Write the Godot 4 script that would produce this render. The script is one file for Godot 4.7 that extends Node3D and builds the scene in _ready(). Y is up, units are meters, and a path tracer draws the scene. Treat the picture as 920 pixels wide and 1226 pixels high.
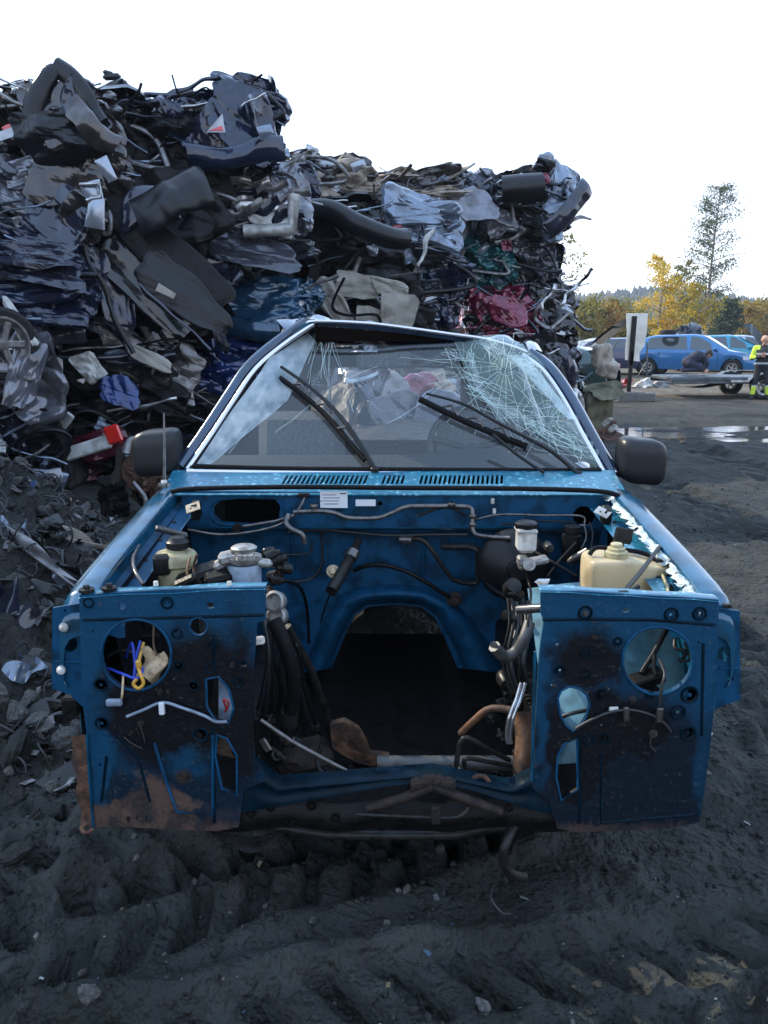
extends Node3D
# A stripped blue pickup in a scrapyard, seen from the front. Units are metres, y is up, the camera looks along -z.

const F := 944.0
const EYE := 1.6
const PITCH := 0.21293
var M := {}
var used := {}

# ------------------------------------------------------------------ mesh collector
class MB:
	var v := PackedVector3Array()
	var n := PackedVector3Array()
	var c := PackedColorArray()
	var t := PackedVector2Array()
	var ix := PackedInt32Array()
	var col := Color(1, 1, 1)
	func put(p: Vector3, nn: Vector3, uv := Vector2.ZERO) -> int:
		v.append(p); n.append(nn); c.append(col); t.append(uv)
		return v.size() - 1
	func tri3(a: int, b: int, d: int) -> void:
		ix.append(a); ix.append(b); ix.append(d)
	func tri(a: Vector3, b: Vector3, d: Vector3) -> void:
		var nn := (d - a).cross(b - a).normalized()
		var k := put(a, nn); put(b, nn); put(d, nn)
		tri3(k, k + 1, k + 2)
	func poly(ps: Array, centre: Vector3) -> void:
		var nn: Vector3 = (ps[2] - ps[0]).cross(ps[1] - ps[0]).normalized()
		if nn.dot(ps[0] - centre) < 0: nn = -nn
		var k := v.size()
		for p in ps: put(p, nn)
		for i in range(1, ps.size() - 1): tri3(k, k + i, k + i + 1)
	func box(T: Transform3D, s: Vector3, b := 0.004) -> void:
		var h := s * 0.5
		b = minf(b, minf(h.x, minf(h.y, h.z)) * 0.9)
		var o := T.origin
		var P := func(sx, sy, sz, k): # k: which axis is full
			var q := Vector3(sx * (h.x - (0.0 if k == 0 else b)), sy * (h.y - (0.0 if k == 1 else b)), sz * (h.z - (0.0 if k == 2 else b)))
			return T * q
		for s1 in [-1, 1]:
			poly([P.call(s1, -1, -1, 0), P.call(s1, 1, -1, 0), P.call(s1, 1, 1, 0), P.call(s1, -1, 1, 0)], o)
			poly([P.call(-1, s1, -1, 1), P.call(1, s1, -1, 1), P.call(1, s1, 1, 1), P.call(-1, s1, 1, 1)], o)
			poly([P.call(-1, -1, s1, 2), P.call(1, -1, s1, 2), P.call(1, 1, s1, 2), P.call(-1, 1, s1, 2)], o)
			for s2 in [-1, 1]:
				poly([P.call(s1, s2, -1, 0), P.call(s1, s2, 1, 0), P.call(s1, s2, 1, 1), P.call(s1, s2, -1, 1)], o)
				poly([P.call(s1, -1, s2, 0), P.call(s1, 1, s2, 0), P.call(s1, 1, s2, 2), P.call(s1, -1, s2, 2)], o)
				poly([P.call(-1, s1, s2, 1), P.call(1, s1, s2, 1), P.call(1, s1, s2, 2), P.call(-1, s1, s2, 2)], o)
				for s3 in [-1, 1]: poly([P.call(s1, s2, s3, 0), P.call(s1, s2, s3, 1), P.call(s1, s2, s3, 2)], o)
	func tube(ps: Array, r, sides := 8, caps := true, flat := 1.0) -> void:
		var m := ps.size()
		if m < 2: return
		var x := Vector3.ZERO
		var first := v.size()
		for i in m:
			var d: Vector3 = (ps[mini(i + 1, m - 1)] - ps[maxi(i - 1, 0)]).normalized()
			if i == 0: x = (Vector3.UP if absf(d.y) < 0.9 else Vector3.RIGHT)
			x = (x - d * x.dot(d)).normalized()
			var y := d.cross(x)
			var rr: float = r[i] if r is Array else r
			for k in sides + 1:
				var a := TAU * k / sides
				put(ps[i] + (x * cos(a) * flat + y * sin(a)) * rr, (x * cos(a) + y * sin(a) * flat).normalized(), Vector2(float(k) / sides, float(i) / m))
		for i in m - 1:
			for k in sides:
				var q := first + i * (sides + 1) + k
				tri3(q, q + 1, q + sides + 1); tri3(q + 1, q + sides + 2, q + sides + 1)
		if caps:
			for e in [0, m - 1]:
				var nn: Vector3 = (ps[0] - ps[1]).normalized() if e == 0 else (ps[m - 1] - ps[m - 2]).normalized()
				var k0 := v.size()
				for k in sides: put(v[first + e * (sides + 1) + k], nn)
				for k in range(1, sides - 1): tri3(k0, k0 + k, k0 + k + 1)
	func lathe(T: Transform3D, prof: Array, sides := 20) -> void: # prof: Vector2(radius, height)
		var m := prof.size()
		for i in m - 1:
			var a: Vector2 = prof[i]
			var b: Vector2 = prof[i + 1]
			var d := b - a
			if d.length() < 1e-6: continue
			var ns := Vector2(d.y, -d.x).normalized()
			var na := ns
			var nb := ns
			if i > 0:
				var e: Vector2 = a - prof[i - 1]
				var ne := Vector2(e.y, -e.x).normalized()
				if ne.dot(ns) > 0.75: na = (ne + ns).normalized()
			if i < m - 2:
				var e2: Vector2 = prof[i + 2] - b
				var n2 := Vector2(e2.y, -e2.x).normalized()
				if n2.dot(ns) > 0.75: nb = (n2 + ns).normalized()
			var f := v.size()
			for k in sides + 1:
				var w := TAU * k / sides
				var cx := cos(w)
				var sx := sin(w)
				put(T * Vector3(a.x * cx, a.y, a.x * sx), (T.basis * Vector3(na.x * cx, na.y, na.x * sx)).normalized())
				put(T * Vector3(b.x * cx, b.y, b.x * sx), (T.basis * Vector3(nb.x * cx, nb.y, nb.x * sx)).normalized())
			for k in sides:
				var q := f + k * 2
				tri3(q, q + 1, q + 2); tri3(q + 1, q + 3, q + 2)
	func grid(nu: int, nv: int, fn: Callable, flat := false, colour = null) -> void:
		var P := PackedVector3Array()
		P.resize((nu + 1) * (nv + 1))
		for j in nv + 1:
			for i in nu + 1: P[j * (nu + 1) + i] = fn.call(float(i) / nu, float(j) / nv)
		if flat:
			for j in nv:
				for i in nu:
					var q := j * (nu + 1) + i
					if colour: col = colour.call((i + 0.5) / nu, (j + 0.5) / nv)
					tri(P[q], P[q + 1], P[q + nu + 1]); tri(P[q + 1], P[q + nu + 2], P[q + nu + 1])
			return
		var f := v.size()
		for j in nv + 1:
			for i in nu + 1:
				var dx := P[j * (nu + 1) + mini(i + 1, nu)] - P[j * (nu + 1) + maxi(i - 1, 0)]
				var dy := P[mini(j + 1, nv) * (nu + 1) + i] - P[maxi(j - 1, 0) * (nu + 1) + i]
				if colour: col = colour.call(float(i) / nu, float(j) / nv)
				put(P[j * (nu + 1) + i], dy.cross(dx).normalized(), Vector2(float(i) / nu, float(j) / nv))
		for j in nv:
			for i in nu:
				var q := f + j * (nu + 1) + i
				tri3(q, q + 1, q + nu + 1); tri3(q + 1, q + nu + 2, q + nu + 1)
	static func pieces(outer: PackedVector2Array, holes: Array) -> Array:
		if holes.is_empty(): return [outer]
		var h: PackedVector2Array = holes[0]
		var rest := holes.slice(1)
		var cx := 0.0
		for p in h: cx += p.x
		cx /= h.size()
		var out := []
		for side in [PackedVector2Array([Vector2(-90, -90), Vector2(cx, -90), Vector2(cx, 90), Vector2(-90, 90)]), PackedVector2Array([Vector2(cx, -90), Vector2(90, -90), Vector2(90, 90), Vector2(cx, 90)])]:
			for half in Geometry2D.intersect_polygons(outer, side):
				for bit in Geometry2D.clip_polygons(half, h):
					if absf(area(bit)) > 1e-9:
						var near := []
						for o in rest:
							if Geometry2D.intersect_polygons(bit, o).size(): near.append(o)
						out.append_array(pieces(bit, near))
		return out
	static func area(p: PackedVector2Array) -> float:
		var s := 0.0
		for i in p.size(): s += p[i].cross(p[(i + 1) % p.size()])
		return s * 0.5
	# a plate in T's xy plane, front at z = 0, going back to -depth
	func plate(outer: PackedVector2Array, T: Transform3D, depth: float, holes := [], uv0 := Vector2.ZERO, uvs := Vector2.ONE) -> void:
		var zf := T.basis.z.normalized()
		for bit in pieces(outer, holes):
			var tr := Geometry2D.triangulate_polygon(bit)
			for side in 2:
				var k := v.size()
				for p in bit: put(T * Vector3(p.x, p.y, -depth * side), zf * (1 - 2 * side), Vector2((p.x - uv0.x) * uvs.x, (p.y - uv0.y) * uvs.y))
				for i in range(0, tr.size(), 3): tri3(k + tr[i], k + tr[i + 1], k + tr[i + 2])
		var loops := [outer]
		loops.append_array(holes)
		for li in loops.size():
			var lp: PackedVector2Array = loops[li]
			var sg := signf(area(lp)) * (1.0 if li == 0 else -1.0)
			for i in lp.size():
				var a := lp[i]
				var b := lp[(i + 1) % lp.size()]
				var nn2 := Vector2(b.y - a.y, a.x - b.x).normalized() * sg
				var nn := (T.basis * Vector3(nn2.x, nn2.y, 0)).normalized()
				var k := v.size()
				for q in [[a, 0], [b, 0], [b, 1], [a, 1]]: put(T * Vector3(q[0].x, q[0].y, -depth * q[1]), nn, Vector2((q[0].x - uv0.x) * uvs.x, (q[0].y - uv0.y) * uvs.y))
				tri3(k, k + 1, k + 2); tri3(k, k + 2, k + 3)
	func done() -> ArrayMesh:
		for i in range(0, ix.size(), 3):
			var a := v[ix[i]]
			var g := (v[ix[i + 2]] - a).cross(v[ix[i + 1]] - a)
			if g.dot(n[ix[i]] + n[ix[i + 1]] + n[ix[i + 2]]) < 0:
				var s := ix[i + 1]
				ix[i + 1] = ix[i + 2]; ix[i + 2] = s
		var am := ArrayMesh.new()
		var arr := []
		arr.resize(Mesh.ARRAY_MAX)
		arr[Mesh.ARRAY_VERTEX] = v; arr[Mesh.ARRAY_NORMAL] = n; arr[Mesh.ARRAY_COLOR] = c; arr[Mesh.ARRAY_TEX_UV] = t; arr[Mesh.ARRAY_INDEX] = ix
		am.add_surface_from_arrays(Mesh.PRIMITIVE_TRIANGLES, arr)
		return am

# ------------------------------------------------------------------ naming and placing
func numbered(called: String) -> String:
	used[called] = used.get(called, -1) + 1
	return called if used[called] == 0 else "%s_%03d" % [called, used[called]]

func tag(o: Node3D, label: String, category: String, group := "", kind := "") -> Node3D:
	if label: o.set_meta("label", label)
	if category: o.set_meta("category", category)
	if group: o.set_meta("group", group)
	if kind: o.set_meta("kind", kind)
	return o

func thing(called: String, at_: Vector3, label: String, category: String, group := "", turn := 0.0) -> Node3D:
	var o := Node3D.new()
	o.name = numbered(called)
	add_child(o)
	o.position = at_
	o.rotation.y = turn
	return tag(o, label, category, group)

func part(called: String, mesh: Mesh, m: Material, parent: Node3D, T := Transform3D()) -> MeshInstance3D:
	var o := MeshInstance3D.new()
	o.name = called if parent != self else numbered(called)
	o.mesh = mesh
	o.material_override = m
	o.transform = T
	parent.add_child(o, true)
	return o

func copy(o: Node3D, called: String, T: Transform3D, label := "") -> Node3D:
	var r: Node3D = o.duplicate()
	r.name = numbered(called)
	add_child(r)
	r.transform = T
	if label: r.set_meta("label", label)
	return r

# a point of the place: where the line of sight through (x, y) of the photo stands d metres ahead
func at(px: float, py: float, d: float) -> Vector3:
	var cy := -(py - 613.0) / F
	var fw := cy * sin(PITCH) + cos(PITCH)
	return Vector3((px - 460.0) / F * d / fw, EYE + (cy * cos(PITCH) - sin(PITCH)) * d / fw, -d)

func xf(p: Vector3, e := Vector3.ZERO, s := Vector3.ONE) -> Transform3D:
	return Transform3D(Basis.from_euler(e) * Basis.from_scale(s), p)

func smooth(ps: Array, per := 6) -> Array:
	var c := Curve3D.new()
	for i in ps.size():
		var tan: Vector3 = (ps[mini(i + 1, ps.size() - 1)] - ps[maxi(i - 1, 0)]) / 6.0
		c.add_point(ps[i], -tan, tan)
	var out := []
	var m := (ps.size() - 1) * per
	for i in m + 1:
		var k := mini(i / per, ps.size() - 2)
		out.append(c.sample(k, float(i - k * per) / per))
	return out

func ellipse(cx: float, cy: float, rx: float, ry: float, n := 24) -> PackedVector2Array:
	var p := PackedVector2Array()
	for i in n: p.append(Vector2(cx + rx * cos(TAU * i / n), cy + ry * sin(TAU * i / n)))
	return p

# ------------------------------------------------------------------ materials
func noise_tex(freq: float, ramp: Array, kind := FastNoiseLite.TYPE_SIMPLEX_SMOOTH, oct := 5, seed_ := 1, size := 512, normal := false, strength := 6.0, frac := FastNoiseLite.FRACTAL_FBM) -> NoiseTexture2D:
	var nz := FastNoiseLite.new()
	nz.noise_type = kind; nz.frequency = freq; nz.fractal_octaves = oct; nz.seed = seed_; nz.fractal_type = frac
	var t := NoiseTexture2D.new()
	t.width = size; t.height = size; t.seamless = true; t.noise = nz
	if normal:
		t.as_normal_map = true; t.bump_strength = strength
	elif ramp.size():
		var g := Gradient.new()
		var offs := PackedFloat32Array()
		var cols := PackedColorArray()
		for i in ramp.size():
			offs.append(ramp[i][0]); cols.append(ramp[i][1])
		g.offsets = offs; g.colors = cols
		t.color_ramp = g
	return t

func mat(key: String, r: float, g: float, b: float, rough := 0.6, metal := 0.0, opt := {}) -> StandardMaterial3D:
	var m := StandardMaterial3D.new()
	m.resource_name = key
	m.albedo_color = Color(r, g, b).linear_to_srgb()
	m.roughness = rough
	m.metallic = metal
	if opt.get("tex"):
		m.albedo_texture = opt.tex
		m.uv1_triplanar = opt.get("tri", true)
		m.uv1_world_triplanar = opt.get("world", true)
		var s: float = opt.get("scale", 1.0)
		m.uv1_scale = Vector3(s, s, s)
	if opt.get("nrm"):
		m.normal_enabled = true; m.normal_texture = opt.nrm; m.normal_scale = opt.get("nscale", 1.0)
		m.uv1_triplanar = opt.get("tri", true)
		m.uv1_world_triplanar = opt.get("world", true)
		var s2: float = opt.get("scale", 1.0)
		m.uv1_scale = Vector3(s2, s2, s2)
	if opt.get("bump"):
		m.heightmap_enabled = true; m.heightmap_texture = opt.bump; m.heightmap_scale = opt.get("bscale", 1.0)
	if opt.get("rtex"):
		m.roughness_texture = opt.rtex; m.roughness_texture_channel = BaseMaterial3D.TEXTURE_CHANNEL_RED
	if opt.get("coat"):
		m.clearcoat_enabled = true; m.clearcoat = opt.coat; m.clearcoat_roughness = opt.get("crough", 0.12)
	if opt.get("alpha"):
		m.transparency = BaseMaterial3D.TRANSPARENCY_ALPHA; m.albedo_color.a = opt.alpha
	if opt.get("vc"): m.vertex_color_use_as_albedo = true
	if opt.get("back"):
		m.backlight_enabled = true; m.backlight = Color(opt.back, opt.back, opt.back)
	if opt.get("sss"):
		m.subsurf_scatter_enabled = true; m.subsurf_scatter_strength = opt.sss
	if opt.get("spec") != null: m.metallic_specular = opt.spec
	M[key] = m
	return m

func materials() -> void:
	var W := Color(1, 1, 1)
	var grime := noise_tex(0.008, [[0.0, Color(0.6, 0.58, 0.56)], [0.38, Color(0.8, 0.79, 0.78)], [0.55, Color(0.97, 0.97, 0.97)], [1.0, W]], FastNoiseLite.TYPE_SIMPLEX_SMOOTH, 6, 4)
	var dents := noise_tex(0.006, [], FastNoiseLite.TYPE_SIMPLEX_SMOOTH, 4, 9, 512, true, 5.0)
	var crump := noise_tex(0.012, [], FastNoiseLite.TYPE_CELLULAR, 3, 12, 512, true, 10.0)
	var rough := noise_tex(0.02, [[0.0, Color(0.35, 0.35, 0.35)], [1.0, W]], FastNoiseLite.TYPE_SIMPLEX_SMOOTH, 5, 21, 256)
	var rusty := noise_tex(0.012, [[0.0, Color(0.25, 0.2, 0.18)], [0.4, Color(0.42, 0.33, 0.28)], [0.55, Color(0.66, 0.5, 0.4)], [0.75, Color(0.8, 0.68, 0.58)], [1.0, Color(0.36, 0.31, 0.29)]], FastNoiseLite.TYPE_SIMPLEX_SMOOTH, 6, 7)
	var grit := noise_tex(0.05, [[0.0, Color(0.4, 0.4, 0.4)], [0.5, Color(0.75, 0.75, 0.75)], [0.7, W], [1.0, W]], FastNoiseLite.TYPE_SIMPLEX_SMOOTH, 6, 31)
	var gritn := noise_tex(0.03, [], FastNoiseLite.TYPE_SIMPLEX_SMOOTH, 6, 33, 1024, true, 9.0)
	var mudn := noise_tex(0.045, [], FastNoiseLite.TYPE_SIMPLEX_SMOOTH, 6, 34, 1024, true, 16.0)
	var mudh := noise_tex(0.025, [], FastNoiseLite.TYPE_SIMPLEX_SMOOTH, 6, 35, 1024)
	var flakes := noise_tex(0.09, [[0.0, Color(0.25, 0.24, 0.22)], [0.62, Color(0.45, 0.44, 0.42)], [0.7, W], [1.0, W]], FastNoiseLite.TYPE_SIMPLEX_SMOOTH, 3, 41, 512)
	M.grime = null
	var worn := noise_tex(0.03, [[0.0, Color(0.05, 0.31, 0.4)], [0.5, Color(0.07, 0.36, 0.46)], [0.72, Color(0.1, 0.42, 0.52)], [0.78, Color(0.42, 0.62, 0.7)], [1.0, Color(0.75, 0.82, 0.84)]], FastNoiseLite.TYPE_SIMPLEX_SMOOTH, 6, 43, 512)
	# truck
	mat("truck_blue", 0.005, 0.075, 0.145, 0.3, 0.25, {"tex": grime, "scale": 1.7, "rtex": rough, "coat": 0.6, "crough": 0.16})
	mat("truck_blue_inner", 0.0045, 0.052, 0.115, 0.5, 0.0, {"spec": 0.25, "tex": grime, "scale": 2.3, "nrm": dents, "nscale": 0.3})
	mat("liner_blue", 0.1, 0.24, 0.3, 0.4, 0.0, {"tex": grime, "scale": 3.0})
	mat("truck_dark", 0.002, 0.011, 0.02, 0.5, 0.0, {"spec": 0.2, "tex": grime, "scale": 2.5, "rtex": rough})
	mat("truck_blue_worn", 1, 1, 1, 0.34, 0.1, {"tex": worn, "scale": 2.2, "coat": 0.5, "crough": 0.2})
	mat("roof_paint", 0.006, 0.03, 0.07, 0.2, 0.4, {"tex": grime, "scale": 1.5, "coat": 1.0, "crough": 0.06})
	mat("filler", 0.5, 0.56, 0.54, 0.5, 0.0, {"tex": grime, "scale": 6.0})
	mat("black_plastic", 0.01, 0.0105, 0.0115, 0.42, 0.0, {"spec": 0.35, "tex": grime, "scale": 2.0})
	mat("mirror_plastic", 0.012, 0.013, 0.0145, 0.38, 0.0, {"spec": 0.4, "nrm": gritn, "nscale": 0.12, "scale": 9.0})
	mat("rubber", 0.008, 0.008, 0.009, 0.6, 0.0, {"spec": 0.25, "tex": grit, "scale": 4.0})
	mat("tyre", 0.013, 0.013, 0.014, 0.8, 0.0, {"tex": grit, "scale": 3.0})
	mat("dark_metal", 0.022, 0.021, 0.02, 0.5, 0.3, {"spec": 0.3, "tex": grime, "scale": 4.0, "rtex": rough, "nrm": gritn, "nscale": 0.3})
	mat("oily", 0.008, 0.0075, 0.0075, 0.4, 0.0, {"spec": 0.25, "tex": grime, "scale": 4.0, "nrm": gritn, "nscale": 0.5})
	mat("pipe_metal", 0.13, 0.12, 0.115, 0.38, 0.7, {"tex": grime, "scale": 5.0, "rtex": rough})
	mat("bright_metal", 0.5, 0.5, 0.5, 0.25, 0.9, {"tex": grime, "scale": 3.0, "rtex": rough})
	mat("alloy", 0.34, 0.33, 0.31, 0.45, 0.6, {"tex": grime, "scale": 7.0, "nrm": gritn, "nscale": 0.3})
	mat("rust", 0.2, 0.14, 0.11, 0.85, 0.0, {"tex": rusty, "scale": 3.0, "nrm": gritn, "nscale": 0.8})
	mat("rust_dark", 0.05, 0.042, 0.04, 0.8, 0.1, {"tex": rusty, "scale": 2.5, "nrm": gritn, "nscale": 0.8})
	mat("tan_metal", 0.26, 0.2, 0.145, 0.7, 0.1, {"tex": rusty, "scale": 1.2, "nrm": gritn, "nscale": 0.4})
	mat("tank_plastic", 0.72, 0.6, 0.38, 0.38, 0.0, {"tex": grime, "scale": 0.9, "back": 0.9, "sss": 0.25})
	mat("cream_plastic", 0.52, 0.46, 0.27, 0.4, 0.0, {"tex": grime, "scale": 3.0, "back": 0.7, "sss": 0.2})
	mat("white_plastic", 0.72, 0.71, 0.66, 0.4, 0.0, {"tex": grime, "scale": 2.0, "back": 0.8})
	mat("grey_plastic", 0.2, 0.25, 0.32, 0.4, 0.0, {"tex": grime, "scale": 3.0})
	mat("hose_grey", 0.06, 0.058, 0.055, 0.5, 0.0, {"tex": grime, "scale": 5.0})
	mat("white_label", 0.55, 0.57, 0.6, 0.5)
	mat("beige_tag", 0.6, 0.45, 0.28, 0.6, 0.0, {"tex": grime, "scale": 9.0})
	mat("ink", 0.03, 0.03, 0.035, 0.6)
	mat("wire_blue", 0.01, 0.04, 0.35, 0.45)
	mat("wire_yellow", 0.5, 0.26, 0.03, 0.5)
	mat("wire_red", 0.4, 0.03, 0.02, 0.5)
	mat("wire_black", 0.012, 0.012, 0.013, 0.5)
	mat("trim_chrome", 0.62, 0.6, 0.66, 0.22, 0.85, {"rtex": rough, "scale": 2.0})
	mat("glass", 0.35, 0.42, 0.45, 0.03, 0.0, {"alpha": 0.05})
	mat("glass_dusty", 0.62, 0.68, 0.68, 0.6, 0.0, {"alpha": 0.13})
	mat("glass_white", 0.86, 0.93, 0.95, 0.4, 0.0, {"alpha": 0.6, "tex": noise_tex(0.02, [[0.0, Color(0.5, 0.56, 0.6)], [0.45, Color(0.8, 0.84, 0.86)], [1.0, W]], FastNoiseLite.TYPE_SIMPLEX_SMOOTH, 4, 51, 256), "nrm": crump, "nscale": 0.3, "scale": 3.0, "back": 0.8})
	mat("glass_crazed", 0.55, 0.75, 0.72, 0.4, 0.0, {"alpha": 0.16, "nrm": crump, "nscale": 0.4, "scale": 5.0})
	mat("crack", 0.7, 0.86, 0.82, 0.3, 0.0, {"alpha": 0.5, "back": 0.6})
	mat("seat_cloth", 0.09, 0.1, 0.105, 0.9, 0.0, {"tex": grit, "scale": 3.0})
	mat("dash", 0.02, 0.026, 0.027, 0.65, 0.0, {"spec": 0.25, "tex": grit, "scale": 3.0})
	mat("headliner", 0.03, 0.022, 0.02, 0.9, 0.0, {"spec": 0.2})
	# crushed cars
	for q in [["black", 0.008, 0.008, 0.011], ["navy", 0.008, 0.011, 0.034], ["ink_blue", 0.012, 0.018, 0.045], ["slate", 0.022, 0.025, 0.046], ["grey", 0.045, 0.047, 0.062], ["silver", 0.17, 0.175, 0.205], ["pale", 0.38, 0.38, 0.39], ["brown_grey", 0.05, 0.042, 0.042], ["royal", 0.008, 0.025, 0.12], ["denim", 0.015, 0.06, 0.12], ["sky_grey", 0.17, 0.215, 0.29], ["teal", 0.006, 0.1, 0.11], ["magenta", 0.17, 0.01, 0.04], ["red", 0.35, 0.015, 0.02], ["maroon", 0.08, 0.008, 0.02]]:
		mat("paint_" + q[0], q[1], q[2], q[3], 0.34, 0.3, {"tex": grime, "scale": 0.8, "rtex": rough, "nrm": dents, "nscale": 0.22, "coat": 1.0, "crough": 0.1, "spec": 0.25})
	mat("scrap_plastic", 0.009, 0.0095, 0.013, 0.32, 0.0, {"spec": 0.4, "tex": grime, "scale": 1.3, "nrm": dents, "nscale": 0.3})
	mat("scrap_dark", 0.009, 0.0085, 0.009, 0.5, 0.0, {"spec": 0.3, "tex": grime, "scale": 2.5, "nrm": crump, "nscale": 0.8})
	mat("scrap_metal", 0.22, 0.21, 0.21, 0.42, 0.6, {"tex": grime, "scale": 2.0, "nrm": crump, "nscale": 0.5})
	mat("scrap_bright", 0.55, 0.54, 0.55, 0.3, 0.8, {"tex": grime, "scale": 2.0, "nrm": dents, "nscale": 0.5})
	mat("scrap_beige", 0.32, 0.27, 0.22, 0.8, 0.0, {"tex": grime, "scale": 1.6, "nrm": dents, "nscale": 0.8})
	mat("foam", 0.33, 0.31, 0.27, 0.85, 0.0, {"tex": grime, "scale": 0.4, "nrm": dents, "nscale": 0.6})
	mat("cloth_grey", 0.15, 0.15, 0.16, 0.95, 0.0, {"tex": grit, "scale": 2.0})
	mat("white_paint", 0.5, 0.5, 0.48, 0.45, 0.0, {"tex": grime, "scale": 1.2, "nrm": dents, "nscale": 0.4})
	mat("olive_cloth", 0.13, 0.12, 0.075, 0.9, 0.0, {"tex": grime, "scale": 1.0, "nrm": crump, "nscale": 0.5})
	mat("red_lens", 0.5, 0.015, 0.01, 0.15, 0.0, {"coat": 1.0})
	mat("lamp_glass", 0.3, 0.32, 0.36, 0.15, 0.5, {"nrm": crump, "nscale": 0.8, "scale": 8.0})
	# ground
	var mudc := noise_tex(0.006, [[0.0, Color(0.62, 0.6, 0.57)], [0.5, Color(0.8, 0.8, 0.8)], [1.0, Color(1.0, 0.98, 0.95)]], FastNoiseLite.TYPE_SIMPLEX_SMOOTH, 7, 61, 1024)
	mat("mud", 1, 1, 1, 0.75, 0.0, {"tex": mudc, "scale": 0.55, "nrm": mudn, "nscale": 0.8, "vc": true, "bump": mudh, "bscale": 2.0, "spec": 0.3})
	mat("stone", 0.1, 0.095, 0.09, 0.85, 0.0, {"tex": grit, "scale": 2.0, "nrm": gritn, "nscale": 0.6, "vc": true})
	mat("clod", 0.045, 0.0455, 0.043, 0.85, 0.0, {"spec": 0.25, "tex": grit, "scale": 5.0, "nrm": gritn, "nscale": 0.8})
	mat("puddle", 0.035, 0.033, 0.028, 0.09, 0.0, {"nrm": noise_tex(0.01, [], FastNoiseLite.TYPE_SIMPLEX_SMOOTH, 2, 71, 256, true, 1.0), "nscale": 0.08, "scale": 1.5})
	mat("shard", 1, 1, 1, 0.5, 0.1, {"vc": true, "tex": grime, "scale": 3.0})
	mat("concrete", 0.2, 0.19, 0.18, 0.9, 0.0, {"tex": grit, "scale": 2.0, "nrm": gritn, "nscale": 0.4})
	mat("sign_white", 0.8, 0.8, 0.78, 0.5, 0.0, {"back": 0.9, "tex": noise_tex(0.01, [[0.0, Color(0.86, 0.86, 0.84)], [1.0, W]], FastNoiseLite.TYPE_SIMPLEX_SMOOTH, 4, 81, 128), "scale": 1.0})
	mat("galvanised", 0.08, 0.095, 0.11, 0.5, 0.3, {"tex": grime, "scale": 0.4, "rtex": rough})
	# vegetation and far things
	mat("glass_haze", 0.75, 0.88, 0.86, 0.5, 0.0, {"alpha": 0.15, "back": 0.8, "nrm": crump, "nscale": 0.4, "scale": 6.0})
	mat("bark_birch", 0.4, 0.38, 0.35, 0.85, 0.0, {"tex": noise_tex(0.03, [[0.0, Color(0.15, 0.14, 0.13)], [0.4, Color(0.45, 0.43, 0.4)], [0.5, Color(0.9, 0.88, 0.85)], [1.0, W]], FastNoiseLite.TYPE_SIMPLEX_SMOOTH, 3, 91, 256), "scale": 0.9})
	mat("bark_dark", 0.07, 0.06, 0.05, 0.9, 0.0, {"tex": grit, "scale": 1.0})
	mat("leaf", 1, 1, 1, 0.6, 0.0, {"vc": true, "back": 0.9})
	mat("hill", 1, 1, 1, 0.95, 0.0, {"vc": true, "tex": noise_tex(0.02, [[0.0, Color(0.6, 0.6, 0.6)], [1.0, W]], FastNoiseLite.TYPE_SIMPLEX_SMOOTH, 6, 95, 512), "scale": 0.03})
	mat("car_glass", 0.03, 0.04, 0.045, 0.06, 0.0, {"coat": 1.0})
	for q in [["car_blue", 0.012, 0.115, 0.29], ["car_teal", 0.01, 0.2, 0.3], ["car_black", 0.012, 0.013, 0.018], ["car_green", 0.012, 0.035, 0.035], ["car_silver", 0.3, 0.33, 0.36], ["car_navy", 0.012, 0.02, 0.06]]:
		mat(q[0], q[1], q[2], q[3], 0.3, 0.35, {"coat": 0.9, "crough": 0.06})
	mat("person", 1, 1, 1, 0.8, 0.0, {"vc": true})

# ------------------------------------------------------------------ ground
var nz1 := FastNoiseLite.new()
var nz2 := FastNoiseLite.new()
var nz3 := FastNoiseLite.new()
var nz4 := FastNoiseLite.new()
const PUDDLES := [[4.6, 14.2, 2.2, 0.6], [7.2, 13.4, 2.2, 0.45], [7.2, 15.4, 2.6, 0.55], [9.9, 14.6, 2.0, 0.5], [5.9, 12.3, 0.9, 0.16], [2.6, 4.5, 0.26, 0.1], [8.6, 17.4, 1.6, 0.3]]
const TRACKS := [[-2.4, 1.15, 0.9, 2.75, 0.22], [-1.3, 1.25, 2.2, 1.95, 0.22], [-1.9, 1.75, 0.2, 2.6, 0.2], [1.0, 0.9, 2.1, 3.6, 0.22], [1.65, 1.0, 2.0, 9.0, 0.2], [-0.9, 0.9, -1.35, 3.0, 0.2], [3.4, 3.0, 3.0, 14.0, 0.25], [4.4, 4.0, 4.9, 14.0, 0.25]]

func sst(a: float, b: float, x: float) -> float:
	return smoothstep(a, b, x)

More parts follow.
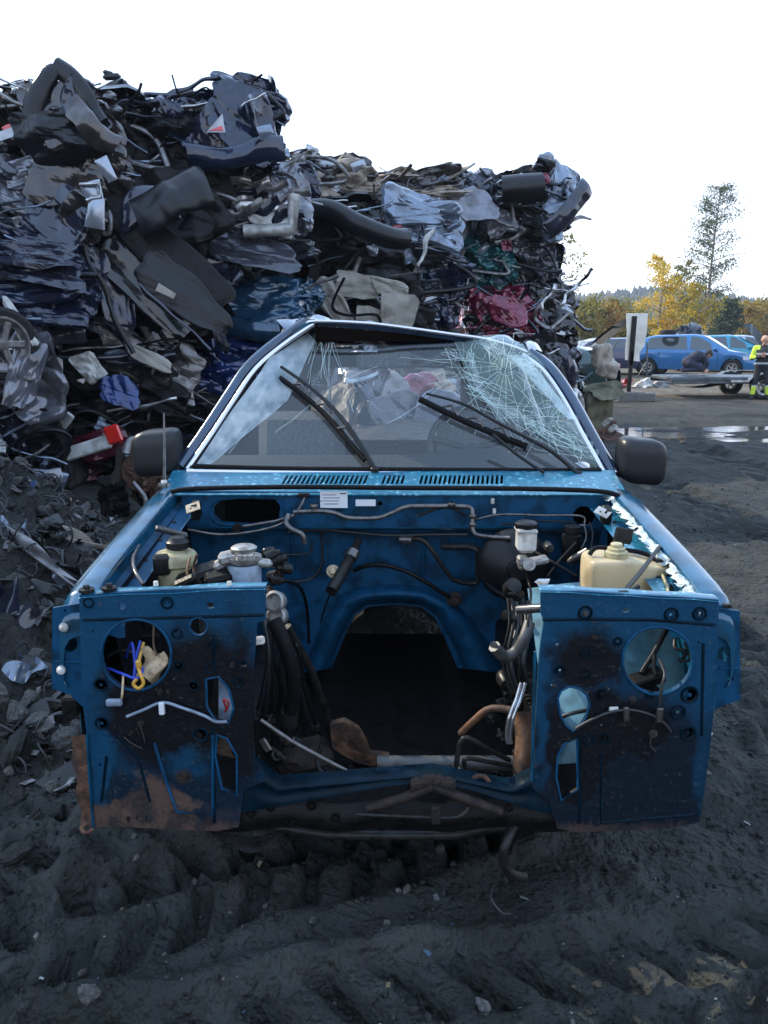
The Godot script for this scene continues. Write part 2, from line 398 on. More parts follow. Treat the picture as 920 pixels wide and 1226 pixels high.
func ground_y(x: float, u: float) -> float:
	var y := 0.38 * sst(23.0, 33.0, u)
	if u > 40.0: return y
	var near := 1.0 - sst(10.0, 24.0, u)
	y += nz1.get_noise_2d(x, u) * 0.055 * (0.35 + near)
	y += nz2.get_noise_2d(x, u) * 0.022 * (0.25 + near)
	if u < 9.0 and absf(x) < 5.0:
		var r := absf(nz3.get_noise_2d(x, u))
		y += (0.5 - r) * 0.018
		var cl := nz4.get_noise_2d(x, u) # crumbled clods with cracks between them
		y += clampf(cl + 0.55, -0.4, 0.5) * 0.012 * (0.4 + 0.6 * sst(-0.2, 0.3, nz1.get_noise_2d(x * 2.0 + 60.0, u * 2.0)))
	for t in TRACKS:
		var a := Vector2(t[0], t[1])
		var b := Vector2(t[2], t[3])
		var d := (b - a).normalized()
		var q := Vector2(x, u) - a
		var s := q.dot(d)
		if s < -0.1 or s > (b - a).length() + 0.1: continue
		var w := q.dot(Vector2(d.y, -d.x)) + nz1.get_noise_2d(s * 0.5, t[0] * 9.0) * 0.1
		var aw := absf(w)
		var hw: float = t[4]
		if aw > hw + 0.12: continue
		var fade := 0.55 + 0.9 * nz1.get_noise_2d(s * 0.8 + 40.0, t[1] * 7.0)
		fade = clampf(fade, 0.5, 1.0) * sst(-0.1, 0.2, s) * (1.0 - sst(hw + 0.02, hw + 0.12, aw) * 0.0)
		var bed := 1.0 - sst(hw - 0.03, hw + 0.02, aw)
		var rim := sst(hw - 0.01, hw + 0.04, aw) * (1.0 - sst(hw + 0.05, hw + 0.12, aw))
		var ph := fposmod(s / 0.17 + (aw * 3.4 if w > 0 else aw * 3.4 + 0.5), 1.0)
		var lug := sst(0.08, 0.13, ph) * (1.0 - sst(0.5, 0.55, ph)) * sst(0.015, 0.03, aw)
		y += fade * (-0.025 * bed - 0.085 * bed * lug + 0.045 * rim)
	for p in PUDDLES:
		var e := Vector2((x - p[0]) / p[2], (u - p[1]) / p[3]).length() + nz1.get_noise_2d(x * 2.0 + 9.0, u * 4.0) * 0.5
		if e < 1.6:
			var k := 1.0 - sst(0.5, 1.6, e)
			y = y * (1.0 - 0.55 * k) - 0.07 * k
	return y

func heap_y(x: float, u: float) -> float:
	var edge := -1.12 - 0.33 * (u - 2.6) + nz1.get_noise_2d(u * 1.3, 77.0) * 0.16
	var h := (edge - x)
	if h < 0.0: return -0.1 + maxf(h, -0.3) * 0.5
	h = 0.95 * (1.0 - exp(-h * 1.25)) * (0.22 + 0.78 * sst(2.5, 4.6, u)) * (1.0 - sst(6.2, 7.8, u) * 0.9)
	h += (nz1.get_noise_2d(x * 3.0, u * 3.0) * 0.14 + nz2.get_noise_2d(x * 1.6, u * 1.6) * 0.08 + absf(nz3.get_noise_2d(x, u)) * 0.06) * minf(1.0, h * 4.0)
	return h * sst(2.2, 2.75, u) - 0.12 * (1.0 - sst(2.2, 2.6, u))

func axis(stops: Array) -> PackedFloat32Array:
	var o := PackedFloat32Array()
	var p: float = stops[0]
	o.append(p)
	for s in range(1, stops.size()):
		var to: float = stops[s][0]
		var k := maxi(1, roundi((to - p) / stops[s][1]))
		for i in k: o.append(lerpf(p, to, float(i + 1) / k))
		p = to
	return o

func build_ground() -> void:
	nz1.seed = 5; nz1.frequency = 0.55; nz1.fractal_octaves = 3
	nz2.seed = 8; nz2.frequency = 3.2; nz2.fractal_octaves = 4
	nz3.seed = 11; nz3.frequency = 2.2; nz3.fractal_octaves = 3; nz3.noise_type = FastNoiseLite.TYPE_SIMPLEX
	nz4.seed = 3; nz4.frequency = 9.0; nz4.noise_type = FastNoiseLite.TYPE_CELLULAR; nz4.cellular_return_type = FastNoiseLite.RETURN_DISTANCE; nz4.fractal_octaves = 2; nz4.domain_warp_enabled = true; nz4.domain_warp_amplitude = 0.06; nz4.domain_warp_frequency = 6.0
	var us := axis([-14.0, [-2.0, 3.0], [1.2, 0.4], [2.7, 0.016], [4.2, 0.03], [7.0, 0.06], [12.0, 0.12], [19.0, 0.16], [40.0, 0.7], [100.0, 12.0], [950.0, 170.0]])
	var xs := axis([-900.0, [-100.0, 200.0], [-16.0, 8.0], [-6.0, 0.6], [-2.4, 0.09], [-1.5, 0.03], [1.6, 0.018], [3.2, 0.05], [7.0, 0.1], [13.0, 0.16], [24.0, 1.0], [100.0, 9.0], [900.0, 200.0]])
	var b := MB.new()
	var nu := xs.size()
	var nv := us.size()
	var H := PackedFloat32Array()
	H.resize(nu * nv)
	for j in nv:
		for i in nu: H[j * nu + i] = ground_y(xs[i], us[j])
	for j in nv:
		for i in nu:
			var i0 := maxi(i - 1, 0)
			var i1 := mini(i + 1, nu - 1)
			var j0 := maxi(j - 1, 0)
			var j1 := mini(j + 1, nv - 1)
			var x := xs[i]
			var u := us[j]
			var nn := Vector3(-(H[j * nu + i1] - H[j * nu + i0]) / (xs[i1] - xs[i0]), 1.0, (H[j1 * nu + i] - H[j0 * nu + i]) / (us[j1] - us[j0])).normalized()
			# dark wet mud near, drier trodden gravel further off
			var dry := sst(15.5, 20.0, u + nz1.get_noise_2d(x * 0.5, u * 0.5) * 4.0)
			var k := 0.85 + 0.35 * nz1.get_noise_2d(x * 1.7 + 30.0, u * 1.7)
			var warm := 0.5 + 0.5 * nz1.get_noise_2d(x * 0.4 + 80.0, u * 0.4)
			var mud := Color(0.043, 0.0495, 0.0485).lerp(Color(0.06, 0.059, 0.052), warm) * k
			b.col = mud.lerp(Color(0.085, 0.078, 0.066) * k, dry).lerp(Color(0.25, 0.215, 0.165) * k, sst(20.5, 23.0, u + nz1.get_noise_2d(x * 0.4 + 7.0, u * 0.8) * 2.0))
			if u > 34.0: b.col = b.col.lerp(Color(0.06, 0.065, 0.03), sst(34.0, 45.0, u))
			b.put(Vector3(x, H[j * nu + i], -u), nn)
	for j in nv - 1:
		for i in nu - 1:
			var q := j * nu + i
			b.tri3(q, q + 1, q + nu); b.tri3(q + 1, q + nu + 1, q + nu)
	tag(part("ground", b.done(), M.mud, self), "dark churned mud with tyre tracks, paler dry gravel further off", "ground", "", "structure")
	var wl := ["broad rippled puddle behind the right mirror", "long thin puddle right of the mirror", "wide puddle in front of the trailer", "puddle by the right edge of the yard", "narrow strip of water nearest the mirror", "small pool in the mud beside the right fender", "shallow puddle close to the trailer shadow"]
	for k in PUDDLES.size():
		var p = PUDDLES[k]
		var w := MB.new()
		var y0 := -0.105
		var ring := []
		for q in 40: ring.append(Vector3(p[0] + cos(TAU * q / 40) * p[2] * 1.3, y0 + 0.05, -p[1] - sin(TAU * q / 40) * p[3] * 1.3))
		for q in 40: w.tri(Vector3(p[0], y0 + 0.05, -p[1]), ring[q], ring[(q + 1) % 40])
		tag(part("puddle", w.done(), M.puddle, self), wl[k], "puddle", "puddles in the yard", "structure")

func rock_mesh(sd: int, flat := 0.6, n := 9) -> ArrayMesh:
	var r := FastNoiseLite.new()
	r.seed = sd; r.frequency = 0.9; r.fractal_octaves = 3
	var b := MB.new()
	b.grid(n + 3, n, func(u, v):
		var th: float = u * TAU
		var ph: float = (v - 0.5) * PI
		var d := Vector3(cos(th) * cos(ph), sin(ph), sin(th) * cos(ph))
		var k := 1.0
		for i in 5:
			var pn := Vector3(sin(sd * 3.1 + i * 2.3), cos(sd * 1.7 + i * 4.1), sin(sd * 0.7 + i * 5.9)).normalized()
			k = minf(k, 0.62 / maxf(0.3, d.dot(pn)))
		return d * Vector3(1.0, flat, 0.85) * (k + r.get_noise_3dv(d) * 0.25) * 0.5, true)
	return b.done()

func scatter(called: String, mesh: Mesh, m: Material, spots: Array, cols: Array, label: String, category: String) -> void:
	var mm := MultiMesh.new()
	mm.transform_format = MultiMesh.TRANSFORM_3D
	mm.use_colors = cols.size() > 0
	mm.mesh = mesh
	mm.instance_count = spots.size()
	for i in spots.size():
		mm.set_instance_transform(i, spots[i])
		if cols.size(): mm.set_instance_color(i, cols[i])
	var o := MultiMeshInstance3D.new()
	o.name = numbered(called)
	o.multimesh = mm
	o.material_override = m
	add_child(o, true)
	tag(o, label, category, "", "stuff")

func rnd_basis(s: float) -> Basis:
	return Basis.from_euler(Vector3(randf() * TAU, randf() * TAU, randf() * TAU)) * Basis.from_scale(Vector3(s, s, s))

func build_ground_litter() -> void:
	var rocks := []
	for i in 6: rocks.append(rock_mesh(i + 1))
	var fine := [[], [], []]
	for i in 9000:
		var u := 1.45 + pow(randf(), 1.8) * 9.0
		var x := (randf() - 0.5) * (u * 1.25 + 0.6)
		if nz1.get_noise_2d(x * 1.5, u * 1.5 + 50.0) < -0.1 and randf() < 0.7: continue
		var s := 0.004 + pow(randf(), 3.0) * 0.03
		if x < -0.9 - 0.3 * (u - 2.6): s *= 1.6
		fine[i % 3].append(Transform3D(rnd_basis(s), Vector3(x, ground_y(x, u) + s * 0.12, -u)))
	for k in 3: scatter("mud_crumbs", rocks[k], M.clod, fine[k], [], "crumbs of dark mud scattered over the wheel-marked ground", "mud")
	var peb := []
	var pc := []
	for i in 900:
		var u := 1.5 + pow(randf(), 1.5) * 12.0
		var x := (randf() - 0.45) * (u * 1.2 + 0.6)
		var s := 0.006 + pow(randf(), 4.0) * 0.03
		peb.append(Transform3D(rnd_basis(s), Vector3(x, ground_y(x, u) + s * 0.15, -u)))
		var g := 0.5 + randf() * 1.2
		pc.append(Color(g, g * 0.97, g * 0.9))
	scatter("pebbles", rocks[3], M.stone, peb, pc, "small grey pebbles pressed into the mud", "pebbles")
	var chip := MB.new()
	chip.box(xf(Vector3.ZERO, Vector3(0.1, 0.2, 0.3)), Vector3(1.0, 0.12, 0.6), 0.03)
	var ch := []
	var chc := []
	for i in 420:
		var u := 1.5 + pow(randf(), 1.6) * 7.0
		var x := (randf() - 0.5) * (u * 1.2 + 0.6)
		ch.append(Transform3D(Basis.from_euler(Vector3((randf() - 0.5) * 0.8, randf() * TAU, (randf() - 0.5) * 0.8)) * Basis.from_scale(Vector3.ONE * (0.006 + pow(randf(), 3.0) * 0.022)), Vector3(x, ground_y(x, u) + 0.003, -u)))
		chc.append([Color(0.3, 0.3, 0.28), Color(0.1, 0.1, 0.1), Color(0.02, 0.02, 0.022), Color(0.16, 0.13, 0.07), Color(0.03, 0.06, 0.1), Color(0.2, 0.22, 0.2), Color(0.12, 0.07, 0.04)][i % 7])
	scatter("litter_chips", chip.done(), M.shard, ch, chc, "chips of glass, plastic and bark trodden into the mud", "litter")
	# stones that can be told apart
	var st := [[38, 845, 2.9, 0.12, "grey angular stone at the foot of the debris heap"], [78, 868, 2.85, 0.11, "pale stone next to the left corner of the truck"], [95, 855, 3.0, 0.08, "small pale stone touching the rusty bracket"], [55, 838, 3.05, 0.1, "silvery lump of slag between two stones"], [20, 885, 2.7, 0.16, "flat dark stone half sunk at the left edge"], [108, 1196, 1.63, 0.055, "light stone lying alone in the bottom left mud"], [487, 1058, 2.05, 0.03, "small pebble of mud below the bumper beam"], [255, 1136, 1.78, 0.03, "brown clod beside the tyre mark"], [330, 1180, 1.68, 0.03, "yellowish clod on the track ridge"], [580, 1200, 1.63, 0.04, "grey stone low in the middle of the mud"], [845, 930, 2.65, 0.035, "light chip on the mud right of the truck"], [905, 845, 3.1, 0.03, "bright chip at the right edge of the mud"], [20, 1010, 2.2, 0.1, "rounded mud lump at the left edge"], [60, 950, 2.4, 0.11, "cracked mud lump left of the rusty corner"]]
	for k in st.size():
		var s = st[k]
		var p := at(s[0], s[1], s[2])
		p.y = maxf(ground_y(p.x, -p.z), heap_y(p.x, -p.z)) + s[3] * 0.16
		var o := part("stone", rocks[k % 6], M.clod if k in [4, 7, 8, 12, 13] else M.stone, self, Transform3D(Basis.from_euler(Vector3(k * 0.3, k * 1.3, 0.2)) * Basis.from_scale(Vector3.ONE * s[3] * 1.25), p))
		tag(o, s[4], "stone", "loose stones on the mud")

func build_heap() -> void:
	var b := MB.new()
	b.grid(120, 150, func(u, v):
		var x: float = -4.6 + u * 3.7
		var d: float = 2.1 + v * 5.9
		return Vector3(x, heap_y(x, d), -d), false, func(u, v):
			var q := nz2.get_noise_2d(u * 9.0, v * 14.0)
			return Color(0.022, 0.02, 0.0185).lerp(Color(0.065, 0.06, 0.054), clampf(0.25 + q * 0.7, 0, 1)))
	tag(part("debris_heap", b.done(), M.mud, self), "heap of mud and shredded car scrap left of the truck", "heap", "", "stuff")
	# what nobody could count: shreds
	var shard := MB.new()
	shard.box(xf(Vector3.ZERO, Vector3(0, 0, 0.1)), Vector3(1.0, 0.09, 0.55), 0.03)
	shard.box(xf(Vector3(0.3, 0.12, 0.1), Vector3(0.2, 0.4, 0.6)), Vector3(0.6, 0.07, 0.35), 0.02)
	var sm := shard.done()
	var curl := MB.new()
	var cp := []
	for i in 14: cp.append(Vector3(cos(i * 0.45) * 0.5, i * 0.03 - 0.2, sin(i * 0.45) * 0.4))
	curl.tube(cp, 0.045, 6)
	var cm := curl.done()
	var A := []
	var AC := []
	var B := []
	var BC := []
	var C := []
	var CC := []
	var rk := rock_mesh(15, 0.7)
	while A.size() < 1100:
		var u := 2.5 + randf() * 5.0
		var x := -1.0 - 0.33 * (u - 2.6) - pow(randf(), 1.3) * 1.9
		var y := heap_y(x, u)
		if y < -0.02 and randf() < 0.75: continue
		y = maxf(y, ground_y(x, u))
		var s := 0.02 + pow(randf(), 2.2) * 0.13
		var g := pow(randf(), 3.0) * 0.24 + 0.01
		var col := Color(g, g * 0.97, g * 0.95)
		if randf() < 0.1: col = [Color(0.02, 0.05, 0.14), Color(0.12, 0.07, 0.045), Color(0.02, 0.07, 0.09), Color(0.12, 0.015, 0.015)][randi() % 4]
		A.append(Transform3D(Basis.from_euler(Vector3((randf() - 0.5) * 1.6, randf() * TAU, (randf() - 0.5) * 1.6)) * Basis.from_scale(Vector3(s, s * (0.3 + randf() * 0.7), s * (0.4 + randf()))), Vector3(x, y + s * 0.2, -u)))
		AC.append(col)
		if A.size() % 5 == 0:
			B.append(Transform3D(rnd_basis(0.06 + randf() * 0.14), Vector3(x, y + 0.03, -u)))
			BC.append(Color(0.02, 0.02, 0.022) * (0.6 + randf() * 3.0))
		if A.size() % 2 == 0:
			var s2 := 0.03 + pow(randf(), 3.0) * 0.12
			var x2 := x - 0.05 + randf() * 0.1
			C.append(Transform3D(rnd_basis(s2), Vector3(x2, maxf(heap_y(x2, u), ground_y(x2, u)) + s2 * 0.2, -u)))
			var g2 := 0.25 + randf() * 0.8
			CC.append(Color(g2, g2, g2 * 0.95))
	scatter("scrap_shreds", sm, M.shard, A, AC, "shredded plastic and metal flakes covering the debris heap", "scrap")
	scatter("wire_scraps", cm, M.shard, B, BC, "tangled ends of wire and hose on the debris heap", "wire")
	scatter("rubble", rk, M.stone, C, CC, "lumps of rubble mixed into the debris heap", "rubble")
	# pieces large enough to point at
	var big := [["metal_strip", 55, 715, 4.4, Vector3(0.62, 0.02, 0.05), Vector3(0.1, -0.5, -0.42), "scrap_metal", "long silvery metal strip sloping down towards the truck corner"],
		["metal_strip", 40, 690, 4.6, Vector3(0.8, 0.03, 0.06), Vector3(0, -0.4, -0.36), "dark_metal", "dull steel rail leaning across the heap above the silvery strip"],
		["plastic_shard", 12, 610, 4.6, Vector3(0.16, 0.02, 0.26), Vector3(1.1, 0.2, 0.2), "paint_sky_grey", "pale blue-grey plastic flap at the left edge of the heap"],
		["plastic_shard", 75, 690, 4.5, Vector3(0.22, 0.015, 0.14), Vector3(0.6, 0.5, 0.1), "paint_silver", "light grey panel shard near the heap's right edge"],
		["plastic_shard", 8, 745, 3.7, Vector3(0.14, 0.02, 0.3), Vector3(1.2, 0.4, 0.1), "paint_slate", "dark slab standing upright at the heap's left end"],
		["plastic_shard", 45, 770, 3.6, Vector3(0.2, 0.012, 0.16), Vector3(0.9, -0.3, 0.4), "paint_grey", "grey flap halfway down the heap"],
		["plastic_shard", 30, 805, 3.2, Vector3(0.16, 0.012, 0.12), Vector3(0.5, 0.9, 0.2), "paint_sky_grey", "small pale blue shard low on the heap"],
		["plastic_shard", 70, 655, 5.2, Vector3(0.2, 0.012, 0.12), Vector3(0.4, 0.2, -0.5), "scrap_plastic", "black plastic shard on the heap's upper slope"],
		["plastic_shard", 88, 745, 3.9, Vector3(0.1, 0.012, 0.14), Vector3(0.8, 0.2, 0.5), "foam", "cream scrap beside the truck's left fender"],
		["wooden_stick", 95, 640, 5.4, Vector3(0.5, 0.03, 0.03), Vector3(0, 0.7, -0.35), "scrap_beige", "thin pale stick poking out of the top of the heap"]]
	for q in big:
		var p := at(q[1], q[2], q[3])
		p.y = maxf(heap_y(p.x, -p.z), ground_y(p.x, -p.z)) + 0.05
		var mb := MB.new()
		var sz: Vector3 = q[4]
		mb.grid(14, 6, func(u, v): return Vector3((u - 0.5) * sz.x, sz.y * (1.0 + 2.0 * sin(u * 5.0 + v * 2.0)) + 0.03 * absf(fposmod(u * 1.7 + v, 1.0) - 0.5), (v - 0.5) * sz.z * (0.7 + 0.3 * sin(u * 7.0))), false)
		if q[0] != "plastic_shard": mb.box(Transform3D.IDENTITY, sz, 0.005)
		tag(part(q[0], mb.done(), M[q[6]], self, xf(p, q[5])), q[7], "scrap", "larger scraps on the debris heap")
	# tyre-like hose loop
	var hp := MB.new()
	var ps := smooth([at(48, 790, 3.6), at(60, 762, 3.7), at(88, 752, 3.75), at(105, 770, 3.7), at(112, 800, 3.6)], 8)
	hp.tube(ps, 0.014, 8)
	tag(part("hose", hp.done(), M.rubber, self), "black hose arching out of the heap beside the fender", "hose")

# ------------------------------------------------------------------ crushed cars
var pool := {}

static func zig(x: float) -> float:
	return absf(x - floorf(x) - 0.5) * 2.0

func folds(rg: RandomNumberGenerator, k: int, f0: float, a0: float) -> Array:
	var o := []
	for i in k:
		var f := f0 * pow(1.5, i * 0.7) * rg.randf_range(0.8, 1.25)
		o.append([Vector3(rg.randfn(), rg.randfn(), rg.randfn()).normalized() * f, rg.randf(), a0 / pow(f / f0, 1.15)])
	return o

static func fold_at(o: Array, p: Vector3) -> float:
	var s := 0.0
	for q in o:
		var x: float = q[0].dot(p) + q[1]
		s += q[2] * (absf(x - floorf(x) - 0.5) * 2.0 - 0.5)
	return s

# a pressed panel about one unit across, buckled by the crusher, its rim turned back; facing +z
func sheet_mesh(sd: int, amp: float, n := 34) -> ArrayMesh:
	var rg := RandomNumberGenerator.new()
	rg.seed = sd
	var fo := folds(rg, 5, 0.85, amp)
	fo.append_array(folds(rg, 5, 3.2, amp * 0.16))
	var fx := folds(rg, 3, 1.1, amp * 0.35)
	var bend := rg.randf_range(-0.5, 0.25)
	var bend2 := rg.randf_range(-0.4, 0.2)
	var w := [rg.randf_range(0.6, 1.0), rg.randf_range(0.6, 1.0), rg.randf_range(-0.25, 0.25), rg.randf_range(-0.25, 0.25)]
	var torn := sd % 3 == 0
	var jag := folds(rg, 3, 1.8, 0.12 if torn else 0.05)
	var line_ := rg.randf_range(-0.25, 0.25)
	var tilt := rg.randf_range(-0.4, 0.4)
	var b := MB.new()
	b.grid(n, n, func(u, v):
		var x: float = u - 0.5
		var y: float = v - 0.5
		# spend more vertices near the rim
		x = signf(x) * (absf(x) * (1.35 - 0.7 * absf(x)))
		y = signf(y) * (absf(y) * (1.35 - 0.7 * absf(y)))
		var e := Vector3(x, y, 0)
		var edge := fold_at(jag, Vector3(x * 1.3, y * 1.3, 0.3))
		var m: float = maxf(absf(x), absf(y)) * 2.0
		var round_ := 1.0 - 0.18 * pow(minf(absf(x), absf(y)) * 2.0 * m, 3.0)
		var px: float = (x * lerpf(w[0], w[1], v) + w[2] * y + signf(x) * edge * m * m * 0.5) * round_
		var py: float = (y * (1.0 + w[3] * x) + signf(y) * edge * m * m * 0.4) * round_
		var press := 0.035 * sst(-0.02, 0.02, y - line_ - tilt * x)
		var rim := 0.0 if torn else -0.09 * sst(0.9, 1.0, m)
		return Vector3(px + fold_at(fx, e), py, fold_at(fo, e) + bend * x * x + bend2 * y * y + press + rim), sd % 4 != 1)
	return b.done()

# a ribbon of torn metal
func strip_mesh(sd: int) -> ArrayMesh:
	var rg := RandomNumberGenerator.new()
	rg.seed = sd
	var fo := folds(rg, 4, 1.6, 0.10)
	var fy := folds(rg, 4, 1.2, 0.12)
	var fw := folds(rg, 3, 2.0, 0.05)
	var b := MB.new()
	b.grid(30, 4, func(u, v):
		var e := Vector3(u - 0.5, 0, 0.2)
		return Vector3(u - 0.5, (v - 0.5) * (0.1 + fold_at(fw, e)) + fold_at(fy, e), fold_at(fo, e) + 0.05 * zig(v * 1.0 + 0.5)))
	return b.done()

# the squeezed body of a bale: a rough block of folds, one unit in each direction
func block_mesh(sd: int) -> ArrayMesh:
	var rg := RandomNumberGenerator.new()
	rg.seed = sd
	var fo := folds(rg, 10, 1.1, 0.15)
	var hb := folds(rg, 3, 3.4, 0.04) # flattened layers run mostly level
	for q in hb: q[0] = Vector3(q[0].x * 0.2, q[0].length(), q[0].z * 0.2)
	var b := MB.new()
	var n := 42
	for f in 6:
		b.grid(n, n, func(u, v):
			var s: float = u * 2.0 - 1.0
			var t: float = v * 2.0 - 1.0
			var p: Vector3
			match f:
				0: p = Vector3(s, t, 1)
				1: p = Vector3(s, t, -1)
				2: p = Vector3(1, s, t)
				3: p = Vector3(-1, s, t)
				4: p = Vector3(s, 1, t)
				_: p = Vector3(s, -1, t)
			var q := p * 0.5
			var d := Vector3(signf(p.x) * pow(absf(p.x), 6.0), signf(p.y) * pow(absf(p.y), 6.0), signf(p.z) * pow(absf(p.z), 6.0))
			d = d.normalized()
			var rr := (q - d * 0.06 * (d.abs().x + d.abs().y + d.abs().z - 1.0))
			return rr + d * (fold_at(fo, q) + fold_at(hb, q) - 0.04), true)
	return b.done()

# bumper cover: a curved channel along x, one unit long, open at the back
func bumper_mesh(sd: int) -> ArrayMesh:
	var rg := RandomNumberGenerator.new()
	rg.seed = sd
	var fo := folds(rg, 3, 1.2, 0.05)
	var bow := rg.randf_range(0.1, 0.3)
	var b := MB.new()
	b.grid(36, 18, func(u, v):
		var x: float = u - 0.5
		var a: float = lerpf(-1.9, 1.9, v)
		var r := 0.16 + 0.02 * sin(v * 9.0) - 0.012 * zig(v * 3.0)
		var p := Vector3(x, sin(a) * r, cos(a) * r * 0.8 - bow * x * x * 3.0)
		return p + Vector3(0, 0.06 * sin(x * 4.0 + sd) + fold_at(fo, p), fold_at(fo, p * 1.4)))
	return b.done()

func rim_mesh() -> ArrayMesh:
	var b := MB.new()
	b.lathe(xf(Vector3.ZERO, Vector3(PI / 2, 0, 0)), [Vector2(0.36, -0.14), Vector2(0.42, -0.12), Vector2(0.40, 0.02), Vector2(0.46, 0.05), Vector2(0.5, 0.07), Vector2(0.5, 0.1), Vector2(0.46, 0.1), Vector2(0.4, 0.02), Vector2(0.34, 0.0)], 28)
	for k in 5:
		var a := TAU * k / 5
		b.box(xf(Vector3(cos(a) * 0.24, sin(a) * 0.24, 0.03), Vector3(0, 0, a)), Vector3(0.34, 0.13, 0.06), 0.02)
	b.lathe(xf(Vector3.ZERO, Vector3(PI / 2, 0, 0)), [Vector2(0.0, 0.09), Vector2(0.1, 0.08), Vector2(0.13, 0.02), Vector2(0.13, -0.05)], 20)
	return b.done()

func tyre_mesh() -> ArrayMesh:
	var b := MB.new()
	b.lathe(xf(Vector3.ZERO, Vector3(PI / 2, 0, 0)), [Vector2(0.3, -0.12), Vector2(0.36, -0.155), Vector2(0.46, -0.15), Vector2(0.495, -0.11), Vector2(0.5, -0.05), Vector2(0.5, 0.05), Vector2(0.495, 0.11), Vector2(0.46, 0.15), Vector2(0.36, 0.155), Vector2(0.3, 0.12)], 36)
	return b.done()

func lamp_mesh() -> ArrayMesh:
	var b := MB.new()
	b.grid(10, 8, func(u, v):
		var x: float = u - 0.5
		var y: float = v - 0.5
		return Vector3(x, y * (0.6 - 0.2 * x), 0.14 * (1.0 - 3.6 * x * x) * (1.0 - 3.6 * y * y)))
	return b.done()

func cushion_mesh(sd: int) -> ArrayMesh:
	var rg := RandomNumberGenerator.new()
	rg.seed = sd
	var fo := folds(rg, 5, 1.0, 0.1)
	var b := MB.new()
	b.grid(22, 16, func(u, v):
		var th: float = u * TAU
		var ph: float = (v - 0.5) * PI
		var d := Vector3(signf(cos(th)) * pow(absf(cos(th)), 0.45) * pow(cos(ph), 0.4), signf(sin(ph)) * pow(absf(sin(ph)), 0.45), signf(sin(th)) * pow(absf(sin(th)), 0.45) * pow(cos(ph), 0.4))
		return d * Vector3(0.5, 0.5, 0.5) * (1.0 + fold_at(fo, d * 0.6)))
	return b.done()

func hose_mesh(sd: int) -> ArrayMesh:
	var rg := RandomNumberGenerator.new()
	rg.seed = sd
	var b := MB.new()
	var ps := []
	for i in 5: ps.append(Vector3(i * 0.25 - 0.5, rg.randf_range(-0.2, 0.2), rg.randf_range(-0.08, 0.15)))
	b.tube(smooth(ps, 5), 0.018 + rg.randf() * 0.02, 7)
	return b.done()

# the bent frame of a side window
func frame_mesh(sd: int) -> ArrayMesh:
	var rg := RandomNumberGenerator.new()
	rg.seed = sd
	var b := MB.new()
	var k := [Vector2(-0.5, -0.22), Vector2(0.45, -0.25), Vector2(0.5, -0.05), Vector2(0.22, 0.24), Vector2(-0.35, 0.27), Vector2(-0.5, 0.1), Vector2(-0.5, -0.22)]
	var ps := []
	for q in k: ps.append(Vector3(q.x + rg.randf_range(-0.06, 0.06), q.y + rg.randf_range(-0.06, 0.06), rg.randf_range(-0.1, 0.12)))
	b.tube(smooth(ps, 4), 0.026, 6, true, 1.5)
	return b.done()

func grille_mesh() -> ArrayMesh:
	var b := MB.new()
	for i in 6: b.box(xf(Vector3(0, -0.15 + i * 0.06, 0.01 * sin(i * 2.0)), Vector3(0.3, 0, 0.02 * sin(i * 3.0))), Vector3(0.9, 0.022, 0.05), 0.006)
	for s in [-0.45, 0.0, 0.45]: b.box(xf(Vector3(s, 0, -0.01)), Vector3(0.03, 0.4, 0.05), 0.006)
	return b.done()

func plate_mesh() -> ArrayMesh:
	var b := MB.new()
	b.grid(10, 3, func(u, v): return Vector3((u - 0.5) * 0.52, (v - 0.5) * 0.11, 0.03 * zig(u * 1.3)))
	return b.done()

func make_pool() -> void:
	for i in 4: pool["frame%d" % i] = frame_mesh(700 + i)
	pool["grille"] = grille_mesh()
	pool["plate"] = plate_mesh()
	for i in 16: pool["sheet%d" % i] = sheet_mesh(100 + i, 0.14 + 0.01 * i)
	for i in 7: pool["strip%d" % i] = strip_mesh(200 + i)
	for i in 8: pool["block%d" % i] = block_mesh(300 + i)
	for i in 4: pool["bumper%d" % i] = bumper_mesh(400 + i)
	for i in 3: pool["cushion%d" % i] = cushion_mesh(500 + i)
	for i in 4: pool["hose%d" % i] = hose_mesh(600 + i)
	pool["rim"] = rim_mesh()
	pool["tyre"] = tyre_mesh()
	pool["lamp"] = lamp_mesh()

# put a feature of a bale where the photo shows it
func feat(o: Node3D, called: String, mesh: String, m: String, px: float, py: float, d: float, s: Vector3, e := Vector3.ZERO, label := "") -> MeshInstance3D:
	var r := part(called, pool[mesh], M[m], o, o.transform.affine_inverse() * xf(at(px, py, d), e, s))
	if label: r.set_meta("label", label)
	return r

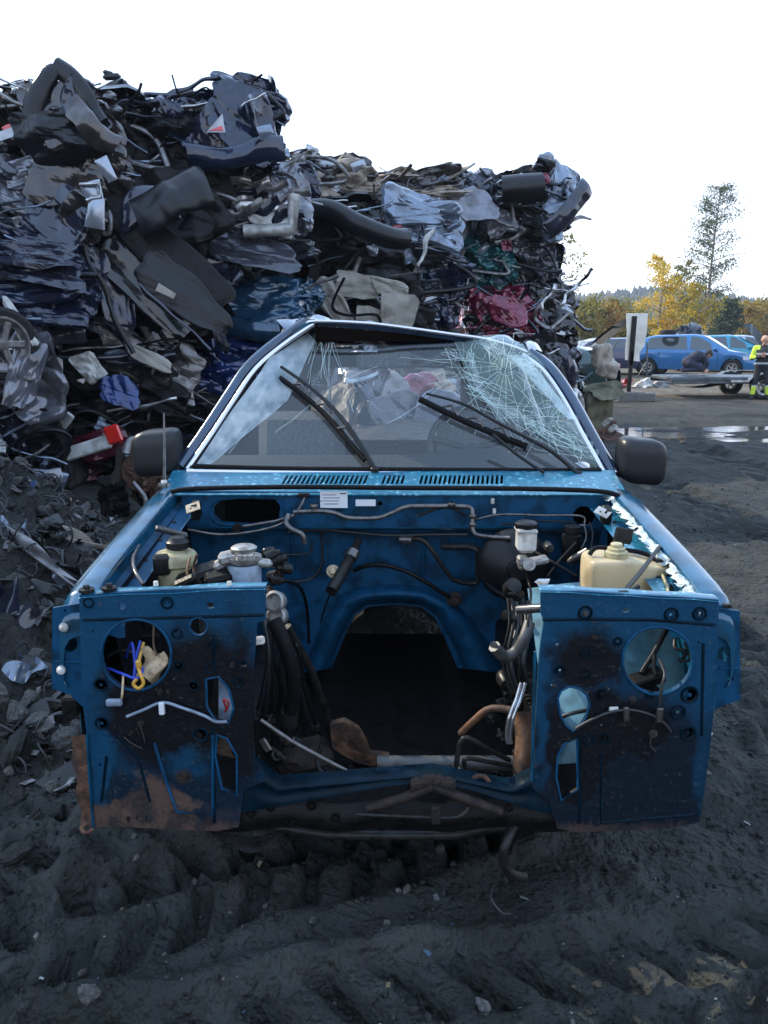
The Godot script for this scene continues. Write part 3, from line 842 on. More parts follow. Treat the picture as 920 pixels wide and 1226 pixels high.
# a bale whose front shows in the photo's rectangle, d metres away; pal: paints, first is the main one
func bale(rect: Array, d: float, yaw: float, sd: int, pal: Array, label: String, opt := {}) -> Node3D:
	var rg := RandomNumberGenerator.new()
	rg.seed = sd
	var a := at(rect[0], rect[3], d)
	var c := at(rect[2], rect[1], d)
	var w: float = absf(c.x - a.x) * opt.get("wide", 1.06)
	var h := absf(c.y - a.y) * 1.05
	var dep: float = opt.get("deep", 1.9)
	var o := thing("crushed_car_bale", Vector3((a.x + c.x) / 2, a.y, -d), label, "crushed car", "crushed car bales stacked in the pile", yaw)
	o.rotation.z = rg.randf_range(-0.05, 0.05)
	part("crushed_body", pool["block%d" % (sd % 8)], M[opt.get("body", pal[0])], o, xf(Vector3(0, h / 2, -dep / 2), Vector3.ZERO, Vector3(w, h, dep)))
	var n: int = int(opt.get("n", 11) * 0.75)
	for i in n:
		var fx := rg.randf_range(-0.42, 0.42)
		var fy := rg.randf_range(0.1, 0.9)
		var s := rg.randf_range(0.4, 0.8)
		var main: bool = i < n * opt.get("share", 0.6)
		var m: String = pal[0] if main else pal[rg.randi() % pal.size()]
		var ex := Vector3(s * w * rg.randf_range(0.7, 1.3), s * h * rg.randf_range(0.5, 1.1), w * 0.42)
		var e := Vector3(rg.randf_range(-0.4, 0.25), rg.randf_range(-0.35, 0.35), rg.randf_range(-0.5, 0.5))
		part("crumpled_panel", pool["sheet%d" % (rg.randi() % 16)], M[m], o, xf(Vector3(fx * w, fy * h, rg.randf_range(-0.02, 0.12)), e, ex))
	for i in opt.get("side", 4): # the right-hand end
		var s := rg.randf_range(0.4, 0.8)
		part("crumpled_panel", pool["sheet%d" % (rg.randi() % 16)], M[pal[rg.randi() % pal.size()]], o, xf(Vector3(w * 0.5, rg.randf_range(0.15, 0.85) * h, -rg.randf_range(0.1, 0.9) * dep), Vector3(rg.randf_range(-0.3, 0.3), PI / 2 + rg.randf_range(-0.3, 0.3), rg.randf_range(-0.5, 0.5)), Vector3(s * dep * 0.6, s * h, 0.45)))
	for i in opt.get("top", 3):
		var s := rg.randf_range(0.4, 0.8)
		part("crumpled_panel", pool["sheet%d" % (rg.randi() % 16)], M[opt.get("toppal", pal)[rg.randi() % opt.get("toppal", pal).size()]], o, xf(Vector3(rg.randf_range(-0.35, 0.35) * w, h * rg.randf_range(0.93, 1.0), -rg.randf_range(0.1, 0.8) * dep), Vector3(-PI / 2 + rg.randf_range(-0.25, 0.35), rg.randf_range(-0.25, 0.25), rg.randf_range(-0.7, 0.7)), Vector3(s * w, s * dep * 0.6, 0.4)))
	for i in int(opt.get("strips", 6) * 0.6):
		var s := rg.randf_range(0.4, 1.0)
		part("torn_strip", pool["strip%d" % (rg.randi() % 7)], M[["scrap_metal", "paint_slate", "paint_black", "scrap_plastic", "scrap_metal", pal[0]][rg.randi() % 6]], o, xf(Vector3(rg.randf_range(-0.4, 0.4) * w, rg.randf_range(0.05, 0.98) * h, rg.randf_range(0.02, 0.12)), Vector3(rg.randf_range(-0.6, 0.6), rg.randf_range(-0.3, 0.3), rg.randf_range(-0.5, 0.5) + (1.3 if rg.randf() < 0.2 else 0.0)), Vector3(s * w, s * h * rg.randf_range(0.4, 0.9), 0.5)))
	if opt.get("parts", true): # things one still recognises in a crushed car
		var sc := h * 0.75
		part("window_frame", pool["frame%d" % (sd % 4)], M[["scrap_plastic", "paint_slate", "scrap_metal"][sd % 3]], o, xf(Vector3(rg.randf_range(-0.25, 0.25) * w, rg.randf_range(0.3, 0.75) * h, 0.14), Vector3(rg.randf_range(-0.4, 0.2), rg.randf_range(-0.3, 0.3), rg.randf_range(-0.7, 0.7)), Vector3(sc * 1.1, sc, sc)))
		if sd % 3 == 0: part("grille", pool.grille, M["black_plastic"], o, xf(Vector3(rg.randf_range(-0.3, 0.3) * w, rg.randf_range(0.25, 0.7) * h, 0.15), Vector3(-0.2, 0.1, rg.randf_range(-0.5, 0.5)), Vector3(sc, sc, sc) * 0.75))
		if sd % 9 == 1: part("tail_lamp", pool.lamp, M["red_lens"], o, xf(Vector3(rg.randf_range(-0.35, 0.35) * w, rg.randf_range(0.25, 0.8) * h, 0.13), Vector3(0, rg.randf_range(-0.4, 0.4), rg.randf_range(-1, 1)), Vector3(0.22, 0.16, 0.2)))
		if sd % 3 == 2: part("headlight", pool.lamp, M["lamp_glass"], o, xf(Vector3(rg.randf_range(-0.35, 0.35) * w, rg.randf_range(0.25, 0.8) * h, 0.13), Vector3(0, rg.randf_range(-0.4, 0.4), rg.randf_range(-1, 1)), Vector3(0.24, 0.2, 0.25)))
		if sd % 4 == 1: part("blank_plate", pool.plate, M["paint_pale"], o, xf(Vector3(rg.randf_range(-0.3, 0.3) * w, rg.randf_range(0.2, 0.6) * h, 0.16), Vector3(-0.2, 0, rg.randf_range(-0.6, 0.6)), Vector3.ONE * 0.8))
		for i in 3: part("torn_panel", pool["sheet%d" % ((sd * 5 + i * 6) % 16)], M[["paint_sky_grey", "paint_silver", "paint_pale"][(sd + i) % 3]], o, xf(Vector3(rg.randf_range(-0.45, 0.45) * w, rg.randf_range(0.1, 0.95) * h, 0.1), Vector3(rg.randf_range(-0.8, 0.1), rg.randf_range(-0.6, 0.6), rg.randf_range(-1.2, 1.2)), Vector3(rg.randf_range(0.1, 0.28) * w, rg.randf_range(0.08, 0.2) * h, 0.22)))
		for i in 4: part("torn_strip", pool["strip%d" % ((sd + i * 3) % 7)], M[["scrap_bright", "paint_sky_grey"][i % 2]], o, xf(Vector3(rg.randf_range(-0.4, 0.4) * w, rg.randf_range(0.2, 0.95) * h, 0.13), Vector3(0.2, 0, rg.randf_range(-0.6, 0.6)), Vector3(0.5 * w, 0.22 * h, 0.3)))
	for i in opt.get("hoses", 2):
		part("hose", pool["hose%d" % (rg.randi() % 4)], M["rubber"], o, xf(Vector3(rg.randf_range(-0.4, 0.4) * w, rg.randf_range(0.1, 0.9) * h, 0.12), Vector3(0, 0, rg.randf_range(-1.5, 1.5)), Vector3(0.5, 0.5, 0.5)))
	return o

func build_pile() -> void:
	make_pool()
	var o: Node3D
	# --- left stack, from the top down
	o = bale([0, 100, 128, 190], 8.9, 0.25, 1, ["paint_brown_grey", "paint_slate", "scrap_plastic"], "brown-grey bale with a pointed arch of trim, topmost at the pile's left end", {"n": 6})
	var arch := MB.new()
	arch.tube(smooth([at(38, 178, 8.7), at(40, 130, 8.7), at(58, 92, 8.75), at(68, 81, 8.8)], 7), [0.05, 0.05, 0.055, 0.055, 0.06, 0.06, 0.06, 0.06, 0.06, 0.06, 0.06, 0.055, 0.05, 0.05, 0.05, 0.05, 0.045, 0.045, 0.04, 0.04, 0.035, 0.03], 8, true, 2.0)
	part("door_frame", arch.done(), M["scrap_plastic"], o, o.transform.affine_inverse())
	var arch2 := MB.new()
	arch2.tube(smooth([at(66, 80, 8.8), at(84, 92, 8.75), at(101, 112, 8.7), at(112, 135, 8.65), at(122, 150, 8.6)], 5), 0.045, 8, true, 2.2)
	part("door_frame", arch2.done(), M["scrap_plastic"], o, o.transform.affine_inverse())
	feat(o, "crumpled_panel", "sheet3", "paint_brown_grey", 66, 132, 8.65, Vector3(0.75, 0.75, 0.3), Vector3(-0.3, 0.1, 0.3))
	feat(o, "crumpled_panel", "sheet6", "paint_slate", 92, 118, 8.7, Vector3(0.42, 0.5, 0.3), Vector3(-0.2, 0.5, -0.5))
	feat(o, "bumper", "bumper0", "paint_brown_grey", 112, 150, 8.55, Vector3(0.55, 0.75, 0.7), Vector3(0.1, 0.3, -0.6))
	feat(o, "crumpled_panel", "sheet8", "scrap_plastic", 62, 165, 8.6, Vector3(0.8, 0.5, 0.35), Vector3(0.2, 0, 0.1))
	for q in [[12, 130, 0.7], [22, 118, 0.5], [8, 150, 0.6]]: feat(o, "torn_strip", "strip%d" % (q[0] % 7), "scrap_metal", q[0], q[1], 8.9, Vector3(q[2], 0.5, 0.5), Vector3(0.2, 0.4, 0.7))

	o = bale([128, 112, 250, 232], 9.7, 0.22, 2, ["scrap_dark", "paint_black", "scrap_dark"], "black gutted bale behind the shiny dark bumper, with a rod on top", {"n": 7, "top": 2, "strips": 5, "toppal": ["paint_silver", "scrap_metal"]})
	var rod := MB.new()
	rod.tube([at(126, 138, 9.6), at(129, 118, 9.6), at(134, 98, 9.6)], 0.018, 6)
	rod.box(xf(at(134, 92, 9.6), Vector3(0.3, 0.4, 0.15)), Vector3(0.2, 0.07, 0.1), 0.03)
	rod.box(xf(at(130, 88, 9.6), Vector3(0.1, 0.2, -0.2)), Vector3(0.12, 0.05, 0.08), 0.02)
	part("mirror_stalk", rod.done(), M["scrap_plastic"], o, o.transform.affine_inverse())
	for q in [[153, 112, -1.0, 0.3], [180, 117, 0.12, 1.0], [225, 106, 0.3, 0.8], [165, 122, 0.1, 0.9]]: feat(o, "torn_strip", "strip%d" % (q[0] % 7), "paint_slate", q[0], q[1], 9.6, Vector3(q[3], 0.6, 0.4), Vector3(0.3, 0, q[2]))
	o = bale([222, 108, 330, 206], 9.9, 0.35, 3, ["paint_ink_blue", "paint_navy", "paint_ink_blue"], "dark blue bale with a red-edged triangle, topmost right end of the left stack", {"n": 9, "share": 0.8})
	feat(o, "tailgate", "sheet2", "paint_ink_blue", 288, 142, 9.62, Vector3(0.95, 0.75, 0.28), Vector3(-0.15, 0.35, -0.35))
	feat(o, "bumper", "bumper1", "paint_ink_blue", 284, 182, 9.55, Vector3(1.1, 0.75, 0.8), Vector3(0.15, 0.25, 0.1))
	feat(o, "crumpled_panel", "sheet5", "paint_slate", 250, 160, 9.6, Vector3(0.6, 0.5, 0.3), Vector3(0.1, -0.3, 0.6))
	feat(o, "crumpled_panel", "sheet9", "paint_ink_blue", 318, 150, 9.75, Vector3(0.5, 0.7, 0.3), Vector3(0, 1.0, 0.3))
	var tr := MB.new()
	tr.plate(PackedVector2Array([Vector2(-0.1, -0.11), Vector2(0.1, -0.06), Vector2(0.04, 0.13)]), Transform3D.IDENTITY, 0.012)
	var trn := part("reflector", tr.done(), M["paint_pale"], o, o.transform.affine_inverse() * xf(at(260, 149, 9.3), Vector3(-0.1, 0.2, -0.2)))
	var tr2 := MB.new()
	tr2.plate(PackedVector2Array([Vector2(-0.07, -0.085), Vector2(0.08, -0.05), Vector2(0.05, 0.0)]), Transform3D.IDENTITY, 0.012)
	part("reflector", tr2.done(), M["red_lens"], trn, xf(Vector3(0, 0, 0.008)))
	feat(o, "torn_strip", "strip2", "scrap_bright", 304, 120, 9.4, Vector3(0.32, 0.2, 0.3), Vector3(0, 0.3, 0.5))
	feat(o, "licence_plate", "lamp", "paint_sky_grey", 318, 157, 9.4, Vector3(0.18, 0.2, 0.2), Vector3(0, 0.5, 0.4))

	o = bale([-75, 185, 34, 288], 8.6, 0.3, 4, ["paint_silver", "paint_grey", "paint_slate"], "silver bale with rounded folds cut by the photo's left edge", {"n": 9, "share": 0.8, "body": "paint_grey"})
	o = bale([18, 180, 150, 292], 9.0, 0.2, 5, ["paint_brown_grey", "paint_slate", "scrap_plastic"], "brown-grey bale with two broken lamps and hanging skirt", {"n": 8, "share": 0.8})
	feat(o, "crumpled_panel", "sheet11", "paint_brown_grey", 78, 205, 8.72, Vector3(1.0, 0.75, 0.35), Vector3(-0.2, 0.1, -0.15))
	feat(o, "crumpled_panel", "sheet4", "paint_slate", 62, 248, 8.65, Vector3(1.0, 0.6, 0.3), Vector3(-0.3, 0.0, -0.7))
	feat(o, "crumpled_panel", "sheet7", "paint_brown_grey", 100, 262, 8.66, Vector3(0.7, 0.45, 0.3), Vector3(0.3, 0.2, -0.6))
	feat(o, "lamp", "lamp", "lamp_glass", 128, 203, 8.6, Vector3(0.24, 0.2, 0.3), Vector3(0, 0.2, -1.1))
	feat(o, "lamp", "lamp", "lamp_glass", 112, 232, 8.5, Vector3(0.24, 0.3, 0.3), Vector3(0, 0.2, -1.3))
	var fr := MB.new()
	fr.tube([at(96, 221, 8.45), at(118, 220, 8.45), at(121, 236, 8.45), at(104, 240, 8.45)], 0.022, 6)
	part("lamp_frame", fr.done(), M["scrap_bright"], o, o.transform.affine_inverse())
	feat(o, "lamp", "lamp", "lamp_glass", 115, 255, 8.45, Vector3(0.3, 0.3, 0.3), Vector3(0, 0, 1.4))

	o = bale([-40, 288, 92, 388], 8.6, 0.15, 6, ["paint_ink_blue", "paint_navy", "paint_slate"], "navy bale of flat layered panels, third from the ground at the left edge", {"n": 12, "share": 0.75, "body": "paint_navy"})
	for q in [[30, 302, 1.3, -0.06], [40, 322, 1.2, -0.12], [30, 345, 1.3, 0.1], [45, 368, 1.2, -0.04]]: feat(o, "crumpled_panel", "sheet%d" % (int(q[1]) % 16), "paint_slate" if q[1] < 330 else "paint_ink_blue", q[0], q[1], 8.4, Vector3(q[2], 0.36, 0.35), Vector3(-0.55, 0, q[3]))

	o = bale([95, 215, 250, 402], 9.35, 0.2, 7, ["scrap_dark", "scrap_plastic", "paint_black"], "tall black bale of leaning doors under a shiny dark bumper", {"n": 9, "strips": 7})
	feat(o, "bumper", "bumper2", "scrap_plastic", 206, 238, 8.85, Vector3(0.85, 1.3, 1.0), Vector3(-0.35, 0.15, 0.35), "glossy dark bumper corner")
	feat(o, "bumper", "bumper3", "paint_slate", 165, 250, 8.9, Vector3(0.55, 0.8, 0.6), Vector3(-0.2, 0.0, 0.55))
	feat(o, "door_panel", "sheet0", "scrap_dark", 195, 300, 8.9, Vector3(0.65, 1.7, 0.22), Vector3(-0.2, 0.15, 0.75))
	feat(o, "door_panel", "sheet1", "paint_black", 170, 335, 8.85, Vector3(0.55, 1.5, 0.22), Vector3(-0.15, 0.1, 0.7))
	feat(o, "door_panel", "sheet12", "scrap_plastic", 222, 355, 8.8, Vector3(0.55, 1.15, 0.16), Vector3(-0.2, 0.2, 0.85))
	feat(o, "door_panel", "sheet10", "paint_slate", 134, 320, 8.9, Vector3(0.38, 1.3, 0.3), Vector3(-0.1, 0.1, 0.2))
	feat(o, "sticker", "lamp", "foam", 199, 349, 8.5, Vector3(0.2, 0.12, 0.02), Vector3(0, 0.1, -0.5))
	feat(o, "torn_strip", "strip1", "paint_slate", 210, 380, 8.7, Vector3(1.0, 0.3, 0.3), Vector3(0, 0, -0.75))
	feat(o, "torn_strip", "strip4", "scrap_plastic", 130, 360, 8.7, Vector3(1.2, 0.5, 0.3), Vector3(0, 0, -1.2))

	o = bale([235, 202, 356, 288], 10.3, 0.2, 8, ["paint_silver", "scrap_metal", "paint_slate"], "bale of crinkled silver foil-like sheets with a white frame corner", {"n": 16, "strips": 16, "toppal": ["scrap_beige", "scrap_metal"]})
	for i in 9: feat(o, "torn_strip", "strip%d" % (i % 7), ["scrap_bright", "paint_slate", "scrap_metal"][i % 3], 262 + i * 9, 225 + (i * 17) % 40, 10.05, Vector3(0.8, 1.1, 0.5), Vector3(0.3, 0, 0.3))
	var wf := MB.new()
	wf.tube([at(292, 277, 9.95), at(350, 274, 9.95), at(352, 232, 9.95)], 0.05, 4, true, 1.6)
	part("white_frame", wf.done(), M["white_paint"], o, o.transform.affine_inverse())
	feat(o, "crumpled_panel", "sheet0", "white_paint", 325, 262, 10.05, Vector3(0.7, 0.3, 0.12), Vector3(-0.2, 0, -0.35))
	o = bale([238, 278, 360, 345], 10.4, 0.2, 9, ["paint_grey", "paint_slate", "scrap_metal"], "flattened bale with a broad grey bonnet under the white frame corner", {"n": 7})
	feat(o, "bonnet", "sheet2", "paint_grey", 300, 300, 9.95, Vector3(1.35, 0.5, 0.2), Vector3(-0.6, 0.1, -0.12))
	feat(o, "bonnet", "sheet13", "paint_slate", 262, 318, 9.9, Vector3(0.6, 0.6, 0.2), Vector3(-0.3, 0, 0.6))
	o = bale([258, 332, 374, 412], 10.6, 0.12, 10, ["paint_denim", "paint_denim", "paint_ink_blue"], "blue-green crumpled bale just left of the truck roof", {"n": 14, "share": 0.9, "body": "paint_denim"})
	feat(o, "crumpled_panel", "sheet14", "paint_denim", 320, 360, 10.25, Vector3(1.1, 0.6, 0.3), Vector3(-0.3, 0, 0.2))
	feat(o, "bumper", "bumper0", "paint_denim", 318, 392, 10.2, Vector3(1.15, 0.8, 0.8), Vector3(0.2, 0.1, 0.05))
	feat(o, "badge", "rim", "scrap_bright", 361, 363, 10.0, Vector3(0.06, 0.06, 0.05), Vector3.ZERO)

	o = bale([-45, 380, 50, 498], 8.4, 0.2, 11, ["paint_silver", "scrap_dark", "paint_slate"], "bale with a bare wheel rim and silver wing at the left edge", {"n": 8})
	feat(o, "wheel_rim", "rim", "scrap_metal", 4, 412, 8.0, Vector3(0.5, 0.55, 0.4), Vector3(0.1, 0.5, 0))
	feat(o, "tyre", "tyre", "tyre", 4, 412, 8.05, Vector3(0.66, 0.72, 0.5), Vector3(0.1, 0.5, 0))
	feat(o, "crumpled_panel", "sheet5", "paint_silver", 28, 448, 8.05, Vector3(0.42, 0.7, 0.35), Vector3(-0.2, 0.3, -0.3))
	feat(o, "crumpled_panel", "sheet0", "white_paint", 22, 385, 8.1, Vector3(0.13, 0.55, 0.1), Vector3(0, 0, 0.5), "white plastic strip")
	feat(o, "crumpled_panel", "sheet9", "white_paint", 30, 405, 8.1, Vector3(0.13, 0.2, 0.1), Vector3(0, 0, 0.4))
	o = bale([-45, 492, 66, 592], 8.4, 0.1, 12, ["scrap_dark", "paint_slate", "scrap_plastic"], "dark bale on the ground at the left edge with a pale blue bumper", {"n": 8})
	feat(o, "bumper", "bumper1", "paint_sky_grey", 20, 566, 7.95, Vector3(0.95, 0.6, 0.6), Vector3(0.1, 0.1, -0.35), "pale blue-grey bumper lying at its foot")
	feat(o, "bumper", "bumper3", "paint_silver", 52, 578, 7.9, Vector3(0.4, 0.5, 0.5), Vector3(0.2, 0.5, 0.2))
	o = bale([60, 385, 205, 490], 9.2, 0.15, 13, ["scrap_dark", "paint_slate", "scrap_metal"], "black bale with torn white pieces and a blue flap", {"n": 9, "strips": 12})
	feat(o, "crumpled_panel", "sheet15", "white_paint", 106, 440, 8.8, Vector3(0.36, 0.34, 0.3), Vector3(-0.2, 0, 0.3))
	feat(o, "crumpled_panel", "sheet0", "white_paint", 62, 455, 8.7, Vector3(0.24, 0.5, 0.15), Vector3(-0.1, 0.3, -0.35), "white triangular panel")
	feat(o, "crumpled_panel", "sheet2", "paint_royal", 142, 468, 8.75, Vector3(0.55, 0.34, 0.15), Vector3(-0.3, 0, -0.15), "blue flap")
	feat(o, "crumpled_panel", "sheet1", "foam", 178, 428, 8.85, Vector3(0.6, 0.16, 0.12), Vector3(-0.3, 0, -0.42))
	feat(o, "bumper", "bumper2", "paint_grey", 70, 402, 8.8, Vector3(0.6, 0.6, 0.4), Vector3(0, 0, 0.0))
	feat(o, "torn_strip", "strip3", "scrap_bright", 170, 485, 8.75, Vector3(0.8, 0.3, 0.3), Vector3(0, 0, 0.15))
	o = bale([195, 408, 330, 490], 10.4, 0.1, 14, ["paint_royal", "paint_navy", "paint_royal"], "royal blue crumpled bale beside the truck's left pillar", {"n": 16, "share": 0.8, "body": "paint_navy"})
	o = bale([50, 485, 160, 575], 9.1, 0.1, 15, ["scrap_dark", "paint_maroon", "paint_black"], "ground-level bale of maroon sheets with a red and white lamp strip", {"n": 9, "strips": 8})
	feat(o, "crumpled_panel", "sheet1", "paint_maroon", 120, 532, 8.75, Vector3(0.7, 0.34, 0.2), Vector3(-0.2, 0, 0.3))
	var bar := MB.new()
	bar.box(xf(at(100, 538, 8.6), Vector3(0, 0.1, 0.3)), Vector3(0.62, 0.15, 0.05), 0.02)
	part("white_strip", bar.done(), M["white_paint"], o, o.transform.affine_inverse())
	var bar2 := MB.new()
	bar2.box(xf(at(136, 520, 8.6), Vector3(0, 0.1, 0.3)), Vector3(0.17, 0.2, 0.06), 0.02)
	part("tail_lamp", bar2.done(), M["red_lens"], o, o.transform.affine_inverse())
	var bar3 := MB.new()
	bar3.box(xf(at(72, 512, 8.6), Vector3(0, 0.1, 0.85)), Vector3(0.4, 0.11, 0.04), 0.02)
	part("white_strip", bar3.done(), M["paint_pale"], o, o.transform.affine_inverse())
	o = bale([150, 480, 300, 575], 9.9, 0.1, 16, ["scrap_dark", "scrap_metal", "paint_black"], "shredded dark grey bale behind the truck's left mirror", {"n": 10, "strips": 22})

	# --- the side stack that runs on towards the camera, past the photo's left edge; it shades the heap
	for k in 3:
		var y0 := k * 1.26
		var q := thing("crushed_car_bale", Vector3(-5.35, y0, -5.6), ["bottom", "middle", "top"][k] + " bale of the side stack left of the debris heap, beyond the photo's edge", "crushed car", "crushed car bales stacked in the pile", PI / 2)
		part("crushed_body", pool["block%d" % (k * 2)], M[["scrap_dark", "paint_slate", "paint_navy", "paint_grey"][k]], q, xf(Vector3(0, 0.62, 0), Vector3.ZERO, Vector3(4.5, 1.4, 1.9)))
		for j in 4: part("crumpled_panel", pool["sheet%d" % (k * 3 + j)], M[["paint_slate", "paint_black", "paint_silver", "paint_navy"][(k + j) % 4]], q, xf(Vector3(-1.3 + j * 0.85, 0.5, 0.92), Vector3(-0.1, 0.1, 0.3 * sin(j * 3.0 + k)), Vector3(1.0, 0.9, 0.4)))
	# --- middle of the pile
	o = bale([336, 182, 440, 262], 13.0, 0.25, 17, ["scrap_beige", "paint_brown_grey", "scrap_metal"], "sandy grey crumpled bale standing above the middle of the pile", {"n": 13, "share": 0.7, "toppal": ["scrap_beige"], "body": "paint_brown_grey", "strips": 10})
	feat(o, "crumpled_panel", "sheet6", "paint_navy", 360, 218, 12.5, Vector3(0.75, 0.55, 0.4), Vector3(0, 0, 0.1))
	o = bale([340, 240, 452, 322], 12.2, 0.2, 18, ["scrap_dark", "paint_black", "scrap_plastic"], "dark bale crossed by a thick black tubular bumper", {"n": 9})
	var tb := MB.new()
	tb.tube(smooth([at(362, 252, 11.8), at(395, 252, 11.7), at(430, 270, 11.6), at(465, 284, 11.7), at(484, 286, 11.9)], 6), 0.15, 14)
	part("tube_bumper", tb.done(), M["scrap_plastic"], o, o.transform.affine_inverse())
	feat(o, "white_post", "cushion0", "white_paint", 365, 258, 11.7, Vector3(0.09, 0.35, 0.09), Vector3(0, 0, 0.1))
	o = bale([440, 240, 540, 322], 13.2, 0.2, 19, ["paint_sky_grey", "paint_sky_grey", "scrap_metal"], "light blue-grey bale with a red patch and hanging white trim", {"n": 14, "share": 0.85, "body": "paint_grey"})
	feat(o, "crumpled_panel", "sheet7", "paint_red", 478, 278, 12.75, Vector3(0.26, 0.24, 0.3), Vector3(0, 0, 0.3), "red patch")
	feat(o, "crumpled_panel", "sheet3", "paint_sky_grey", 497, 255, 12.8, Vector3(1.1, 0.35, 0.3), Vector3(-0.3, 0, -0.05))
	feat(o, "white_trim", "strip0", "white_paint", 507, 300, 12.6, Vector3(0.7, 0.6, 0.3), Vector3(0, 0, 1.15))
	o = bale([350, 315, 500, 402], 12.3, 0.15, 20, ["scrap_dark", "scrap_plastic", "scrap_dark"], "dark bale holding cream seat foam and white trim above the truck roof", {"n": 8})
	for q in [[427, 342, 0.75, 0.3, -0.2], [398, 362, 0.34, 0.62, 0.5], [412, 385, 0.3, 0.7, 0.6], [475, 375, 0.6, 0.46, -0.1], [445, 385, 0.6, 0.34, -0.2], [468, 345, 0.5, 0.2, -0.2]]: feat(o, "seat_foam", "sheet%d" % ([1, 5, 9, 13, 5, 1][int(q[0]) % 6]), "foam", q[0], q[1], 11.85, Vector3(q[2] * 1.2, q[3] * 1.2, 0.22), Vector3(0.1, 0.1, q[4]))
	feat(o, "hose", "hose1", "rubber", 425, 372, 11.65, Vector3(0.9, 1.2, 0.8), Vector3(0, 0, -1.0))
	o = bale([486, 312, 560, 398], 13.6, 0.2, 21, ["paint_ink_blue", "paint_navy", "paint_slate"], "dark indigo bale between the cream foam and the teal bale", {"n": 12, "share": 0.85, "body": "paint_navy"})

	# --- right stack
	o = bale([430, 206, 545, 246], 14.3, 0.2, 22, ["scrap_beige", "scrap_metal", "paint_brown_grey"], "flat sunlit layer of pale scrap along the top of the middle stack", {"n": 9, "top": 9, "strips": 14, "toppal": ["scrap_beige", "white_paint", "scrap_metal", "scrap_bright"], "deep": 2.6})
	var stick := MB.new()
	stick.tube([at(478, 214, 14.0), at(486, 205, 14.0), at(493, 197, 14.0)], 0.03, 6)
	part("bent_rod", stick.done(), M["rust_dark"], o, o.transform.affine_inverse())
	o = bale([534, 208, 608, 286], 14.8, 0.15, 23, ["paint_silver", "paint_slate", "paint_black"], "bale with a folded silver bonnet, left of the two dark tubes at the top right", {"n": 8, "top": 7, "toppal": ["scrap_beige", "scrap_bright", "paint_silver"]})
	feat(o, "bonnet", "sheet2", "paint_silver", 568, 245, 14.35, Vector3(0.85, 0.62, 0.25), Vector3(-0.3, 0.1, 0.3))
	feat(o, "crumpled_panel", "sheet0", "paint_black", 540, 255, 14.4, Vector3(0.3, 0.9, 0.2), Vector3(0, 0.2, 0.05))
	o = bale([592, 206, 658, 288], 15.0, 0.1, 24, ["scrap_dark", "scrap_plastic", "scrap_dark"], "black bale with a fat grey roll on top, second from the right end", {"n": 9, "top": 7, "toppal": ["scrap_beige", "scrap_bright", "white_paint"]})
	var roll := MB.new()
	roll.tube([at(602, 228, 14.5), at(620, 226, 14.45), at(648, 224, 14.5)], 0.24, 14)
	part("plastic_roll", roll.done(), M["scrap_plastic"], o, o.transform.affine_inverse())
	o = bale([640, 204, 696, 276], 15.2, 0.3, 25, ["paint_sky_grey", "paint_slate", "scrap_metal"], "grey-blue bale overhanging the right end of the pile", {"n": 13, "strips": 14, "side": 7, "top": 6, "body": "paint_slate"})
	feat(o, "bumper", "bumper2", "paint_slate", 682, 250, 14.7, Vector3(1.1, 1.0, 0.8), Vector3(0.1, 0.4, 0.7))
	feat(o, "crumpled_panel", "sheet6", "paint_magenta", 652, 213, 14.75, Vector3(0.3, 0.2, 0.2), Vector3(-0.3, 0, 0))
	o = bale([550, 280, 618, 350], 15.2, 0.15, 26, ["paint_teal", "paint_teal", "paint_slate"], "teal crumpled bale under the silver bonnet", {"n": 13, "share": 0.85, "body": "paint_teal"})
	feat(o, "crumpled_panel", "sheet4", "paint_magenta", 607, 294, 14.6, Vector3(0.22, 0.2, 0.2))
	o = bale([612, 280, 670, 348], 15.5, 0.2, 27, ["paint_grey", "paint_black", "scrap_metal"], "dark bale with silvery folds right of the teal one", {"n": 11, "strips": 12, "side": 6})
	o = bale([560, 345, 645, 418], 15.0, 0.15, 28, ["paint_magenta", "scrap_dark", "paint_black"], "crimson crumpled bale below the teal one", {"n": 9, "share": 0.5, "strips": 8})
	feat(o, "crumpled_panel", "sheet6", "paint_magenta", 608, 372, 14.55, Vector3(1.0, 0.55, 0.4), Vector3(-0.4, 0, -0.2))
	o = bale([636, 338, 698, 415], 15.3, 0.3, 29, ["paint_black", "scrap_plastic", "paint_slate"], "black bale with two white glinting strips at the right end", {"n": 10, "strips": 10, "side": 6})
	feat(o, "white_trim", "strip2", "scrap_bright", 658, 356, 14.7, Vector3(0.5, 0.6, 0.3), Vector3(0, 0, 1.0))
	feat(o, "white_trim", "strip5", "scrap_bright", 682, 352, 14.7, Vector3(0.5, 0.6, 0.3), Vector3(0, 0, 0.9))
	o = bale([610, 408, 705, 500], 14.7, 0.25, 30, ["scrap_dark", "paint_black", "paint_slate"], "black bale at ground level beside the right pillar of the truck", {"n": 11, "strips": 10, "side": 6})
	o = bale([540, 412, 620, 500], 15.3, 0.15, 31, ["paint_slate", "scrap_dark", "paint_ink_blue"], "slate bale low behind the truck's roof edge", {"n": 8})
	o = bale([440, 395, 560, 505], 13.6, 0.15, 32, ["scrap_metal", "scrap_beige", "paint_silver"], "pale bale seen through the truck's cab", {"n": 12})
	feat(o, "crumpled_panel", "sheet6", "paint_magenta", 492, 482, 13.0, Vector3(0.6, 0.4, 0.4))
	feat(o, "seat_foam", "cushion1", "foam", 520, 465, 13.0, Vector3(0.35, 0.6, 0.3))
	o = bale([330, 398, 450, 520], 12.2, 0.15, 33, ["scrap_dark", "scrap_beige", "paint_slate"], "dark bale hidden low behind the left half of the windscreen", {"n": 9})
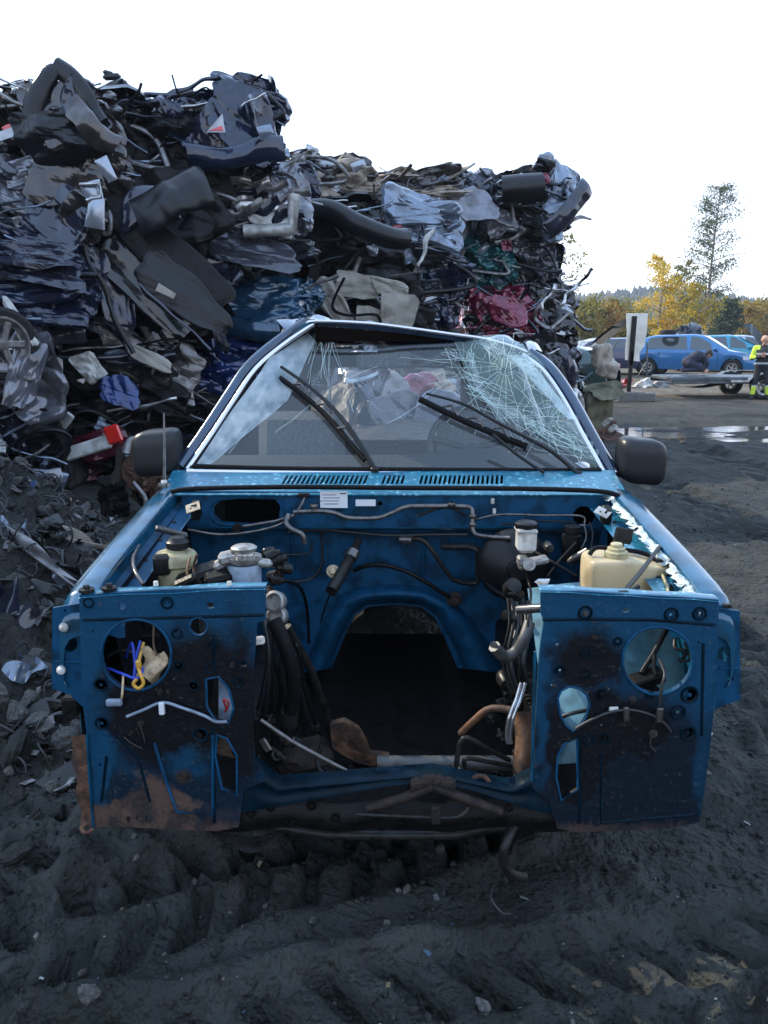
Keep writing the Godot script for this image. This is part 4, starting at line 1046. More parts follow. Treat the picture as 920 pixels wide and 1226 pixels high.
	o = bale([300, 480, 450, 590], 11.2, 0.1, 34, ["scrap_dark", "paint_slate", "scrap_metal"], "bottom bale straight behind the truck's cab", {"n": 6})
	o = bale([450, 490, 640, 560], 13.0, 0.1, 35, ["scrap_dark", "paint_black", "paint_slate"], "long low bale on the ground behind the cab", {"n": 6})
	# loose things at the foot of the right end
	var cu := thing("seat_cushion", at(722, 446, 14.2), "pale grey car seat cushion hanging off the pile's right end", "cushion")
	part("backrest", pool.cushion0, M["scrap_beige"], cu, xf(Vector3(-0.03, 0.28, 0), Vector3(0, 0.3, 0.2), Vector3(0.34, 0.42, 0.25)))
	part("seat", pool.cushion1, M["scrap_beige"], cu, xf(Vector3(0.05, 0.05, 0.1), Vector3(0.2, 0.3, -0.1), Vector3(0.36, 0.28, 0.28)))
	var ol := thing("cloth_heap", Vector3(3.85, 0, -14.3), "olive cloth draped over scrap under the pale cushion", "cloth")
	part("cloth", pool.cushion2, M["olive_cloth"], ol, xf(Vector3(0, 0.33, 0), Vector3.ZERO, Vector3(0.5, 0.85, 0.5)))
	part("fold", pool.sheet11, M["olive_cloth"], ol, xf(Vector3(0.12, 0.75, 0.15), Vector3(-1.2, 0, 0.1), Vector3(0.9, 0.7, 0.5)))
	part("foil", pool.sheet13, M["scrap_bright"], ol, xf(Vector3(-0.4, 0.35, 0.3), Vector3(-0.1, 0.2, 0.1), Vector3(0.35, 0.9, 0.5)))
	var rs := thing("rusty_scrap", Vector3(3.75, 0, -13.4), "rusty brown scrap lying on the mud below the pile's right end", "scrap")
	part("rusty_sheet", pool.sheet9, M["rust"], rs, xf(Vector3(0, 0.06, 0), Vector3(-1.4, 0, 0.2), Vector3(0.8, 0.5, 0.4)))
	part("rusty_strip", pool.strip3, M["rust"], rs, xf(Vector3(-0.1, 0.16, 0.1), Vector3(-0.6, 0, 0.3), Vector3(0.6, 0.8, 0.6)))
	part("pale_chip", pool.sheet4, M["foam"], rs, xf(Vector3(0.1, 0.22, 0), Vector3(-0.5, 0, 0.6), Vector3(0.25, 0.25, 0.3)))

# ------------------------------------------------------------------ the truck
const T0 := Vector3(0.035, 0, -3.3)

func tp(called: String, b: MB, m: String, parent: Node3D, label := "") -> MeshInstance3D:
	var o := part(called, b.done(), M[m] if M.has(m) else null, parent)
	if parent.get_parent() == self and not parent is MeshInstance3D: o.position = -T0
	if label: o.set_meta("label", label)
	return o

func cc(x: float, y: float, u: float) -> Vector3:
	return Vector3(x + 0.035, y, -u)

func pxy(px: float, py: float, u: float) -> Vector2:
	var p := at(px, py, u)
	return Vector2(p.x, p.y)

func pix(x: float, y: float, u: float) -> Vector2:
	var up := (y - EYE) * cos(PITCH) + u * sin(PITCH)
	var fw := u * cos(PITCH) - (y - EYE) * sin(PITCH)
	return Vector2(460.0 + F * x / fw, 613.0 - F * up / fw)

func outline(a: Array, u: float) -> PackedVector2Array:
	var o := PackedVector2Array()
	for i in range(0, a.size(), 2): o.append(pxy(a[i], a[i + 1], u))
	return o

func oval(px: float, py: float, rx: float, ry: float, u: float, n := 14) -> PackedVector2Array:
	var o := PackedVector2Array()
	for i in n: o.append(pxy(px + rx * cos(TAU * i / n), py + ry * sin(TAU * i / n), u))
	return o

func line(b: MB, a: Array, r, sides := 8, per := 6) -> void: # a: x, y, depth triples in photo terms
	var ps := []
	for i in range(0, a.size(), 3): ps.append(at(a[i], a[i + 1], a[i + 2]))
	b.tube(smooth(ps, per) if per > 1 else ps, r, sides)

func one_line(called: String, a: Array, r: float, m: String, parent: Node3D, per := 6) -> MeshInstance3D:
	var b := MB.new()
	line(b, a, r, 8, per)
	return tp(called, b, m, parent)

func soft(x: float, y: float, cx: float, cy: float, rx: float, ry: float) -> float: # 1 inside an ellipse, fading out round its rim
	var d := Vector2((x - cx) / rx, (y - cy) / ry).length()
	return 1.0 - smoothstep(0.5, 1.32, d)

func panel_image(x0: float, y0: float, x1: float, y1: float, left: bool) -> StandardMaterial3D:
	var w := 420
	var h := int(w * (y1 - y0) / (x1 - x0))
	var im := Image.create(w, h, false, Image.FORMAT_RGB8)
	var hm := Image.create(w, h, false, Image.FORMAT_RGBA8)
	var na := FastNoiseLite.new()
	na.frequency = 0.022; na.fractal_octaves = 5; na.seed = 3
	var nb := FastNoiseLite.new()
	nb.frequency = 0.13; nb.fractal_octaves = 4; nb.seed = 6
	for j in h:
		for i in w:
			var p := pix(lerpf(x0, x1, (i + 0.5) / w), lerpf(y1, y0, (j + 0.5) / h), 1.9)
			var a := na.get_noise_2d(p.x, p.y)
			var f := nb.get_noise_2d(p.x, p.y)
			var x := p.x + a * 16.0
			var y := p.y + f * 4.0 + a * 16.0
			var k := 0.0
			var rust := 0.0
			if left:
				k = maxf(soft(x, y, 240, 800, 66, 52), maxf(soft(x, y, 205, 865, 92, 78), soft(x, y, 288, 850, 34, 120)))
				k = maxf(k, soft(x, y, 150, 850, 40, 55) * 0.95)
				k = maxf(k, sst(890, 940, y) * 0.75)
				k *= 1.0 - 0.85 * soft(x, y, 121, 918, 15, 70)
				k *= 1.0 - 0.7 * soft(x, y, 223, 912, 22, 20)
				k *= 1.0 - 0.5 * soft(x, y, 306, 740, 14, 60)
				rust = sst(0.0, 14.0, p.y - (968.0 - 42.0 * exp(-pow((p.x - 178.0) / 46.0, 2.0)) + a * 26.0 + f * 8.0)) * (1.0 - 0.8 * sst(225, 262, p.x))
				rust = maxf(rust, sst(980, 990, p.y + f * 6.0) * 0.9)
				rust = maxf(rust, soft(p.x, p.y, 220, 930, 10, 9) * 0.8)
			else:
				k = maxf(soft(x, y, 702, 795, 52, 46), maxf(soft(x, y, 740, 872, 98, 52), soft(x, y, 690, 900, 52, 100)))
				k = maxf(k, sst(835, 880, y) * 0.85)
				k *= 1.0 - 0.75 * soft(x, y, 646, 830, 9, 120)
				k *= 1.0 - 0.5 * soft(x, y, 845, 900, 14, 90)
				rust = sst(982, 992, p.y + f * 8.0) * 0.6
			var col := Color(0.0035, 0.045, 0.095).lerp(Color(0.0042, 0.0046, 0.0066), clampf(k * 1.05, 0, 1))
			col = col * (0.92 + 0.16 * f)
			# rubbed and chipped paint
			if absf(na.get_noise_2d(p.x * 0.35 + 500.0, p.y * 3.0)) < 0.012 and f > 0.0: col = col.lerp(Color(0.05, 0.075, 0.09), 0.5)
			if f > 0.58: col = col.lerp(Color(0.07, 0.11, 0.14), 0.35)
			if a * 0.9 + f > 0.78: col = col.lerp(Color(0.08, 0.05, 0.035), 0.4)
			col = col.lerp(Color(0.075, 0.046, 0.036).lerp(Color(0.028, 0.023, 0.023), clampf(0.5 + a * 1.5 + f * 0.5 + na.get_noise_2d(p.x * 5.0, p.y * 0.9 + 90.0) * 0.5, 0, 1)), rust)
			im.set_pixel(i, j, col.linear_to_srgb())
			var hh := 0.5 + 0.30 * a + 0.05 * f + rust * 0.12 * f
			hm.set_pixel(i, j, Color(hh, hh, hh))
	var m := StandardMaterial3D.new()
	m.resource_name = "panel_paint"
	m.albedo_texture = ImageTexture.create_from_image(im)
	m.roughness = 0.45
	m.metallic_specular = 0.3
	m.texture_repeat = false
	hm.bump_map_to_normal_map(5.0)
	m.normal_enabled = true
	m.normal_texture = ImageTexture.create_from_image(hm)
	m.normal_scale = 0.7
	return m

func each(called: String, spots: Array, make: Callable, m: String, parent: Node3D) -> void: # one part per spot
	for q in spots:
		var b := MB.new()
		make.call(b, q[0], q[1], q[2])
		tp(called, b, m, parent)

func emboss(b: MB, px: float, py: float, r: float, u := 1.9) -> void: # a pressed ring round a dimple
	var p := at(px, py, u - 0.001)
	var k := r * u / F
	b.lathe(xf(p, Vector3(PI / 2, 0, 0)), [Vector2(k * 1.25, -0.002), Vector2(k * 1.1, 0.003), Vector2(k * 0.95, 0.003), Vector2(k * 0.8, -0.001), Vector2(k * 0.3, -0.001), Vector2(k * 0.3, -0.0015)], 16)

func bolt(b: MB, px: float, py: float, r: float, u := 1.9) -> void:
	var p := at(px, py, u)
	var k := r * u / F
	b.lathe(xf(p, Vector3(PI / 2, 0, 0)), [Vector2(0, 0.009), Vector2(k * 0.55, 0.009), Vector2(k * 0.6, 0.003), Vector2(k, 0.003), Vector2(k, -0.003)], 8)

func build_truck() -> void:
	var tk := thing("pickup_truck", T0, "blue stripped pickup truck with no bonnet, grille or engine and a shattered windscreen", "pickup truck")
	truck_front(tk)
	truck_fenders(tk)
	truck_bay(tk)
	truck_cab(tk)
	truck_glass(tk)
	truck_under(tk)

func truck_front(tk: Node3D) -> void:
	var u := 1.9
	var X0 := pxy(85, 1000, u)
	var X1 := pxy(322, 690, u)
	var lm := panel_image(X0.x, X0.y, X1.x, X1.y, true)
	var b := MB.new()
	var T := Transform3D(Basis(), Vector3(0, 0, -u))
	var uvs := Vector2(1.0 / (X1.x - X0.x), -1.0 / (X1.y - X0.y))
	var hl := [oval(163, 784, 41, 41, u, 28), oval(238, 750, 11, 11, u), outline([247, 813, 262, 810, 275, 826, 280, 848, 274, 866, 258, 862, 248, 846], u), outline([260, 880, 272, 884, 284, 905, 284, 952, 266, 944, 258, 905], u),
		oval(146, 726, 5, 4, u, 8), oval(252, 725, 5, 4, u, 8), oval(112, 756, 2, 2, u, 6), oval(154, 981, 3, 4, u, 8), oval(165, 979, 3, 4, u, 8), oval(179, 980, 5, 6, u, 10), oval(120, 916, 1.6, 2, u, 6), oval(292, 795, 4, 4, u, 8)]
	var lo := outline([95, 713, 130, 710, 200, 706, 280, 704, 318, 703, 318, 742, 308, 746, 304, 800, 303, 870, 306, 916, 318, 935, 292, 946, 286, 990, 262, 995, 200, 993, 150, 990, 113, 990, 108, 940, 104, 880, 98, 830, 96, 770], u)
	b.plate(lo, T, 0.012, hl, Vector2(X0.x, X1.y), uvs)
	var lp := part("front_panel", b.done(), lm, tk)
	lp.position = -T0
	lp.set_meta("label", "left front panel with black overspray, torn wires and rust along its foot")
	each("pressed_ring", [[106, 722, 6], [200, 722, 7], [212, 759, 6], [214, 797, 6], [279, 794, 6], [286, 816, 6], [232, 821, 6], [255, 772, 5], [252, 800, 6], [121, 820, 8], [122, 866, 8], [240, 880, 9]], func(mb, x, y, r): emboss(mb, x, y, r), "truck_dark", lp)
	each("bolt", [[220, 930, 9], [192, 828, 4], [202, 827, 3], [278, 796, 4], [169, 866, 5], [250, 985, 4]], func(mb, x, y, r): bolt(mb, x, y, r), "rust_dark", lp)
	b = MB.new()
	for k in 29: pass
	var rim := []
	for k in 33: rim.append(at(163 + 42.5 * cos(TAU * k / 32), 784 + 42.5 * sin(TAU * k / 32), u - 0.002))
	b.tube(rim, 0.004, 6, false)
	tp("lamp_opening_rim", b, "truck_blue_inner", lp)
	b = MB.new() # folded edges and creases of the lower part
	line(b, [104, 880, u - .004, 108, 940, u - .004, 112, 990, u - .004], 0.004, 6, 3)
	tp("folded_edge", b, "truck_blue", lp)
	b = MB.new()
	line(b, [185, 890, u - .002, 200, 938, u - .003, 212, 972, u - .003, 255, 976, u - .003, 255, 880, u - .002], 0.0045, 6, 1)
	tp("crease", b, "truck_blue_inner", lp)
	for q in [[100, 742, 140, 741, 250, 738, 316, 736], [256, 760, 256, 800], [256, 870, 257, 985], [128, 905, 122, 960], [140, 880, 165, 905, 180, 960]]:
		b = MB.new()
		var pts := []
		for i in range(0, q.size(), 2): pts.append(at(q[i], q[i + 1], u + 0.001))
		b.tube(pts, 0.0045, 8)
		tp("crease", b, "truck_dark", lp)
	for k in [1, 2, 3]:
		b = MB.new()
		var lip := []
		for i in hl[k].size() + 1: lip.append(Vector3(hl[k][i % hl[k].size()].x, hl[k][i % hl[k].size()].y, -u + 0.001))
		b.tube(lip, 0.0032, 6, false)
		tp("opening_lip", b, "truck_blue_inner", lp)
	# the flange on top, with its rolled lip
	b = MB.new()
	b.grid(20, 4, func(s, t):
		var p := at(lerpf(94, 318, s), lerpf(713, 702.5, s) + 2.0 * zig(s * 2.0), u)
		return p + Vector3(0, 0.010 - 0.012 * pow(1.0 - t, 2.0) - 0.006 * t, -0.045 * t + 0.004))
	tp("top_flange", b, "truck_blue_worn", tk)
	b = MB.new()
	for q in [[131, 706, 9], [104, 708, 6]]:
		b = MB.new()
		b.lathe(xf(at(q[0], q[1], 1.92)), [Vector2(0, 0.016), Vector2(0.008, 0.016), Vector2(0.009, 0.008), Vector2(0.02, 0.007), Vector2(0.02, 0)], 10)
		tp("bolt", b, "dark_metal", tk)
	b = MB.new()
	for q in [[187, 701], [275, 701]]:
		b = MB.new()
		b.lathe(xf(at(q[0], q[1], 1.92)), [Vector2(0, 0.012), Vector2(0.006, 0.011), Vector2(0.007, 0)], 8)
		tp("plug", b, "white_plastic", tk)
	# wires in and below the left lamp opening
	one_line("wire", [150, 790, 2.05, 158, 770, 1.98, 162, 800, 1.95, 160, 820, 1.92, 163, 790, 1.95, 168, 768, 2.0], 0.004, "wire_blue", tk)
	one_line("wire", [130, 800, 1.96, 145, 806, 1.9, 165, 812, 1.885, 172, 800, 1.93], 0.0035, "wire_blue", tk)
	one_line("wire", [172, 770, 2.0, 166, 795, 1.92, 168, 806, 1.885, 172, 818, 1.88, 166, 824, 1.88, 160, 819, 1.88, 164, 813, 1.88], 0.0045, "wire_yellow", tk)
	one_line("wire", [185, 745, 2.0, 184, 770, 1.97, 188, 785, 1.95], 0.003, "tan_metal", tk)
	one_line("wire", [148, 806, 1.9, 147, 825, 1.885, 146, 836, 1.885], 0.003, "beige_tag", tk)
	one_line("wire", [130, 785, 2.05, 150, 779, 2.02, 185, 790, 2.02], 0.004, "wire_black", tk)
	b = MB.new()
	b.box(xf(at(166, 795, 1.9), Vector3(0.1, 0.1, 0.1)), Vector3(0.014, 0.022, 0.012))
	tp("connector", b, "wire_yellow", tk)
	b = MB.new()
	b.grid(8, 8, func(s, t): return at(168 + 28 * s + 6 * sin(t * 5), 778 + 36 * t - 5 * sin(s * 6.0), 1.96 + 0.02 * sin(s * 4.0 + t * 3.0)))
	tp("torn_insulation", b, "beige_tag", tk)
	b = MB.new()
	b.box(xf(at(137, 841, 1.885), Vector3(0, 0, 0.03)), Vector3(0.042, 0.02, 0.014))
	tp("connector", b, "grey_plastic", tk)
	one_line("cable", [152, 858, 1.893, 172, 850, 1.888, 195, 841, 1.886, 220, 848, 1.886, 245, 857, 1.888, 258, 864, 1.894, 272, 864, 1.898], 0.0042, "grey_plastic", tk)
	b = MB.new()
	b.box(xf(at(194, 848, 1.884)), Vector3(0.014, 0.034, 0.012), 0.002)
	tp("cable_clip", b, "white_label", tk)
	one_line("thin_wire", [168, 868, 1.893, 173, 885, 1.89, 174, 890, 1.892], 0.002, "wire_black", tk)
	one_line("thin_wire", [148, 882, 1.893, 158, 890, 1.89, 170, 896, 1.893], 0.0018, "wire_black", tk)
	# things seen behind the openings of the left panel
	b = MB.new()
	b.grid(8, 8, func(s, t): return at(262 + 18 * s, 812 + 50 * t, 2.0 + 0.06 * s + 0.02 * sin(t * 6.0)))
	tp("washer_bag", b, "grey_plastic", tk)
	one_line("wire", [272, 850, 1.95, 268, 838, 1.93, 274, 842, 1.93, 270, 852, 1.95], 0.003, "wire_red", tk)
	b = MB.new()
	for q in [[262, 720], [268, 770]]: b.box(xf(at(q[0] - 110, q[1] + 30, 2.25), Vector3(0.2, 0.3, 0.1)), Vector3(0.12, 0.1, 0.1), 0.01)
	b.box(xf(at(150, 765, 2.2), Vector3(0, 0.2, 0)), Vector3(0.2, 0.03, 0.04), 0.006)
	b.box(xf(at(165, 820, 2.3), Vector3(0, 0.2, 0.3)), Vector3(0.26, 0.1, 0.1), 0.006)
	tp("lamp_bracket", b, "oily", tk)

	# right panel
	X0 = pxy(632, 1000, u)
	X1 = pxy(866, 690, u)
	var rm := panel_image(X0.x, X0.y, X1.x, X1.y, false)
	uvs = Vector2(1.0 / (X1.x - X0.x), -1.0 / (X1.y - X0.y))
	var ro := outline([648, 707, 700, 708, 760, 712, 820, 715, 861, 718, 860, 770, 856, 840, 850, 900, 838, 985, 800, 992, 740, 995, 690, 996, 668, 992, 658, 960, 636, 942, 640, 915, 642, 860, 645, 800, 648, 770, 652, 745, 648, 735], u)
	var hr := [oval(788, 791, 41, 39, u, 28), outline([668, 836, 672, 827, 682, 822, 694, 824, 703, 832, 706, 844, 702, 858, 695, 870, 686, 875, 677, 868, 671, 856], u), outline([676, 890, 691, 884, 692, 945, 672, 958, 666, 930, 668, 905], u),
		oval(668, 772, 3, 2, u, 8), oval(671, 803, 2.4, 2.4, u, 8), oval(663, 821, 3.5, 2.5, u, 8), oval(721, 869, 2.2, 2.2, u, 8), oval(812, 853, 4, 3.6, u, 8), oval(658, 881, 2.2, 2.2, u, 8), oval(837, 769, 1.8, 1.8, u, 6), oval(740, 768, 2.2, 2.5, u, 8), oval(804, 736, 2.5, 5, u, 8), oval(838, 735, 4, 3, u, 8), oval(706, 887, 3, 1.6, u, 8), oval(730, 826, 2, 2, u, 6), oval(750, 731, 5, 3, u, 8)]
	b = MB.new()
	b.plate(ro, T, 0.012, hr, Vector2(X0.x, X1.y), uvs)
	var rp := part("front_panel", b.done(), rm, tk)
	rp.position = -T0
	rp.set_meta("label", "right front panel with sunlit openings and a black sprayed middle")
	each("pressed_ring", [[701, 734, 8], [702, 781, 6], [701, 807, 6], [720, 832, 7], [671, 803, 7], [740, 768, 5], [826, 832, 10], [824, 878, 9], [706, 886, 8], [724, 884, 6], [838, 735, 8], [804, 736, 8], [812, 853, 9], [778, 832, 5]], func(mb, x, y, r): emboss(mb, x, y, r), "truck_dark", rp)
	each("bolt", [[701, 734, 4], [757, 837, 5], [782, 878, 6], [664, 821, 3], [756, 839, 3]], func(mb, x, y, r): bolt(mb, x, y, r), "pipe_metal", rp)
	b = MB.new()
	rim = []
	for k in 33: rim.append(at(788 + 42.5 * cos(TAU * k / 32), 791 + 40.5 * sin(TAU * k / 32), u - 0.002))
	b.tube(rim, 0.004, 6, false)
	tp("lamp_opening_rim", b, "truck_blue_inner", rp)
	b = MB.new()
	line(b, [641, 780, u - .003, 639, 850, u - .003, 637, 935, u - .003], 0.004, 6, 3)
	tp("folded_edge", b, "truck_blue", rp)
	b = MB.new()
	b.grid(20, 4, func(s, t):
		var p := at(lerpf(647, 862, s), lerpf(706, 718, s) + 1.5 * zig(s * 3.0), u)
		return p + Vector3(0, 0.010 - 0.012 * pow(1.0 - t, 2.0) - 0.006 * t, -0.045 * t + 0.004))
	tp("top_flange", b, "truck_blue_worn", tk)
	for k in [1, 2]:
		b = MB.new()
		var lip := []
		for i in hr[k].size() + 1: lip.append(Vector3(hr[k][i % hr[k].size()].x, hr[k][i % hr[k].size()].y, -u + 0.001))
		b.tube(lip, 0.0032, 6, false)
		tp("opening_lip", b, "truck_blue_inner", rp)
	for q in [[650, 742, 700, 741, 780, 742, 856, 748], [694, 880, 694, 985], [720, 905, 720, 985, 830, 975], [842, 770, 840, 880]]:
		b = MB.new()
		var pts := []
		for i in range(0, q.size(), 2): pts.append(at(q[i], q[i + 1], u + 0.001))
		b.tube(pts, 0.0045, 8)
		tp("crease", b, "truck_dark", rp)
	one_line("cable", [690, 872, 1.894, 708, 862, 1.889, 730, 853, 1.886, 755, 850, 1.886, 780, 856, 1.886, 795, 866, 1.888, 803, 876, 1.893], 0.0042, "wire_black", tk)
	b = MB.new()
	b.box(xf(at(750, 855, 1.884), Vector3(0, 0, 0.1)), Vector3(0.014, 0.04, 0.012), 0.002)
	b.box(xf(at(790, 856, 1.884)), Vector3(0.017, 0.04, 0.012), 0.002)
	tp("cable_clip", b, "pipe_metal", tk)
	one_line("thin_wire", [790, 845, 1.885, 793, 820, 1.885, 796, 806, 1.9, 790, 790, 1.98], 0.004, "wire_black", tk)
	b = MB.new()
	b.box(xf(at(735, 849, 1.89), Vector3(0, 0, 0.05)), Vector3(0.024, 0.012, 0.008), 0.002)
	tp("connector", b, "white_plastic", tk)
	one_line("thin_wire", [780, 880, 1.89, 779, 893, 1.888, 785, 900, 1.89], 0.002, "wire_black", tk)
	# brackets and rods seen through the right openings
	one_line("stay_rod", [768, 806, 2.05, 782, 784, 2.08, 797, 756, 2.12, 806, 738, 2.15], 0.008, "dark_metal", tk, 1)
	one_line("stay_rod", [784, 784, 2.06, 783, 800, 2.04, 786, 808, 2.03], 0.006, "dark_metal", tk, 1)
	b = MB.new()
	b.box(xf(at(775, 812, 2.05), Vector3(0.2, 0.2, 0.3)), Vector3(0.09, 0.03, 0.05), 0.004)
	b.box(xf(at(772, 826, 2.06), Vector3(0, 0, -0.1)), Vector3(0.07, 0.035, 0.04), 0.004)
	tp("lamp_bracket", b, "oily", tk)
	one_line("wire", [812, 752, 2.1, 808, 775, 2.05, 822, 780, 2.05, 815, 792, 2.08], 0.005, "wire_black", tk)
	one_line("wire", [820, 770, 2.1, 826, 790, 2.06, 812, 790, 2.06], 0.004, "wire_black", tk)
	one_line("wire", [668, 860, 1.96, 685, 854, 1.95, 704, 850, 1.96], 0.006, "wire_black", tk)

	# the bent lower beam
	b = MB.new()
	b.grid(40, 8, func(s, t):
		var x: float = lerpf(286, 664, s)
		var topy: float
		if x < 330: topy = lerpf(918, 943, clampf((x - 303) / 27.0, 0, 1))
		elif x < 520: topy = lerpf(943, 928, (x - 330) / 190.0)
		elif x < 613: topy = lerpf(928, 947, (x - 520) / 93.0)
		else: topy = lerpf(947, 934, clampf((x - 613) / 25.0, 0, 1))
		var bot: float = lerpf(972, 938, clampf((x - 290) / 190.0, 0, 1)) if x < 518 else lerpf(938, 972, clampf((x - 540) / 108.0, 0, 1))
		var p := at(x, lerpf(topy, maxf(bot, topy + 8), maxf(0.0, t * 1.4 - 0.4)), 1.9)
		return p + Vector3(0, -0.004 * t, -0.05 * maxf(0.0, 0.3 - t) / 0.3 - 0.012 * zig(t * 1.6)))
	var beam := tp("lower_beam", b, "truck_dark", tk, "bent V-shaped blue beam under the radiator opening")
	b = MB.new()
	b.grid(14, 6, func(s, t):
		var x: float = lerpf(492, 546, s)
		var k := absf(x - 518)
		return at(x, 926 + k * 0.22 + t * (16 + k * 0.14) + 1.5 * sin(x), 1.893 - 0.006 * sin(t * 3.0)))
	tp("rust_patch", b, "rust_dark", beam)
	b = MB.new()
	for q in [[486, 954, 440, 968], [552, 954, 600, 972]]: line(b, [518, 941, 1.9, q[0], q[1], 1.9, q[2], q[3], 1.91], 0.013, 8, 3)
	tp("rusty_brace", b, "rust_dark", tk)
	b = MB.new()
	b.grid(36, 6, func(s, t):
		var x: float = lerpf(262, 690, s)
		var p := at(x, 962 + 34 * t + 3.0 * sin(x * 0.05), 1.93)
		return p + Vector3(0, 0, 0.02 * sin(t * PI) - 0.01))
	var low := tp("front_crossmember", b, "oily", tk)
	b = MB.new()
	for q in [[373, 965, 7], [300, 975, 6], [452, 978, 5], [324, 968, 5], [610, 968, 5], [350, 984, 5], [402, 980, 6], [480, 986, 4], [575, 984, 5]]:
		b = MB.new()
		b.lathe(xf(at(q[0], q[1], 1.913), Vector3(PI / 2, 0, 0)), [Vector2(q[2] * 0.002, 0.001), Vector2(q[2] * 0.0016, -0.008), Vector2(0, -0.01)], 12)
		tp("punched_hole", b, "oily", low)
	one_line("brake_pipe", [425, 975, 1.88, 470, 977, 1.88, 540, 979, 1.88, 556, 974, 1.885, 562, 968, 1.9], 0.005, "dark_metal", tk, 3)
	b = MB.new()
	b.box(xf(at(522, 976, 1.875), Vector3(0, 0, 0.05)), Vector3(0.022, 0.05, 0.012), 0.003)
	tp("pipe_clip", b, "rust_dark", tk)
	one_line("sway_bar", [300, 985, 2.0, 380, 997, 1.97, 400, 999, 1.96, 475, 1000, 1.96, 545, 999, 1.96, 570, 994, 1.98, 640, 985, 2.02], 0.014, "dark_metal", tk, 4)
	b = MB.new()
	b.grid(14, 6, func(s, t): return at(268 + 66 * s, 996 + 14 * sin(s * PI) * (0.4 + t) + 6 * t, 1.93 + 0.10 * (1 - t)))
	tp("tow_plate", b, "pipe_metal", tk)
	one_line("tow_hook", [618, 985, 1.95, 606, 1010, 1.9, 603, 1030, 1.9, 612, 1046, 1.9, 628, 1050, 1.92], 0.014, "dark_metal", tk, 4)
	one_line("hanging_wire", [590, 1060, 1.95, 588, 1075, 1.9, 600, 1092, 1.88, 612, 1094, 1.88], 0.003, "wire_black", tk, 4)
	b = MB.new()
	b.grid(6, 16, func(s, t): return at(lerpf(84, 104, s) + 14 * t + 2.0 * sin(t * 17.0), lerpf(882, 990, t) - 3 * s, 1.965 - 0.02 * s + 0.006 * sin(t * 9.0)))
	tp("rusty_bracket", b, "rust", tk, "rusty torn plate hanging at the left corner")
	one_line("rusty_ring", [112, 992, 1.9, 104, 997, 1.89, 98, 992, 1.9, 104, 986, 1.91, 114, 984, 1.9], 0.006, "rust", tk, 5)

